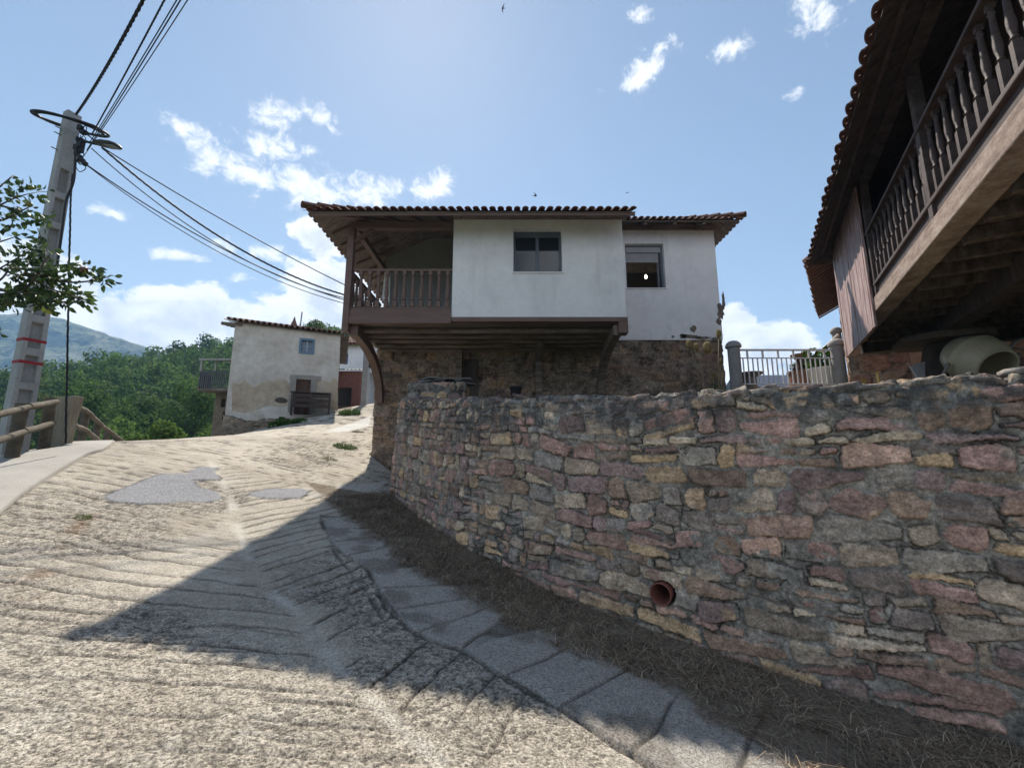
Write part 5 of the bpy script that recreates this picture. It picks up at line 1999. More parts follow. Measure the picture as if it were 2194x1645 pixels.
def leaf_cloud(n, blobs, size, seed, cols, shell=0.55, flat=0.35, aspect=1.9):
    """leaf-sized faces (two triangles bent along the midrib) through a set of ellipsoids (cx, cy, cz, rx, ry, rz)"""
    r = np.random.RandomState(seed)
    blobs = np.array(blobs, float)
    vol = (blobs[:, 3] * blobs[:, 4] * blobs[:, 5]) ** 0.7
    which = r.choice(len(blobs), n, p=vol / vol.sum())
    d = r.normal(size=(n, 3))
    d /= np.linalg.norm(d, axis=1)[:, None]
    rad = (shell + (1 - shell) * r.rand(n)) ** 0.6
    rad = np.where(r.rand(n) < 0.12, rad * 1.14, rad)
    B = blobs[which]
    c = B[:, :3] + d * rad[:, None] * B[:, 3:6]
    nrm = d * 0.6 + r.normal(size=(n, 3)) * 0.7 + np.array((0, 0, flat))
    nrm /= np.linalg.norm(nrm, axis=1)[:, None]
    t = np.cross(nrm, r.normal(size=(n, 3)))
    t /= np.linalg.norm(t, axis=1)[:, None]
    s = np.cross(nrm, t)
    sz = size * r.uniform(0.6, 1.3, n)[:, None]
    a, bq = c - t * sz * aspect / 2, c + t * sz * aspect / 2
    l, rr = c + s * sz * 0.5 + nrm * sz * 0.14, c - s * sz * 0.5 + nrm * sz * 0.14
    V = np.stack([a, l, bq, rr], 1).reshape(-1, 3)
    k = np.arange(n)[:, None] * 4
    F = np.concatenate([k + np.array([[0, 1, 2]]), k + np.array([[0, 2, 3]])], 0)
    cols = np.array(cols)
    # each clump has a leaf colour of its own
    tint = r.uniform(0.75, 1.25, len(blobs))
    ci = r.randint(0, len(cols), len(blobs))
    C = cols[ci][which] * 0.65 + cols[r.randint(0, len(cols), n)] * 0.35
    C = C * (tint[which] * r.uniform(0.75, 1.25, n))[:, None]
    return V, F, np.repeat(C, 4, 0)


GREENS = [(0.045, 0.085, 0.022), (0.06, 0.105, 0.026), (0.035, 0.07, 0.022), (0.085, 0.125, 0.03)]


def potted(name, label, cat, base, prof, matr, blobs, n, size, leaves, seed, cols=GREENS):
    root = thing(name, base, label, cat)
    b = MB()
    b.lathe(prof, base, 24)
    b.build('pot', matr, root, smooth='auto')
    if n:
        V, F, C = leaf_cloud(n, [(base[0] + q[0], base[1] + q[1], base[2] + q[2], q[3], q[4], q[5]) for q in blobs], size, seed, cols)
        quads_mesh(leaves, V, F, M_crown, root, C)
        b = MB()
        for q in blobs[:4]:
            b.tube([(base[0], base[1], base[2] + prof[-1][1] - 0.1), (base[0] + q[0] * .6, base[1] + q[1] * .6, base[2] + q[2] * .8), (base[0] + q[0], base[1] + q[1], base[2] + q[2])], [0.015, 0.01, 0.005], 5)
        b.build('stem', M_bark, root)


M_terra = mat('terracotta', [(0.24, 0.11, 0.08), (0.32, 0.16, 0.12)], scale=5, bump=0.3, bscale=30, var=0.2)
M_whitepot = mat('white_plastic', [(0.6, 0.6, 0.6), (0.66, 0.66, 0.66)], bump=0.03, rough=0.4, var=0.05)
pb = at(1768, 832, 13.2)
potted('potted_plant', 'leafy plant in tall white ribbed pot behind the railing', 'potted plant', (pb[0], pb[1], pb[2] - 0.05), [(0.26, 0), (0.3, 0.04), (0.3, 0.12), (0.34, 0.2), (0.42, 0.62), (0.44, 0.64), (0.44, 0.68), (0.36, 0.68), (0.35, 0.6)], M_whitepot,
       [(-0.2, 0, 0.85, 0.3, 0.3, 0.25), (0.2, 0.1, 1.0, 0.3, 0.25, 0.3), (0.32, 0, 1.25, 0.22, 0.2, 0.2), (-0.35, 0, 1.15, 0.2, 0.2, 0.16), (0, 0, 0.7, 0.34, 0.3, 0.2)], 420, 0.09, 'leaves', 3, [(0.05, 0.11, 0.02), (0.09, 0.15, 0.03), (0.04, 0.08, 0.03)])
pb = at(1722, 826, 14.2)
potted('planter', 'dark trailing plant in terracotta planter on a column behind the railing', 'planter', (pb[0], pb[1], pb[2] - 0.1), [(0.42, 0), (0.42, 0.5), (0.46, 0.52), (0.46, 0.58), (0.22, 0.6), (0.16, 0.7), (0.14, 0.95), (0.2, 1.05), (0.28, 1.12), (0.3, 1.16), (0.24, 1.16)], M_terra,
       [(0, -0.1, 0.8, 0.36, 0.3, 0.2), (0.3, 0, 0.75, 0.3, 0.2, 0.18), (-0.2, -0.1, 0.7, 0.25, 0.25, 0.15)], 260, 0.07, 'leaves', 4, [(0.03, 0.05, 0.025), (0.05, 0.045, 0.03), (0.03, 0.04, 0.03)])
pb = at(1608, 830, 13.4)
potted('bird_bath', 'low stone bowl on a square pedestal behind the near end of the railing', 'bird bath', (pb[0], pb[1], pb[2] - 0.1), [(0.24, 0), (0.24, 0.05), (0.2, 0.08), (0.2, 0.42), (0.26, 0.46), (0.4, 0.52), (0.42, 0.55), (0.34, 0.53), (0.0, 0.49)], mat('garden_stone', [(0.22, 0.18, 0.15), (0.3, 0.25, 0.21)], bump=0.4, var=0.2), [], 0, 0, '', 5)
b = MB()
p, q = at(1738, 770, 15.0), at(1796, 717, 15.0)
b.tube([p, q], 0.045, 10)
b.tube([(p[0], p[1], p[2]), (p[0], p[1], p[2] - 1.3)], 0.03, 8)
tag(b.build('awning_pole', M_whitepot, None, smooth='auto', origin=(p[0], p[1], p[2] - 1.3)), 'slanting white awning pole behind the railing', 'pole')
b = MB()
p, q = at(1600, 800, 40), at(1716, 800, 40)
y = 40
zt = at(1660, 812, y)[2]
x0, x1 = at(1615, 812, y)[0], at(1800, 812, y)[0]
hr = thing('far_roofed_house', ((x0 + x1) / 2, 42, EYE + 2), 'low house with blue grey roof far beyond the railing', 'house')
b.box(x0, x1, 40.4, 46, EYE - 2, zt - 0.6)
b.build('wall', M_white, hr)
b = MB()
b.prism([(x0 - 0.3, 39.8, zt - 0.75), (x0 - 0.3, 43.2, zt + 1.0), (x0 - 0.3, 46.4, zt - 0.75)], (x1 - x0 + 0.6, 0, 0))
b.build('roof', mat('blue_grey_slate', [(0.035, 0.05, 0.085), (0.06, 0.08, 0.12)], scale=3, bump=0.3, bscale=6, var=0.2), hr)
# small dark pot standing behind the crest of the wall, under the jetty
pb = at(1105, 850, 9.0)
b = MB()
b.lathe([(0.0, 0), (0.09, 0.0), (0.12, 0.2), (0.14, 0.22), (0.14, 0.25), (0.11, 0.25), (0.09, 0.1), (0, 0.08)], (pb[0], pb[1], pb[2] - 0.04), 18)
tag(b.build('flower_pot', mat('black_pot', [(0.02, 0.02, 0.02)], bump=0.1, var=0.1), None, smooth='auto', origin=(pb[0], pb[1], pb[2])), 'small black empty flower pot under the jetty behind the wall crest', 'flower pot')


# ------------------------------------------------------------ dry teasels behind the wall
def build_teasels():
    y0 = 6.0
    base = at(1525, 860, y0)
    root = thing('teasel_plant', base, 'dry teasel plant with spiny seed heads behind the wall', 'teasel')
    M_head = mat('dry_teasel', [(0.10, 0.07, 0.035), (0.18, 0.13, 0.06)], scale=20, bump=0, var=0.3, vscale=60)
    M_stem = mat('dry_stem', [(0.13, 0.10, 0.06), (0.2, 0.16, 0.10)], bump=0.1, var=0.2)
    M_bract = mat('pale_bract', [(0.30, 0.25, 0.12), (0.4, 0.34, 0.2)], bump=0, var=0.2, translucent=0.4)
    rs = random.Random(5)
    for (hx, hy, bx, by, hl) in ((1477, 738, 1510, 840, 20), (1492, 744, 1514, 842, 18), (1515, 744, 1526, 845, 26), (1540, 714, 1540, 845, 18), (1544, 774, 1541, 842, 12), (1528, 802, 1529, 850, 14)):
        yy = y0 + rs.uniform(-0.15, 0.15)
        h, q = np.array(at(hx, hy, yy)), np.array(at(bx, by + 14, yy))
        mid = (h + q) / 2 + np.array((rs.uniform(-.02, .02), 0, 0))
        L = hl * 6.1 / FPX
        up = h - mid
        up /= np.linalg.norm(up)
        b = MB()
        b.tube([q, mid, h - up * L * .5], [0.010, 0.008, 0.007], 6)
        b.build('stem', M_stem, root, smooth=True)
        b = MB()
        b.lathe([(0.004, -L * .5), (L * .22, -L * .42), (L * .30, -L * .15), (L * .28, L * .15), (L * .18, L * .38), (0.0, L * .5)], h, 10, up)
        head = b.build('seed_head', M_head, root, smooth=True)
        b = MB()
        ex = np.cross(up, (0.2, 1, 0.1))
        ex /= np.linalg.norm(ex)
        ey = np.cross(up, ex)
        for k in range(230):
            a, t = rs.random() * 2 * pi, rs.uniform(-0.45, 0.48)
            r = L * (0.30 * sqrt(max(0, 1 - (t / 0.52) ** 2)))
            d = cos(a) * ex + sin(a) * ey
            p = h + up * t * L + d * r * 0.9
            tip = p + (d * 0.7 + up * 0.55) * L * 0.15
            w = np.cross(d, up) * L * 0.022
            b.add([p - w, p + w, tip], [(0, 1, 2)])
        b.build('spines', M_bract, head, fix=False)
        b = MB()
        for k in range(9):
            a = 2 * pi * k / 9 + rs.random() * .4
            d = cos(a) * ex + sin(a) * ey
            p0 = h - up * L * .5
            ln = L * rs.uniform(0.55, 1.0)
            b.tube([p0, p0 + d * ln * .4 - up * 0.0, p0 + d * ln * .62 + up * ln * .45], [0.004, 0.003, 0.0012], 4)
        b.build('bracts', M_bract, head)
    V, F, C = leaf_cloud(70, [(base[0] + 0.05, y0, base[2] + 0.1, 0.16, 0.12, 0.14), (base[0] - 0.12, y0, base[2] + 0.03, 0.14, 0.1, 0.1)], 0.05, 7, [(0.10, 0.13, 0.06), (0.16, 0.17, 0.1)], aspect=2.6)
    quads_mesh('leaves', V, F, M_crown, root, C)


build_teasels()


# ------------------------------------------------------------ utility pole, lamp and cables
POLE_Y = 8.0
pt = np.array(at(156, 245, POLE_Y))
pb0 = np.array(at(24, 985, POLE_Y))


def build_pole():
    zb = float(pb0[2]) - 1.2
    ax = np.array((pb0[0], POLE_Y, zb))
    top = pt
    root = thing('utility_pole', tuple(ax), 'tall concrete utility pole with recessed panels, red bands and a street lamp arm', 'utility pole')
    # the face with the recesses looks at the camera
    f = np.array((-pb0[0], -POLE_Y, 0))
    f /= np.linalg.norm(f)
    f = np.array((f[0] * cos(0.35) - f[1] * sin(0.35), f[0] * sin(0.35) + f[1] * cos(0.35), 0))
    s = np.array((-f[1], f[0], 0))
    Hh = top[2] - zb

    def C(t):
        return ax + (top - ax) * t

    def wd(t):     # half width across the face, half depth
        return 0.19 - 0.075 * t, 0.14 - 0.05 * t
    b = MB()
    # recess levels
    rec = []
    z = 0.235
    k = 0
    while z < 0.80:
        h = 0.062
        rec.append((z, z + h))
        z += h + 0.016
        k += 1
    ts = sorted({0, 1, *[q for r in rec for q in r]})
    for i in range(len(ts) - 1):
        t0, t1 = ts[i], ts[i + 1]
        isr = any(abs(r[0] - t0) < 1e-6 for r in rec)
        for (t, u) in ((t0, t1),):
            (w0, d0), (w1, d1) = wd(t0), wd(t1)
            c0, c1 = C(t0), C(t1)
            ring0 = [c0 - s * w0 - f * d0, c0 + s * w0 - f * d0, c0 + s * w0 + f * d0, c0 - s * w0 + f * d0]
            ring1 = [c1 - s * w1 - f * d1, c1 + s * w1 - f * d1, c1 + s * w1 + f * d1, c1 - s * w1 + f * d1]
            vs = ring0 + ring1
            fs = [(0, 1, 5, 4), (1, 2, 6, 5), (3, 0, 4, 7)]
            if not isr:
                fs.append((2, 3, 7, 6))
            b.add(vs, fs)
            if isr:
                k0, k1, dp = 0.56, 0.56, 0.10
                F0 = [c0 + s * w0 + f * d0, c0 + s * w0 * k0 + f * d0, c0 - s * w0 * k0 + f * d0, c0 - s * w0 + f * d0]
                F1 = [c1 + s * w1 + f * d1, c1 + s * w1 * k1 + f * d1, c1 - s * w1 * k1 + f * d1, c1 - s * w1 + f * d1]
                h = (c1 - c0)
                I0 = [c0 + s * w0 * k0 * .9 + f * (d0 - dp) + h * 0.05, c0 - s * w0 * k0 * .9 + f * (d0 - dp) + h * 0.05]
                I1 = [c1 + s * w1 * k1 * .9 + f * (d1 - dp) - h * 0.05, c1 - s * w1 * k1 * .9 + f * (d1 - dp) - h * 0.05]
                vs = F0 + F1 + I0 + I1
                b.add(vs, [(0, 1, 5, 4), (2, 3, 7, 6), (8, 9, 11, 10), (1, 8, 10, 5), (9, 2, 6, 11), (1, 2, 9, 8), (10, 11, 6, 5)])
    b.add([C(1) - s * wd(1)[0] - f * wd(1)[1], C(1) + s * wd(1)[0] - f * wd(1)[1], C(1) + s * wd(1)[0] + f * wd(1)[1], C(1) - s * wd(1)[0] + f * wd(1)[1]], [(0, 1, 2, 3)])
    b.build('shaft', M_conc, root, bevel=0.008)

    def t_at(py):
        z = at(90, py, POLE_Y)[2]
        return (z - zb) / Hh
    for py in (734, 781):
        t = t_at(py)
        (w, d), c = wd(t), C(t)
        b = MB()
        for (o, a, e) in ((-s * w + f * d, s * 2 * w, f * 0.006), (s * w - f * d, f * 2 * d, s * 0.006), (-s * w - f * d, f * 2 * d, -s * 0.006)):
            b.obox(c + o, a, UPZ * 0.055, e)
        b.build('red_band', M_redpaint, root)
    # step bolts on the edge
    b = MB()
    for py in (286, 298, 330):
        t = t_at(py)
        c = C(t) - s * wd(t)[0] * (1 if s[0] > 0 else -1)
        e = -s * (1 if s[0] > 0 else -1)
        b.tube([c, c + e * 0.10], 0.012, 6)
    b.build('step_bolt', M_metal, root)
    # fittings of the head: brackets, insulators, junction boxes
    b = MB()
    rs = random.Random(12)
    for (px, py) in ((172, 276), (178, 284), (170, 300), (174, 312), (164, 318), (170, 340), (178, 346), (166, 330)):
        p = np.array(at(px, py, POLE_Y - 0.1))
        b.obox(p - 0.04, (rs.uniform(0.05, 0.1), 0, 0), (0, 0.08, 0), (0, 0, rs.uniform(0.06, 0.14)))
    b.obox(np.array(at(160, 322, POLE_Y - 0.12)), (0.09, 0, 0), (0, 0.1, 0), (0, 0, 0.30))
    for (a, c) in (((170, 272), (188, 284)), ((165, 345), (172, 352)), ((165, 300), (176, 306)), ((166, 338), (186, 350))):
        b.tube([at(*a, POLE_Y - 0.05), at(*c, POLE_Y - 0.1)], 0.018, 6)
    b.lathe([(0.0, -0.06), (0.05, -0.03), (0.05, 0.03), (0.0, 0.06)], at(182, 351, POLE_Y - 0.12), 10)
    b.build('head_fittings', M_cable, root)
    b = MB()      # loose jumper wires
    for pts in (((172, 276), (185, 270), (183, 284), (172, 280)), ((168, 300), (180, 292), (184, 306), (170, 318)), ((170, 316), (180, 330), (172, 345)), ((160, 352), (170, 368), (183, 362), (182, 352)), ((172, 290), (176, 305), (171, 320), (164, 336))):
        b.tube(smooth_path3([at(*p, POLE_Y - 0.12) for p in pts], 6), 0.008, 5)
    b.build('jumper_wires', M_cable, root)
    # conductors strapped down the edge of the shaft
    b = MB()
    pts = [(160, 335), (157, 380), (150, 405), (140, 430), (133, 480), (126, 530), (121, 565), (117, 600)]
    b.tube(smooth_path3([at(px + 2, py, POLE_Y - 0.22) for px, py in pts], 5), 0.022, 6)
    b.build('strapped_conductor', M_cable, root)
    # the lamp on its arm
    b = MB()
    a0, a1, a2 = np.array(at(168, 302, POLE_Y - 0.1)), np.array(at(186, 304, POLE_Y - 0.1)), np.array(at(206, 309, POLE_Y - 0.15))
    b.tube([a0, a1, a2], 0.026, 8)
    b.tube([at(172, 280, POLE_Y - 0.1), at(190, 291, POLE_Y - 0.1), at(207, 305, POLE_Y - 0.15)], 0.014, 6)
    arm = b.build('lamp_arm', M_cable, root)
    b = MB()
    l0, l1 = np.array(at(203, 308, POLE_Y - 0.15)), np.array(at(254, 313, POLE_Y - 0.30))
    d = l1 - l0
    L = np.linalg.norm(d)
    d /= L
    sd = np.cross(d, UPZ)
    sd /= np.linalg.norm(sd)
    u = np.cross(sd, d)
    prof = [(0.0, 0.02, 0.03), (0.05, 0.06, 0.05), (0.2, 0.10, 0.07), (0.45, 0.13, 0.075), (0.8, 0.13, 0.06), (0.95, 0.10, 0.04), (1.0, 0.05, 0.02)]
    rings = []
    for (t, w, h) in prof:
        c = l0 + d * t * L
        rings.append([c + sd * w * cos(a) + u * h * (sin(a) if sin(a) > 0 else sin(a) * 0.35) for a in [2 * pi * k / 14 for k in range(14)]])
    vs = [q for r in rings for q in r]
    fs = [(i * 14 + k, i * 14 + (k + 1) % 14, (i + 1) * 14 + (k + 1) % 14, (i + 1) * 14 + k) for i in range(len(rings) - 1) for k in range(14)]
    fs += [tuple(range(14))[::-1], tuple(range((len(rings) - 1) * 14, len(rings) * 14))]
    b.add(vs, fs)
    lamp = b.build('lamp_head', mat('grey_lamp_housing', [(0.06, 0.065, 0.075), (0.09, 0.095, 0.105)], bump=0.05, rough=0.45, var=0.05), root, smooth='auto')
    b = MB()
    c = l0 + d * 0.72 * L - u * 0.03
    b.obox(c - sd * 0.07 - d * 0.12, d * 0.28, sd * 0.14, -u * 0.012)
    b.build('lamp_lens', mat('lamp_glass', [(0.3, 0.31, 0.33)], bump=0, rough=0.2, var=0), root)


def smooth_path3(pts, n=6):
    p = [2 * np.array(pts[0]) - np.array(pts[1])] + [np.array(q, float) for q in pts] + [2 * np.array(pts[-1]) - np.array(pts[-2])]
    out = []
    for i in range(1, len(p) - 2):
        for k in range(n):
            t = k / n
            out.append(0.5 * (2 * p[i] + (p[i + 1] - p[i - 1]) * t + (2 * p[i - 1] - 5 * p[i] + 4 * p[i + 1] - p[i + 2]) * t * t + (3 * p[i] - p[i - 1] - 3 * p[i + 1] + p[i + 2]) * t ** 3))
    out.append(p[-2])
    return out


build_pole()


def cable(name, a, c, sag, r, label, cat='cable', group='overhead cables', twist=0, n=40):
    a, c = np.array(a, float), np.array(c, float)
    pts = [a + (c - a) * (k / n) - UPZ * sag * 4 * (k / n) * (1 - k / n) for k in range(n + 1)]
    b = MB()
    if twist:
        m = n * 4
        P = [a + (c - a) * (k / m) - UPZ * sag * 4 * (k / m) * (1 - k / m) for k in range(m + 1)]
        d = (c - a) / np.linalg.norm(c - a)
        sx = np.cross(d, UPZ)
        sx /= np.linalg.norm(sx)
        sy = np.cross(sx, d)
        L = np.linalg.norm(c - a)
        for j in range(3):
            b.tube([p + r * 0.75 * (cos(2 * pi * (L * k / m / twist + j / 3)) * sx + sin(2 * pi * (L * k / m / twist + j / 3)) * sy) for k, p in enumerate(P)], r * 0.62, 5)
    else:
        b.tube(pts, r, 6)
    o = b.build(name, M_cable, None, smooth=True, origin=tuple(a))
    return tag(o, label, cat, group)


PD = POLE_Y - 0.1
# overhead runs that pass over the viewer: they end at the next pole behind, out of view
def over(px0, py0, px1, py1, y1):
    """far end at the pole, second end where the cable leaves the picture, carried on by the same length"""
    a, c = np.array(at(px0, py0, PD)), np.array(at(px1, py1, y1))
    return a, a + (c - a) * 1.9


a, c = over(163, 246, 292, 0, 5.2)
cable('power_cable', a, c, 0.35, 0.018, 'thick twisted black power cable leaving the very top of the pole', twist=0.45)
for k, (p0, p1, y1, r, lab) in enumerate((((196, 290), (347, 0), 5.0, 0.010, 'twisted cable running up from the pole, next to the thick one', ), ((192, 306), (372, 0), 4.8, 0.007, 'thin cable running up from the pole, first of the close trio'),
                                          ((186, 322), (380, 0), 4.8, 0.008, 'thin cable running up from the pole, middle of the close trio'), ((180, 334), (394, 0), 4.6, 0.006, 'thinnest cable running up from the pole, last of the close trio'))):
    a, c = over(*p0, *p1, y1)
    cable('power_cable', a, c, 0.12, r, lab, twist=0.3 if k == 0 else 0)
for (p0, p1, sag, r, tw, lab) in (((222, 318), (746, 614), 0.10, 0.012, 0, 'upper taut cable from the street lamp to the gallery corner'), ((218, 316), (746, 634), 0.42, 0.017, 0.4, 'twisted sagging cable from the street lamp to the gallery corner'),
                                 ((196, 318), (746, 640), 0.50, 0.011, 0, 'thin cable sagging just under the twisted one to the gallery'), ((184, 352), (746, 645), 0.30, 0.013, 0, 'cable from the black clamp to the foot of the gallery post'),
                                 ((184, 353), (746, 652), 0.38, 0.009, 0, 'lowest thin cable from the black clamp to the gallery post')):
    a = at(*p0, PD - 0.15)
    c = at(*p1, 10.4)
    cable('power_cable', a, c, sag, r, lab, twist=tw)
# spare cable coiled round the head
b = MB()
cc = np.array(at(153, 268, POLE_Y))
pts = []
for k in range(97):
    t = k / 96 * 2 * pi * 2
    rr = 0.54 + 0.05 * sin(t * 1.5 + 1)
    pts.append(cc + np.array((rr * cos(t), rr * 0.95 * sin(t), 0.32 * rr * sin(t) - 0.10 * cos(t) + 0.03 * (k / 96))))
b.tube(pts, 0.028, 7)
tag(b.build('cable_coil', M_cable, None, smooth=True, origin=tuple(cc)), 'black spare cable coiled in a wide loop round the pole head', 'cable coil')
# heavy twisted service cable hanging free beside the pole down to the ground
pts = [(156, 372), (153, 402), (151, 440), (150, 500), (148, 560), (147, 640), (145, 720), (144, 800), (142, 866)]
P = smooth_path3([at(px, py, POLE_Y - 0.05) for px, py in pts] + [np.array(at(141, 950, POLE_Y - 0.05))], 14)
b = MB()
for j in range(3):
    b.tube([p + 0.013 * 0.8 * np.array((cos(k * 0.55 + j * 2.1), sin(k * 0.55 + j * 2.1), 0)) for k, p in enumerate(P)], 0.008, 5)
tag(b.build('service_cable', M_cable, None, smooth=True, origin=tuple(P[-1])), 'black twisted service cable hanging straight down beside the pole', 'cable')


# ------------------------------------------------------------ log fences
def log(b, a, c, r0, r1, seed, n=10):
    rs = random.Random(seed)
    a, c = np.array(a, float), np.array(c, float)
    k = 7
    pts = [a + (c - a) * i / (k - 1) + np.array((rs.gauss(0, 0.006), rs.gauss(0, 0.006), rs.gauss(0, 0.006))) for i in range(k)]
    b.tube(pts, [(r0 + (r1 - r0) * i / (k - 1)) * rs.uniform(0.96, 1.04) for i in range(k)], n)


def build_fences():
    root = thing('log_fence', (-8.5, 7.5, float(G(-8.5, 7.5))), 'near log fence with thick round rails in front of the utility pole', 'fence')
    line = [(-6.7, 4.5), (-7.6, 6.0), (-8.5, 7.5), (-9.12, 8.53)]
    gz = [float(G(*p)) for p in line]
    for i, p in enumerate(line):
        b = MB()
        log(b, (p[0] - 0.1, p[1], gz[i] - 0.5), (p[0] - 0.1, p[1], gz[i] + 0.98), 0.10, 0.095, i)
        b.build('post', M_log, root, smooth='auto')
    for h in (0.90, 0.47):
        for i in range(len(line) - 1):
            b = MB()
            a, c = line[i], line[i + 1]
            log(b, (a[0] + 0.06, a[1] - 0.05, gz[i] + h), (c[0] + 0.06, c[1] - 0.05, gz[i + 1] + h), 0.058, 0.053, 20 + i)
            b.build('rail', M_log, root, smooth='auto')
    # the squared end post at the corner
    root2 = thing('corner_fence_post', (-9.35, 8.95, float(G(-9.4, 9))), 'squared grey end post standing where the two log fences meet', 'fence post')
    b = MB()
    z = float(G(-9.4, 9))
    vs = []
    for (w, h) in ((0.16, -0.4), (0.165, 0.5), (0.19, 1.0)):
        for (sx, sy) in ((-1, -1), (1, -1), (1, 1), (-1, 1)):
            vs.append((-9.35 + sx * w + (h * 0.06), 8.95 + sy * 0.11, z + h - (0.03 if sx < 0 and h > 0.9 else 0)))
    fs = [(3, 2, 1, 0), (8, 9, 10, 11)]
    for k in range(2):
        for q in range(4):
            fs.append((4 * k + q, 4 * k + (q + 1) % 4, 4 * k + 4 + (q + 1) % 4, 4 * k + 4 + q))
    b.add(vs, fs)
    b.build('squared_post', mat('grey_post', [(0.2, 0.17, 0.125), (0.3, 0.27, 0.21)], scale=2, stretch=(6, 6, 1), bump=0.5, bscale=20, var=0.2), root2, bevel=0.012)
    root = thing('log_fence', (-11.5, 12, float(G(-11.5, 12))), 'far log fence running downhill beyond the crest of the road', 'fence')
    far = [(-9.55, 9.2), (-10.6, 10.7), (-11.6, 12.1), (-12.6, 13.5), (-13.6, 14.9), (-14.6, 16.3), (-16.4, 18.5), (-18.2, 20.7)]
    gz = [float(G(*p)) for p in far]
    for i, p in enumerate(far):
        b = MB()
        log(b, (p[0] - 0.06, p[1], gz[i] - 0.5), (p[0] - 0.06, p[1], gz[i] + 0.95), 0.09, 0.085, 50 + i)
        b.build('post', M_log, root, smooth='auto')
    for h in (0.88, 0.45):
        for i in range(len(far) - 1):
            b = MB()
            a, c = far[i], far[i + 1]
            log(b, (a[0] + 0.05, a[1] - 0.03, gz[i] + h), (c[0] + 0.05, c[1] - 0.03, gz[i + 1] + h), 0.062, 0.058, 80 + i)
            b.build('rail', M_log, root, smooth='auto')


build_fences()


# ------------------------------------------------------------ the old houses up the road
M_old = mat('weathered_plaster', [(0.46, 0.40, 0.345), (0.58, 0.535, 0.48), (0.66, 0.63, 0.585)], scale=0.9, bump=0.5, bscale=9, bdist=0.03, var=0.16, vscale=4, rough=0.95, layer=[((0.45, 0.39, 0.32), 0.75, 0.56, 0.1)])


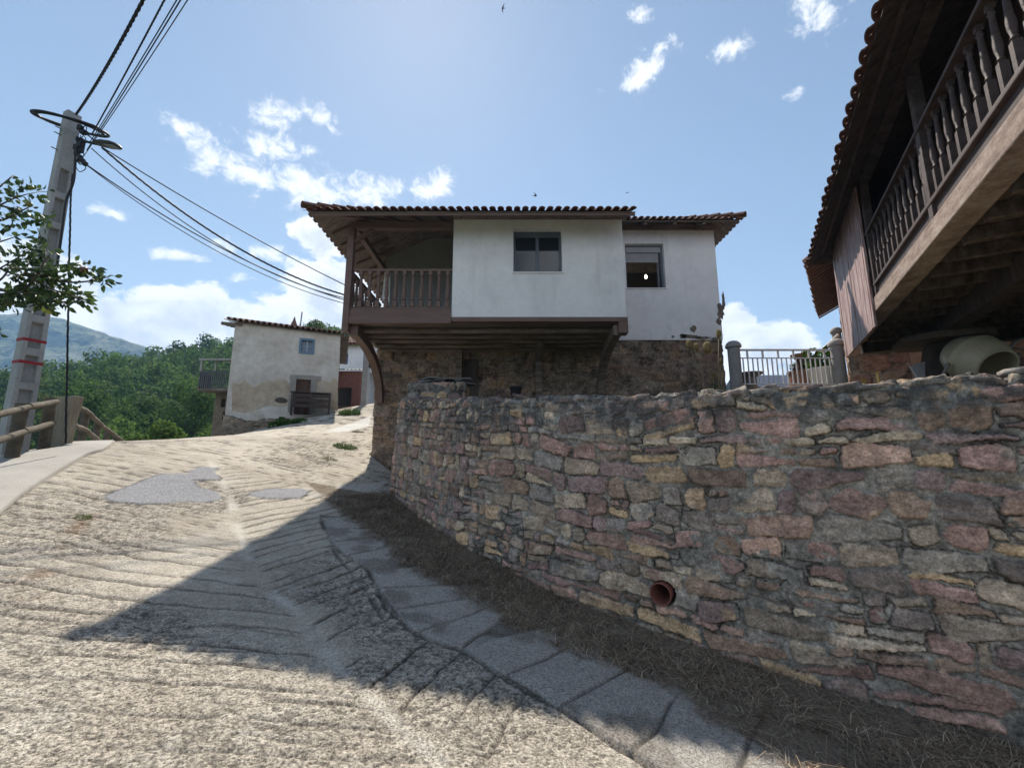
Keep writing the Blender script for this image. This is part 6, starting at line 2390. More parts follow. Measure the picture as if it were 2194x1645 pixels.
def build_old_house():
    y = 21.0
    TURN = R(22)
    x1 = at(724, 800, y)[0]

    def wp(px, py):
        """a photograph point on the turned facade, in the house's own unturned frame"""
        rx, _, rz = ray(px, py)
        c, s_ = cos(TURN), sin(TURN)
        # t * (rx, 1) = (x1, y) + k * (c, s_)
        k = (x1 - rx * y) / (rx * s_ - c)
        t = y + k * s_
        return (x1 + k, y, rz * t + EYE)

    x0 = wp(492, 800)[0]
    zt0, zt1 = wp(500, 690)[2], wp(735, 716)[2]
    zb = float(G(-9, 21)) - 3.2
    root = thing('old_house', (x1, y, float(G(-11, 21))), 'old house with weathered cream plaster, one blue window and brown door', 'house')
    dz = zt1 - zt0
    wnd = [wp(641, 756), wp(674, 728)]
    dor = [wp(632, 852), wp(667, 814)]
    zw = wp(500, 900)[2]
    b = MB()
    w = x1 - x0
    h = zt1 - zw - 0.02
    b.holed((x0, y, zw), (1, 0, 0), (0, 0, 1), (0, 1, 0), w, h, 0.45, [(wnd[0][0] - x0, wnd[1][0] - x0, wnd[0][2] - zw, wnd[1][2] - zw), (dor[0][0] - x0, dor[1][0] - x0, dor[0][2] - zw - 0.8, dor[1][2] - zw)])
    b.prism([(x0, y, zt1 - 0.02), (x1, y, zt1 - 0.02), (x0, y, zt0)], (0, 0.45, 0))
    b.box(x0, x0 + 0.45, y + 0.45, y + 9, zb, zt0 - 0.1)
    b.box(x1 - 0.45, x1, y + 0.45, y + 9, zb, zt1 - 0.1)
    b.box(x0 + 0.45, x1 - 0.45, y + 8.6, y + 9, zb, zt1 - 0.1)
    root.rotation_euler = (0, 0, TURN)
    b.build('plaster_wall', M_old, root)
    masonry('stone_base', [(x0 - 0.04, y + 4), (x0 - 0.04, y), (x0 + 0.04, y - 0.03), (x1, y - 0.03)], lambda s, x, y_: 0 * s + zb, lambda s, x, y_: zw + 0.1 + 0.10 * fbm(x * 0.9, 0 * x, 3, 5), M_base, root, seed=31, ds=0.06, dt=0.05,
            top=0.03, down=0, batter=0.02, ch=(0.18, 0.4), cw=(0.3, 0.9), pal=[(0.26, 0.2, 0.145), (0.22, 0.17, 0.13), (0.3, 0.24, 0.18)], crest=0.05, mortar=(0.25, 0.21, 0.17))
    # window
    M_blue = mat('blue_window_paint', [(0.13, 0.21, 0.29), (0.17, 0.26, 0.34)], bump=0.1, var=0.1)
    b = MB()
    a, c = wnd
    t = 0.07
    yy = y + 0.10
    b.box(a[0] - 0.03, a[0] + t, y - 0.02, yy + 0.05, a[2] - 0.03, c[2] + 0.03)
    b.box(c[0] - t, c[0] + 0.03, y - 0.02, yy + 0.05, a[2] - 0.03, c[2] + 0.03)
    b.box(a[0] + t, c[0] - t, y - 0.02, yy + 0.05, a[2] - 0.03, a[2] + t)
    b.box(a[0] + t, c[0] - t, y - 0.02, yy + 0.05, c[2] - t, c[2] + 0.03)
    f = b.build('window', M_blue, root)
    b = MB()
    mx, mz = (a[0] + c[0]) / 2, (a[2] + c[2]) / 2
    b.box(mx - 0.03, mx + 0.03, yy, yy + 0.04, a[2] + t, c[2] - t)
    b.box(a[0] + t, mx - 0.03, yy + 0.005, yy + 0.035, mz - 0.015, mz + 0.015)
    b.box(mx + 0.03, c[0] - t, yy + 0.005, yy + 0.035, mz - 0.015, mz + 0.015)
    b.build('muntins', mat('pale_blue_paint', [(0.35, 0.45, 0.55)], bump=0.05), f)
    b = MB()
    b.box(a[0] + t, c[0] - t, yy + 0.045, yy + 0.05, a[2] + t, c[2] - t)
    b.build('pane', mat('blue_reflecting_pane', [(0.04, 0.09, 0.18)], bump=0, rough=0.1, spec=0.6, var=0.1), f)
    # door with its stone frame
    M_st = mat('pale_door_stone', [(0.26, 0.235, 0.21), (0.36, 0.33, 0.30)], scale=2, bump=0.4, bscale=12, var=0.2)
    a, c = dor
    b = MB()
    b.box(a[0] - 0.26, a[0], y - 0.05, y + 0.2, a[2] - 0.7, c[2])
    b.box(c[0], c[0] + 0.26, y - 0.05, y + 0.2, a[2] - 0.7, c[2])
    b.box(a[0] - 0.3, c[0] + 0.45, y - 0.055, y + 0.2, c[2] + 0.003, c[2] + 0.2)
    fr = b.build('door_frame', M_st, root)
    b = MB()
    n = 5
    for k in range(n):
        xa = a[0] + (c[0] - a[0]) * k / n
        b.box(xa + 0.004, a[0] + (c[0] - a[0]) * (k + 1) / n - 0.004, y + 0.12, y + 0.17, a[2] - 0.75, c[2])
    b.build('door', mat('brown_door', [(0.10, 0.055, 0.04), (0.15, 0.085, 0.06)], scale=2, stretch=(5, 5, 1), bump=0.2, var=0.2), root)
    # tiled roof: verge falls to the right; two slopes from the ridge behind
    b = MB()
    sl = 0.42
    zc = EYE
    e0, e1 = np.array((x0 - 0.35, y - 0.25, zt0 + 0.05)), np.array((x1 + 0.55, y - 0.25, zt1 - 0.05))
    ex = (e1 - e0) / np.linalg.norm(e1 - e0)
    roof_plane(b, e0, e1, (0, 1, 0.26), 4.6, 0.24, lift=0.06, row=0.45, sub=6)
    b.build('tiled_roof', mat('old_tile', [(0.17, 0.10, 0.07), (0.27, 0.17, 0.12), (0.22, 0.17, 0.14)], scale=2, bump=0.5, bscale=20, var=0.35, vscale=5), root)
    b = MB()
    b.prism([e0 + (0.1, 0.15, -0.03), e1 + (-0.1, 0.15, -0.03), e1 + (-0.1, 4.6, 0.26 * 4.45 - 0.03), e0 + (0.1, 4.6, 0.26 * 4.45 - 0.03)], (0, 0, -0.05))
    b.prism([e0 + (0.1, 4.62, 0.26 * 4.45 - 0.03), e1 + (-0.1, 4.62, 0.26 * 4.45 - 0.03), e1 + (-0.1, 9.6, 0.45), e0 + (0.1, 9.6, 0.45)], (0, 0, -0.05))
    b.build('roof_boards', M_oldwood, root)
    b = MB()
    for k in range(7):
        yy = y - 0.05 + k * 0.85
        b.box(x0 - 0.55, x0 + 0.3, yy, yy + 0.13, zt0 - 0.16 + 0.22 * (yy - y), zt0 - 0.03 + 0.22 * (yy - y))
    b.build('rafter_ends', M_oldwood, root)
    b = MB()
    c = np.array(wp(625, 694))
    c[1] += 1.0
    c[2] += 0.42
    b.lathe([(0.16, -0.35), (0.15, -0.15), (0.09, 0.0), (0.05, 0.12), (0.03, 0.22), (0.0, 0.26)], c, 10)
    b.build('roof_finial', M_tile, root)
    b = MB()
    b.tube([(wp(637, 690)[0], y + 1.5, wp(637, 690)[2]), (wp(639, 690)[0], y + 1.5, wp(641, 648)[2])], 0.035, 6)
    b.build('flue_pipe', M_metal, root)
    # the lower band of bare tan render, ragged along its upper edge
    rs = random.Random(17)
    up = [(497 + (724 - 497) * k / 26, 818 - 3 * (k / 26) + rs.uniform(-9, 6) + (10 if 4 < k < 9 else 0)) for k in range(27)]
    lo = [(724, 880), (706, 878), (680, 868), (650, 862), (628, 868), (600, 872), (575, 868), (550, 878), (520, 884), (495, 880)]
    b = MB()
    for k in range(26):
        (xa, ya), (xb, yb) = up[k], up[k + 1]
        if 630 < (xa + xb) / 2 < 669:
            continue
        la = np.interp([xa, xb], [p[0] for p in lo[::-1]], [p[1] for p in lo[::-1]])
        q = [wp(xa, ya), wp(xb, yb), wp(xb, la[1]), wp(xa, la[0])]
        b.add([(p[0], y - 0.012, p[2]) for p in q], [(0, 1, 2, 3)])
        b.add([(q[0][0], y - 0.012, q[0][2]), (q[1][0], y - 0.012, q[1][2]), (q[1][0], y + 0.01, q[1][2]), (q[0][0], y + 0.01, q[0][2])], [(0, 1, 2, 3)])
    b.build('lower_render', mat('tan_render', [(0.38, 0.29, 0.21), (0.48, 0.395, 0.30), (0.55, 0.485, 0.40)], scale=1.1, bump=0.6, bscale=9, bdist=0.03, var=0.2, vscale=4), root)
    # ruined hollow and ledge low on the wall
    b = MB()
    c = wp(604, 858)
    poly = [(c[0] + r * 0.26 * cos(k * pi / 6), y - 0.018, c[2] + r * 0.17 * sin(k * pi / 6)) for k, r in enumerate((1, .85, .8, .9, 1.05, 1.1, 1.2, 1.0, .8, .7, .8, .95))]
    b.prism(poly, (0, 0.004, 0))
    b.build('bare_patch', M_bark, root)
    # wooden balcony wing behind to the left
    r2 = thing('balcony_house', (at(465, 860, 23)[0], 25, float(G(-16, 23)) - 1), 'narrow stone house with grey balcony half hidden behind the old plaster house', 'house')
    y2 = 24.0
    xa, xb = at(458, 880, y2)[0], at(486, 880, y2)[0]
    zt = at(470, 838, y2)[2]
    b = MB()
    wh = [(at(452 + dx, 860, y2)[0] - xa, at(457 + dx, 860, y2)[0] - xa) for dx in (0, 8)]
    b.holed((xa, y2, zb - 1), (1, 0, 0), (0, 0, 1), (0, 1, 0), xb - xa + 1.5, zt - zb + 1, 0.4, [(0.35, 0.6, at(0, 872, y2)[2] - zb + 1, at(0, 854, y2)[2] - zb + 1), (0.5, 0.72, at(0, 900, y2)[2] - zb + 1, at(0, 882, y2)[2] - zb + 1)])
    b.box(xa, xa + 0.4, y2 + 0.4, y2 + 8, zb - 1, zt)
    b.box(xa + 0.7, xb + 1.5, y2 + 0.0, y2 + 0.4, zt + 0.002, zt + 1.6)
    b.build('stone_wall_face', mat('tan_masonry', [(0.17, 0.13, 0.10), (0.24, 0.19, 0.145)], scale=2.5, bump=0.8, bscale=5, bdist=0.05, var=0.35, vscale=3), r2)
    b = MB()
    xc = xa - 0.36
    b.box(xc, xb + 1, y2 - 1.0, y2 - 0.01, zt - 0.12, zt)
    b.build('balcony_floor', M_oldwood, r2)
    b = MB()
    for k in range(14):
        xx = xc + 0.04 + k * 0.11
        b.box(xx, xx + 0.05, y2 - 0.99, y2 - 0.95, zt, zt + 0.9)
    for k in range(9):
        yy = y2 - 0.92 + k * 0.11
        b.box(xc, xc + 0.05, yy, yy + 0.05, zt, zt + 0.9)
    b.box(xc, xb + 1, y2 - 1.0, y2 - 0.94, zt + 0.902, zt + 0.97)
    b.build('balcony_railing', mat('grey_rail', [(0.10, 0.10, 0.115), (0.15, 0.15, 0.165)], bump=0.2, var=0.15), r2)
    b = MB()
    b.prism([(xc + 0.15, y2 - 1.3, zt + 1.6), (xc + 0.15, y2 + 4, zt + 2.6), (xc + 0.15, y2 + 4, zt + 2.5), (xc + 0.15, y2 - 1.3, zt + 1.5)], (xb + 1.0 - xc, 0, 0))
    b.box(xc, xc + 0.1, y2 - 0.98, y2 - 0.88, zt + 0.975, zt + 1.53)
    b.box(xc + 0.8, xc + 0.88, y2 - 0.98, y2 - 0.9, zt + 0.975, zt + 1.53)
    b.build('balcony_roof', mat('pale_sheet_roof', [(0.35, 0.33, 0.31), (0.42, 0.4, 0.38)], bump=0.2, var=0.1), r2)
    # dark slatted bin in front of the door
    p0, p1 = wp(626, 878), wp(708, 850)
    z0 = p0[2]
    r3 = thing('wooden_bin', (x1, y, z0), 'long dark slatted wooden bin in front of the brown door', 'wooden bin')
    r3.rotation_euler = (0, 0, TURN)
    b = MB()
    hh = p1[2] - z0
    for k in range(3):
        b.box(p0[0], p1[0], y - 1.0, y - 0.95, z0 + 0.04 + k * hh / 3, z0 + hh * (k + 0.86) / 3)
    b.build('slats', M_hor, r3)
    b = MB()
    for f in (0, 0.48, 0.97):
        x = p0[0] + (p1[0] - p0[0]) * f
        b = MB()
        b.box(x, x + 0.09, y - 1.04, y - 1.003, z0 - 0.3, z0 + hh)
        b.build('bin_post', M_hor, r3)
    b = MB()
    b.box(p0[0], p0[0] + 0.05, y - 0.945, y - 0.3, z0 - 0.3, z0 + hh)
    b.build('bin_side', M_hor, r3)
    b = MB()
    b.box(p1[0] - 0.05, p1[0], y - 0.945, y - 0.3, z0 - 0.3, z0 + hh)
    b.build('bin_side', M_hor, r3)
    b = MB()
    b.box(p0[0] - 0.04, p1[0] + 0.04, y - 1.06, y - 0.26, z0 + hh + 0.003, z0 + hh + 0.05)
    b.build('bin_lid', M_hor, r3)


build_old_house()


def build_far_houses():
    # white house up the road with blue windows
    y = 33.0
    x0, x1 = at(728, 780, y)[0], at(812, 780, y)[0]
    z0, z1 = at(780, 815, y)[2], at(780, 742, y)[2]
    root = thing('white_far_house', ((x0 + x1) / 2, y, z0), 'white house with blue windows far up the road', 'house')
    ws = [(at(735, 780, y), at(747, 757, y)), (at(788, 788, y), at(795, 762, y))]
    b = MB()
    b.holed((x0, y, z0 - 4), (1, 0, 0), (0, 0, 1), (0, 1, 0), x1 - x0 + 3, z1 - z0 + 4, 0.3, [(a[0] - x0, c[0] - x0, a[2] - z0 + 4, c[2] - z0 + 4) for a, c in ws])
    b.build('wall', M_white, root)
    M_bl = mat('blue_shutter', [(0.06, 0.14, 0.32)], bump=0.05, rough=0.3, var=0.1)
    for a, c in ws:
        b = MB()
        b.box(a[0], c[0], y + 0.12, y + 0.15, a[2], c[2])
        f = b.build('window', M_bl, root)
        b = MB()
        m = (a[0] + c[0]) / 2
        b.box(m - 0.03, m + 0.03, y + 0.08, y + 0.118, a[2], c[2])
        b.box(a[0], a[0] + 0.05, y + 0.08, y + 0.118, a[2], c[2])
        b.box(c[0] - 0.05, c[0], y + 0.08, y + 0.118, a[2], c[2])
        b.build('frame', M_whitepot, f)
    b = MB()
    roof_plane(b, (x0 - 0.4, y - 0.5, z1 + 0.1), (x1 + 3.3, y - 0.5, z1 + 0.1), (0, 1, 0.45), 4, 0.3, lift=0.07, row=0.6, sub=4)
    b.prism([(x0 - 0.3, y - 0.4, z1 + 0.07), (x0 - 0.3, y + 3.6, z1 + 0.07 + 0.45 * 4), (x0 - 0.3, y + 3.6, z1 - 0.02 + 0.45 * 4), (x0 - 0.3, y - 0.4, z1 - 0.02)], (x1 - x0 + 3.5, 0, 0))
    b.build('roof', M_tile, root)
    # brick shed with corrugated sheet
    y = 28.0
    x0, x1 = at(722, 820, y)[0], at(772, 820, y)[0]
    z0, z1 = at(750, 860, y)[2], at(750, 795, y)[2]
    root = thing('brick_shed', ((x0 + x1) / 2, y, z0), 'low red brick shed with corrugated sheet roof beside the old house', 'shed')
    b = MB()
    b.holed((x0 - 2, y, z0 - 1.5), (1, 0, 0), (0, 0, 1), (0, 1, 0), x1 - x0 + 2, z1 - z0 + 1.5, 0.25, [(2.05, 2.05 + (x1 - x0) * 0.62, 1.2, 1.5 + (z1 - z0) * 0.45)])
    b.box(x1 - 0.25, x1, y + 0.25, y + 4, z0 - 1.5, z1)
    b.build('brick_wall', mat('red_brick', [(0.24, 0.10, 0.075), (0.30, 0.15, 0.115)], scale=6, bump=0.5, bscale=25, var=0.3, vscale=12), root)
    b = MB()
    n = 60
    vs, fs = [], []
    for k in range(n + 1):
        x = x0 - 2.2 + (x1 - x0 + 2.4) * k / n
        zz = z1 + 0.06 + 0.035 * sin(k * 1.57)
        vs += [(x, y - 0.3, zz), (x, y + 4, zz + 0.9)]
    fs = [(2 * k, 2 * k + 2, 2 * k + 3, 2 * k + 1) for k in range(n)]
    b.add(vs, fs)
    b.build('sheet_roof', mat('fibre_cement_sheet', [(0.2, 0.18, 0.165), (0.28, 0.26, 0.24)], bump=0.3, var=0.2), root)
    b = MB()
    b.box(x0 - 1.9, x1 - 0.3, y + 2.5, y + 2.6, z0 - 1.5, z1 - 0.1)
    b.build('inner_wall', mat('dark_inner', [(0.07, 0.065, 0.06)], bump=0.1), root)
    # second, square concrete pole in front of them
    y = 25.0
    c, t = at(780, 868, y), at(781, 738, y)
    root = thing('concrete_post', (c[0], y, c[2] - 0.4), 'square concrete post standing at the roadside below the white far house', 'post')
    b = MB()
    b.box(c[0] - 0.17, c[0] + 0.17, y - 0.15, y + 0.15, c[2] - 0.5, t[2] + 1.5)
    b.build('shaft', M_conc, root, bevel=0.03)
    b = MB()
    b.box(c[0] + 0.15, c[0] + 0.30, y - 0.1, y + 0.1, at(0, 787, y)[2], at(0, 770, y)[2])
    b.build('meter_box', M_cable, root)
    # dark open garage beyond the post
    y = 29.0
    p0, p1 = at(786, 860, y), at(800, 795, y)
    root = thing('garage', (p0[0] + 2, y, p0[2]), 'dark open garage beside the square concrete post', 'garage')
    b = MB()
    b.holed((p0[0] - 0.3, y, p0[2] - 1), (1, 0, 0), (0, 0, 1), (0, 1, 0), 4, p1[2] - p0[2] + 1.2, 0.25, [(0.3, 3.5, -1, p1[2] - p0[2] + 0.9)])
    b.box(p0[0] - 0.3, p0[0] - 0.05, y + 0.25, y + 4, p0[2] - 1, p1[2] + 0.2)
    b.build('frame_wall', M_white, root)
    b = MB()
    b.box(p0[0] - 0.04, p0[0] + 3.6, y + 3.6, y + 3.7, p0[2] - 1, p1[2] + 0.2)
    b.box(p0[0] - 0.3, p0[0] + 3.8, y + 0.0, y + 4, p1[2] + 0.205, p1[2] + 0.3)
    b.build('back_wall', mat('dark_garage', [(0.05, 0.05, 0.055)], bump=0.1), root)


build_far_houses()


# ------------------------------------------------------------ weeds and grass
def blades(n, place, h, w, seed, cols, lean=0.5, curl=0.5):
    """thin bent grass blades; place(r, n) gives their foot points"""
    r = np.random.RandomState(seed)
    P = place(r, n)
    n = len(P)
    a = r.rand(n) * 2 * pi
    d = np.stack([np.cos(a), np.sin(a), np.zeros(n)], 1)
    side = np.stack([-np.sin(a), np.cos(a), np.zeros(n)], 1)
    hh = h * r.uniform(0.4, 1.3, n)[:, None]
    ln = np.abs(r.normal(lean, 0.3, n))[:, None]
    up = np.array((0, 0, 1.0))
    p1 = P + (d * ln * 0.45 + up * (1 - 0.35 * np.minimum(ln, 1.6))) * hh * 0.5
    p2 = P + (d * (ln * 0.9 + curl * 0.35) + up * np.maximum(0.03, 0.95 - 0.75 * ln)) * hh
    ww = w * r.uniform(0.6, 1.4, n)[:, None]
    V = np.stack([P - side * ww, P + side * ww, p1 + side * ww * .7, p1 - side * ww * .7, p2], 1).reshape(-1, 3)
    k = np.arange(n)[:, None] * 5
    F = np.concatenate([k + np.array([[0, 1, 2]]), k + np.array([[0, 2, 3]]), k + np.array([[3, 2, 4]])], 0)
    cols = np.array(cols)
    C = cols[r.randint(0, len(cols), n)] * r.uniform(0.6, 1.4, n)[:, None]
    return V, F, np.repeat(C, 5, 0)


DRY = [(0.26, 0.19, 0.125), (0.17, 0.12, 0.085), (0.38, 0.30, 0.21), (0.21, 0.125, 0.095), (0.11, 0.082, 0.062), (0.50, 0.42, 0.30)]


def place_foot(r, n):
    pts = np.array(WALL)
    seg = np.hypot(*(pts[1:] - pts[:-1]).T)
    acc = np.concatenate([[0], np.cumsum(seg)])
    s = r.rand(n) * 10.8
    x, y = np.interp(s, acc, pts[:, 0]), np.interp(s, acc, pts[:, 1])
    i = np.clip(np.searchsorted(acc, s) - 1, 0, len(seg) - 1)
    t = (pts[1:] - pts[:-1])[i] / seg[i][:, None]
    nx, ny = t[:, 1], -t[:, 0]
    ge = np.array(smooth_path(GRASS_EDGE, 4))
    wid = np.min(np.hypot(x[:, None] - ge[None, :, 0], y[:, None] - ge[None, :, 1]), 1)
    o = 0.05 + (wid + 0.05) * r.beta(1.05, 1.25, n) + 0.06 * fbm(s * 2.2, s * 0, 3, 9)
    dens = fbm(x * 2.6, y * 2.6, 3, 55)
    x, y = x + nx * o, y + ny * o
    keep = (fbm(x * 3.1, y * 3.1, 3, 57) + 0.30) > r.rand(n) * 0.9 - 0.25
    x, y, o = x[keep], y[keep], o[keep]
    return np.stack([x, y, G(x, y) + 0.05 * np.clip((0.9 - o) / 0.8, 0, 1) - 0.005], 1)


V, F, C = blades(70000, place_foot, 0.12, 0.003, 1, DRY, lean=1.5, curl=1.4)
V2, F2, C2 = blades(15000, place_foot, 0.24, 0.0026, 2, DRY[2:3] + DRY[5:] + DRY[:1], lean=1.45, curl=1.6)
o = quads_mesh('dry_grass', np.concatenate([V, V2]), np.concatenate([F, F2 + len(V)]), M_dry, None, np.concatenate([C, C2]))
# clods, chips of stone and dead leaves lying in the verge
def build_litter():
    r = np.random.RandomState(5)
    P = place_foot(r, 2600)
    rs = random.Random(9)
    V_, F_, C_ = [], [], []
    for p in P:
        k = len(V_)
        if rs.random() < 0.55:
            s = rs.uniform(0.006, 0.03)
            q = [p + s * np.array((rs.uniform(.6, 1.2) * cos(a), rs.uniform(.6, 1.2) * sin(a), rs.uniform(0, .3))) for a in (0, 1.3, 2.5, 3.8, 5.1)] + [p + np.array((0, 0, s * rs.uniform(.5, 1.0)))]
            c = np.array(rs.choice([(0.22, 0.2, 0.18), (0.13, 0.11, 0.09), (0.3, 0.27, 0.24), (0.2, 0.13, 0.11)])) * rs.uniform(.7, 1.2)
            F_ += [(k + i, k + (i + 1) % 5, k + 5) for i in range(5)]
        else:
            s = rs.uniform(0.015, 0.04)
            a, t = rs.random() * 6.28, rs.uniform(-.5, .5)
            d, e = np.array((cos(a), sin(a), t)), np.array((-sin(a), cos(a), rs.uniform(-.3, .3)))
            q = [p + UPZ * 0.015, p + d * s * .5 + e * s * .3 + UPZ * 0.02, p + d * s + UPZ * 0.018, p + d * s * .5 - e * s * .3 + UPZ * 0.02, p, p]
            c = np.array(rs.choice([(0.2, 0.12, 0.06), (0.28, 0.18, 0.08), (0.13, 0.085, 0.05)])) * rs.uniform(.7, 1.2)
            F_ += [(k, k + 1, k + 2), (k, k + 2, k + 3)]
        V_ += q
        C_ += [c] * 6
    tag(quads_mesh('verge_litter', np.array(V_), np.array(F_), M_dry, None, np.array(C_)), 'small stones and dead leaves in the dry verge', None, None, 'stuff')


build_litter()
tag(o, 'brown dead grass along the foot of the stone wall', None, None, 'stuff')


def clump(name, px, py, rx, n, h, label, cat, cols, seed, y=None, w=0.004, lean=0.6):
    c = gnd(px, py) if y is None else at(px, py, y)[:2]

    def pl(r, n):
        a, q = r.rand(n) * 2 * pi, np.sqrt(r.rand(n)) * rx
        x, yy = c[0] + np.cos(a) * q, c[1] + np.sin(a) * q * 0.8
        return np.stack([x, yy, G(x, yy) - 0.01], 1)
    V, F, C = blades(n, pl, h, w, seed, cols, lean)
    o = quads_mesh(name, V, F, M_dry, None, C, origin=(c[0], c[1], float(G(*c))))
    return tag(o, label, cat)


GG = [(0.06, 0.12, 0.02), (0.10, 0.17, 0.03), (0.08, 0.13, 0.035)]
clump('grass_tuft', 740, 958, 0.36, 500, 0.13, 'bright green grass tuft in the middle of the upper road', 'grass tuft', GG, 3, w=0.007)
clump('grass_tuft', 706, 984, 0.22, 160, 0.07, 'small olive grass tuft low on the upper road', 'grass tuft', [(0.11, 0.12, 0.04), (0.08, 0.09, 0.03)], 4, w=0.006)
clump('grass_tuft', 765, 925, 0.25, 120, 0.06, 'tiny dry tuft near the painted sheen of the wet road', 'grass tuft', [(0.13, 0.11, 0.05), (0.10, 0.11, 0.04)], 6, w=0.008)
clump('grass_tuft', 178, 1108, 0.11, 160, 0.05, 'small green grass tuft in the rusty crack on the left', 'grass tuft', GG, 5, w=0.003)
clump('grass_verge', 750, 868, 0.5, 500, 0.4, 'green grass at the corner of the old house', 'grass', GG, 8, y=20.0, w=0.012)


def bush(name, label, cat, blobs, n, size, seed, cols, base):
    V, F, C = leaf_cloud(n, blobs, size, seed, cols)
    o = quads_mesh(name, V, F, M_crown, None, C, origin=base)
    return tag(o, label, cat)


y = 18.0
c = at(600, 915, y)
bl = []
for (px, py, r) in ((580, 922, .28), (596, 912, .32), (612, 905, .34), (628, 898, .30), (642, 893, .24), (590, 900, .24), (570, 925, .2), (604, 890, .22)):
    q = at(px, py + 14, y + (640 - px) * 0.004)
    bl.append((q[0], q[1], q[2], r * 1.3, r, r * 0.9))
bush('ivy_clump', 'green ivy clump at the foot of the old plaster house', 'ivy', bl, 1300, 0.09, 21, [(0.05, 0.11, 0.02), (0.09, 0.16, 0.03), (0.06, 0.12, 0.03)], c)
# weeds on the crest of the wall, near the stake
c = at(1935, 830, 6.1)
bush('weed_tuft', 'small green weeds growing on the wall crest by the blue hose', 'weeds', [(c[0] - 0.1, c[1], c[2], 0.12, 0.1, 0.06), (c[0] + 0.1, c[1], c[2], 0.14, 0.1, 0.05), (c[0] - 0.22, c[1] + 0.4, c[2] + 0.07, 0.06, 0.05, 0.12)], 220, 0.025, 22, [(0.07, 0.13, 0.025), (0.12, 0.17, 0.03), (0.2, 0.12, 0.04)], c)


# ------------------------------------------------------------ trees
TREE_ID = [0]


def crown_blobs(rs, R_, H_, n=16):
    out = []
    for k in range(n):
        a = rs.random() * 2 * pi
        t = rs.random()
        z = H_ * (0.30 + 0.62 * t)
        rad = R_ * (0.85 * sqrt(max(0.05, 1 - (2 * t - 0.85) ** 2))) * rs.uniform(0.35, 0.8)
        r = R_ * rs.uniform(0.26, 0.46)
        out.append((rad * cos(a), rad * sin(a), z, r, r, r * 0.8))
    out.append((0, 0, H_ * 0.62, R_ * 0.55, R_ * 0.55, H_ * 0.28))
    return out


def tree(name, x, y, zb, H_, R_, n, size, label, seed, cols, group=None, cat='tree'):
    rs = random.Random(seed)
    root = thing(name, (x, y, zb), label, cat, group)
    bl = crown_blobs(rs, R_, H_)
    b = MB()
    b.tube([(x, y, zb - 0.5), (x + 0.1, y, zb + H_ * 0.3), (x - 0.1, y + .1, zb + H_ * 0.6), (x, y, zb + H_ * 0.85)], [R_ * 0.09, R_ * 0.07, R_ * 0.045, 0.03], 8)
    for q in bl[:7]:
        b.tube([(x, y, zb + q[2] * 0.55), (x + q[0] * .5, y + q[1] * .5, zb + q[2] * .8), (x + q[0], y + q[1], zb + q[2])], [R_ * 0.04, R_ * 0.025, 0.02], 5)
    b.build('trunk', M_bark, root, smooth=True)
    V, F, C = leaf_cloud(n, [(x + q[0], y + q[1], zb + q[2], q[3], q[4], q[5]) for q in bl], size, seed, cols, shell=0.6, flat=0.5, aspect=1.4)
    quads_mesh('crown', V, F, M_crown, root, C)
    return root


DK = [(0.06, 0.11, 0.032), (0.075, 0.13, 0.036), (0.048, 0.092, 0.034), (0.09, 0.145, 0.04)]
LT = [(0.10, 0.165, 0.04), (0.12, 0.18, 0.05), (0.08, 0.14, 0.038)]
YL = [(0.11, 0.13, 0.035), (0.08, 0.11, 0.03), (0.13, 0.14, 0.04)]


def on_hill(px, py, y):
    """foot of a tree whose crown top shows at this pixel, at distance y"""
    p = at(px, py, y)
    return p[0], y, p[2]


for (nm, px, ptop, y, R_, n, size, cols, lab) in (
        ('broadleaf_tree', 205, 818, 40, 4.6, 9500, 0.185, DK, 'large dark green tree directly behind the squared fence post'),
        ('broadleaf_tree', 300, 845, 46, 4.4, 8000, 0.185, DK, 'wide dark tree right of the tree behind the squared post'),
        ('broadleaf_tree', 418, 812, 44, 4.6, 9000, 0.185, DK, 'tall dark tree beside the balcony house'),
        ('broadleaf_tree', 100, 848, 52, 3.6, 4800, 0.2, YL, 'yellowish tree beside the foot of the utility pole'),
        ('broadleaf_tree', 252, 885, 33, 2.6, 4500, 0.15, LT, 'small light green tree above the far log fence'),
        ('broadleaf_tree', 465, 905, 30, 2.0, 3200, 0.12, LT, 'small light tree at the foot of the balcony house'),
        ('broadleaf_tree', 385, 735, 118, 4.2, 1500, 0.42, DK, 'tree standing out above the notch of the wooded ridge')):
    X, Y, ZT = on_hill(px, ptop, y)
    zg = float(H(X, Y)) + EYE
    tree(nm, X, Y, min(zg, ZT - 4), ZT - min(zg, ZT - 4), R_, n, size, lab, px, cols)
# rounded light shrub just over the crest
X, Y, ZT = on_hill(350, 908, 24)
zg = ZT - 2.6
tree('shrub', X, Y, zg, 2.6, 1.35, 2200, 0.13, 'rounded light green shrub just beyond the crest of the road', 77, [(0.09, 0.15, 0.035), (0.11, 0.17, 0.04), (0.07, 0.12, 0.03)], None, 'shrub')
X, Y, ZT = on_hill(300, 922, 22)
tree('shrub', X, Y, ZT - 2.0, 2.0, 1.0, 1100, 0.12, 'low darker shrub left of the rounded light shrub', 78, LT, None, 'shrub')
# trees that show above the roof of the old house
for (px, ptop, lab, sd) in ((678, 668, 'pale tree rising above the roof of the old house', 5), (722, 676, 'paler tree touching the gallery post above the old roof', 6)):
    X, Y, ZT = on_hill(px, ptop, 60)
    zg = float(H(X, Y)) + EYE
    tree('broadleaf_tree', X, Y, min(zg, ZT - 9), ZT - min(zg, ZT - 9), 3.0, 3000, 0.24, lab, sd, [(0.09, 0.12, 0.04), (0.12, 0.15, 0.055), (0.07, 0.10, 0.035)])


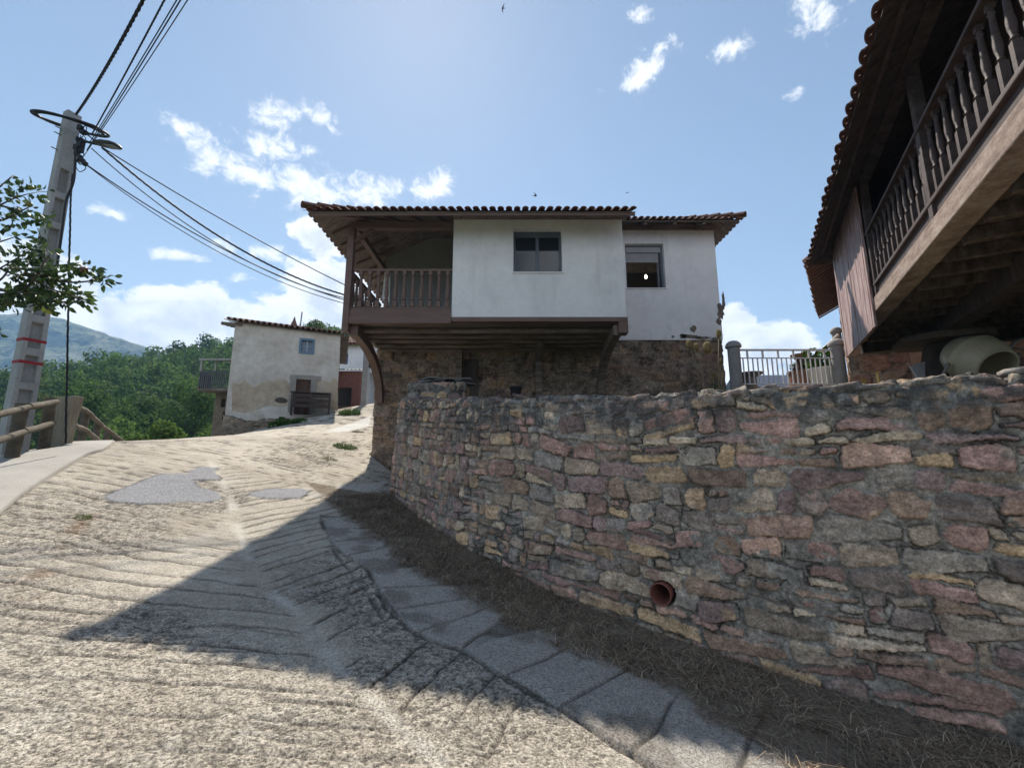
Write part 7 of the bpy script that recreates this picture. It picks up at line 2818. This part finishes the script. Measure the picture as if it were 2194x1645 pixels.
def build_woodland():
    """the wood on the hillside reads as one mass"""
    rs = random.Random(42)
    protos = []
    for k in range(7):
        r2 = random.Random(900 + k)
        protos.append(leaf_cloud(760, crown_blobs(r2, 1.0, 2.0, 13), 0.098, 300 + k, [(0.07, 0.12, 0.036), (0.085, 0.14, 0.04), (0.055, 0.10, 0.034), (0.11, 0.165, 0.045), (0.09, 0.145, 0.045)][:2 + k % 4], shell=0.6, flat=0.5, aspect=1.3))
    Vs, Fs, Cs, off = [], [], [], 0
    pts = []
    tries = 0
    while len(pts) < 560 and tries < 30000:
        tries += 1
        y = rs.uniform(50, 175)
        u = rs.uniform(-1.35, -0.33)
        x = u * y
        h = float(H(x, y))
        if h / y < 0.0 and y > 80:
            continue
        dmin = 4.6
        if any((x - q[0]) ** 2 + (y - q[1]) ** 2 < dmin ** 2 for q in pts):
            continue
        pts.append((x, y, h))
    for (x, y, h) in pts:
        V, F, C = protos[rs.randrange(len(protos))]
        s = rs.uniform(3.0, 4.6)
        a = rs.random() * 2 * pi
        ca, sa = cos(a), sin(a)
        W2 = np.stack([(V[:, 0] * ca - V[:, 1] * sa) * s + x, (V[:, 0] * sa + V[:, 1] * ca) * s + y, V[:, 2] * s * rs.uniform(0.9, 1.25) + h + EYE - s * 0.35], 1)
        t = rs.uniform(0.75, 1.3)
        Vs.append(W2)
        Fs.append(F + off)
        Cs.append(C * np.array((t * rs.uniform(0.9, 1.15), t, t)))
        off += len(V)
    o = quads_mesh('woodland', np.concatenate(Vs), np.concatenate(Fs), M_crown, None, np.concatenate(Cs))
    tag(o, 'dense green wood covering the hillside behind the houses', None, None, 'stuff')
    # scrub and hedges on the mountain
    V, F, C = protos[2]
    Vs, Fs, Cs, off = [], [], [], 0
    # bushes on the bank under the fence
    n = 90
    e = np.array(offset_line(FENCE_ALL, 1.0))
    d = np.array(offset_line(FENCE_ALL, 9.0))
    for k in range(n):
        i = rs.randrange(len(e))
        f = rs.random()
        q = e[i] * (1 - f) + d[i] * f
        z = float(G(*e[i])) * (1 - f) + f * (EYE - 5.2) - 0.8 * sin(f * pi)
        V, F, C = protos[rs.randrange(7)]
        s = rs.uniform(0.35, 0.7) * (0.6 + f)
        Vs.append(V * s + np.array((q[0], q[1], z - s * 0.9)))
        Fs.append(F + off)
        Cs.append(C * rs.uniform(0.8, 1.3))
        off += len(V)
    o = quads_mesh('bank_scrub', np.concatenate(Vs), np.concatenate(Fs), M_crown, None, np.concatenate(Cs))
    tag(o, 'low green scrub covering the bank below the fence', None, None, 'stuff')


build_woodland()


def build_fruit_tree():
    base = np.array((-7.6, 3.2, 0.0))
    base[2] = float(G(-6, 3.2)) - 0.9
    root = thing('fruit_tree', tuple(base), 'fruit tree whose leafy branches reach in over the left edge of the photo', 'tree')
    rs = random.Random(15)
    M = M_bark
    tw = MB()
    tips = []
    y0 = 4.6
    fork = np.array((-7.3, 3.4, base[2] + 2.2))
    b = MB()
    b.tube([base, (base[0] + 0.1, base[1] + 0.05, base[2] + 1.1), fork, fork + np.array((0.1, 0.2, 1.6)), fork + np.array((0.0, 0.4, 3.0))], [0.16, 0.13, 0.11, 0.07, 0.03], 10)
    paths = [
        # (depth, pixel path of a branch from the left edge to its tip)
        (4.6, [(-140, 560), (-60, 480), (0, 440), (45, 420), (90, 410)]), (4.6, [(-60, 480), (-20, 420), (18, 385), (30, 375)]), (4.7, [(0, 440), (40, 452), (80, 472), (96, 468)]),
        (4.6, [(-120, 560), (-40, 530), (10, 515), (40, 505)]), (4.5, [(-150, 650), (-60, 610), (0, 575), (50, 545), (82, 525)]), (4.5, [(0, 575), (40, 590), (90, 590), (120, 600)]),
        (4.5, [(50, 585), (100, 590), (140, 578), (185, 575), (206, 580)]), (4.55, [(120, 600), (160, 605), (205, 600), (236, 592)]), (4.5, [(-140, 650), (-50, 640), (20, 628), (80, 630), (120, 640), (150, 655)]),
        (4.6, [(80, 630), (130, 625), (165, 640), (200, 655)]), (4.4, [(-120, 690), (-40, 650), (10, 645), (40, 655)]), (4.45, [(20, 628), (60, 612), (95, 560), (92, 520), (80, 490)]),
        (4.5, [(60, 590), (100, 615), (150, 632), (185, 640)]), (4.6, [(-60, 620), (0, 600), (30, 560), (60, 552)]), (4.4, [(-100, 760), (-30, 720), (4, 712)]), (4.5, [(60, 630), (95, 655), (110, 660)]),
        (4.6, [(-40, 480), (10, 470), (50, 450), (70, 440)]), (4.65, [(-20, 500), (20, 490), (30, 462)]), (4.5, [(0, 620), (60, 640), (100, 645)]), (4.55, [(40, 575), (75, 580), (110, 570)])]
    V_, F_, C_, off = [], [], [], 0
    r = np.random.RandomState(8)
    for (y, pp) in paths:
        P = smooth_path3([np.array(at(px, py, y + rs.uniform(-0.15, 0.15))) for px, py in pp], 6)
        n = len(P)
        b.tube(P, [0.011 * (1 - i / n) + 0.003 for i in range(n)], 6)
        if pp[0][0] < -50:
            b.tube([fork + np.array((0.05, 0.1, rs.uniform(-0.3, 1.2))), (P[0] + fork) / 2 + np.array((0, 0, 0.15)), P[0]], [0.06, 0.035, 0.019], 7)
        L = 0
        for i in range(1, n):
            seg = P[i] - P[i - 1]
            m = max(1, int(np.linalg.norm(seg) / 0.010))
            for k in range(m):
                if rs.random() < (1.0 if P[i][0] / P[i][1] > -1.24 else 0.3):
                    p = P[i - 1] + seg * k / m
                    # leaf on a short stalk, hanging outward
                    dv = r.normal(size=3) * (1, 1, 0.8) + np.array((0, 0, -0.1))
                    dv /= np.linalg.norm(dv)
                    d2 = dv * 0.75 + seg / np.linalg.norm(seg) * 0.5 + np.array((0, 0, -0.15))
                    d2 /= np.linalg.norm(d2)
                    p = p + dv * rs.uniform(0.01, 0.11)
                    s = rs.uniform(0.055, 0.10)
                    nn = np.cross(d2, r.normal(size=3))
                    nn /= np.linalg.norm(nn)
                    ss = np.cross(nn, d2)
                    w = s * 0.27
                    pts = [p, p + d2 * s * .35 + ss * w + nn * w * .35, p + d2 * s * .7 + ss * w * .8 + nn * w * .2, p + d2 * s - nn * w * .3, p + d2 * s * .7 - ss * w * .8 + nn * w * .2, p + d2 * s * .35 - ss * w + nn * w * .35, p + d2 * s * .55]
                    V_ += pts
                    F_ += [(off, off + 1, off + 6), (off + 1, off + 2, off + 6), (off + 2, off + 3, off + 6), (off + 3, off + 4, off + 6), (off + 4, off + 5, off + 6), (off + 5, off, off + 6)]
                    c = np.array(rs.choice([(0.055, 0.095, 0.025), (0.045, 0.08, 0.028), (0.075, 0.115, 0.03), (0.04, 0.07, 0.03)])) * rs.uniform(0.75, 1.3)
                    C_ += [c] * 7
                    off += 7
    b.build('trunk', M, root, smooth=True)
    # the part of the crown outside the picture
    V2, F2, C2 = leaf_cloud(1500, [(-7.2, 3.6, base[2] + 3.8, 1.1, 1.0, 0.9), (-7.9, 2.9, base[2] + 4.3, 1.2, 1.1, 0.9), (-6.9, 3.0, base[2] + 4.6, 0.8, 0.8, 0.7)], 0.07, 4, [(0.055, 0.095, 0.025), (0.045, 0.08, 0.028)], shell=0.2)
    quads_mesh('crown', np.concatenate([np.array(V_), V2]), np.concatenate([np.array(F_), F2 + off]), M_leaf, root, np.concatenate([np.array(C_), C2]))
    for (px, py, rr, c) in ((102, 664, 0.05, (0.30, 0.33, 0.05)), (180, 578, 0.036, (0.2, 0.05, 0.03)), (62, 438, 0.034, (0.16, 0.17, 0.04)), (22, 648, 0.036, (0.2, 0.2, 0.05)), (66, 402, 0.03, (0.14, 0.16, 0.03))):
        b = MB()
        p = np.array(at(px, py, 4.5))
        b.lathe([(0, -rr * .85), (rr * .5, -rr * .8), (rr * .9, -rr * .35), (rr, 0.1 * rr), (rr * .8, rr * .6), (rr * .4, rr * .85), (0, rr * .7)], p, 14)
        b.tube([p + (0, 0, rr * .6), p + (0.004, 0, rr * 1.6)], 0.003, 5)
        o = b.build('apple', mat('apple_skin', [c, tuple(q * 1.25 for q in c)], scale=12, bump=0, rough=0.4, spec=0.4, var=0.1), root, smooth=True)


build_fruit_tree()


# ------------------------------------------------------------ swallows
def bird(px, py, y, label, span, heading, pitch, flap, roll):
    c = np.array(at(px, py, y))
    b = MB()
    L = span * 0.5
    b.lathe([(0.0, -L * .42), (L * .05, -L * .36), (L * .10, -L * .15), (L * .12, L * .08), (L * .10, L * .24), (L * .085, L * .34), (L * .06, L * .41), (0.012 * span, L * .47), (0.0, L * .50)], (0, 0, 0), 10, (0, 1, 0))
    for s in (-1, 1):       # swept, tapering wings and the forked tail
        f = flap[0 if s < 0 else 1]
        root, wr, tip = np.array((s * L * .06, L * .12, 0.02 * span)), np.array((s * span * .22 * cos(f), L * .24, span * .22 * sin(f))), np.array((s * span * .52 * cos(f * 1.1), -L * .22, span * .52 * sin(f * 1.1)))
        th = np.array((0, 0, 0.012 * span))
        poly = [root + (0, L * .14, 0), wr + (0, L * .06, 0), tip, wr + (0, -L * .20, 0), root + (0, -L * .16, 0)]
        b.add([p + th * (1 - .6 * (i == 2)) for i, p in enumerate(poly)] + [p - th * (1 - .6 * (i == 2)) for i, p in enumerate(poly)],
              [(0, 1, 3, 4), (1, 2, 3), (9, 8, 6, 5), (8, 7, 6), (0, 5, 6, 1), (1, 6, 7, 2), (2, 7, 8, 3), (3, 8, 9, 4), (4, 9, 5, 0)])
        t0 = np.array((0, -L * .34, 0))
        tail = [t0 + (s * L * .05, 0, 0), t0 + (s * L * .20, -L * .36, 0), t0 + (s * L * .03, -L * .14, 0), t0]
        b.add([p + th * .4 for p in tail] + [p - th * .4 for p in tail], [(0, 1, 2, 3), (7, 6, 5, 4), (0, 4, 5, 1), (1, 5, 6, 2), (2, 6, 7, 3), (3, 7, 4, 0)])
    b.v = [tuple(c + rot(p, heading, pitch, roll)) for p in b.v]
    o = b.build('swallow', mat('dark_plumage', [(0.02, 0.02, 0.028), (0.035, 0.033, 0.04)], bump=0, var=0.1), None, origin=tuple(c))
    tag(o, label, 'bird', 'swallows in flight')


def rot(p, h, q, r):
    x, y, z = p
    x, z = x * cos(r) + z * sin(r), -x * sin(r) + z * cos(r)
    y, z = y * cos(q) - z * sin(q), y * sin(q) + z * cos(q)
    return np.array((x * cos(h) - y * sin(h), x * sin(h) + y * cos(h), z))


bird(1078, 18, 14, 'swallow with swept wings high in the sky near the sun', 0.33, 1.2, 0.5, (0.1, 0.25), 1.1)
bird(1146, 420, 15, 'swallow with one raised wing just above the eave of the white house', 0.34, -1.35, 0.05, (1.25, 0.05), 0.15)
bird(1344, 413, 15, 'swallow with folded wings above the end of the main eave', 0.24, 1.9, -0.3, (-1.0, 0.9), 0.6)

# ------------------------------------------------------------ the air between here and the mountain
def build_haze():
    b = MB()
    b.box(-2700, 2700, -2400, 1000, -90, 300)
    m = bpy.data.materials.new('haze_air')
    m.use_nodes = True
    nt = m.node_tree
    nt.nodes.clear()
    out = nt.nodes.new('ShaderNodeOutputMaterial')
    v = nt.nodes.new('ShaderNodeVolumePrincipled')
    v.inputs['Color'].default_value = (0.30, 0.58, 1.0, 1)
    v.inputs['Density'].default_value = 0.00038
    v.inputs['Anisotropy'].default_value = 0.2
    nt.links.new(v.outputs[0], out.inputs['Volume'])
    o = b.build('haze', m, None)
    tag(o, 'thin bluish summer haze in the valley air', None, None, 'stuff')


USE_HAZE = True
if USE_HAZE:
    build_haze()
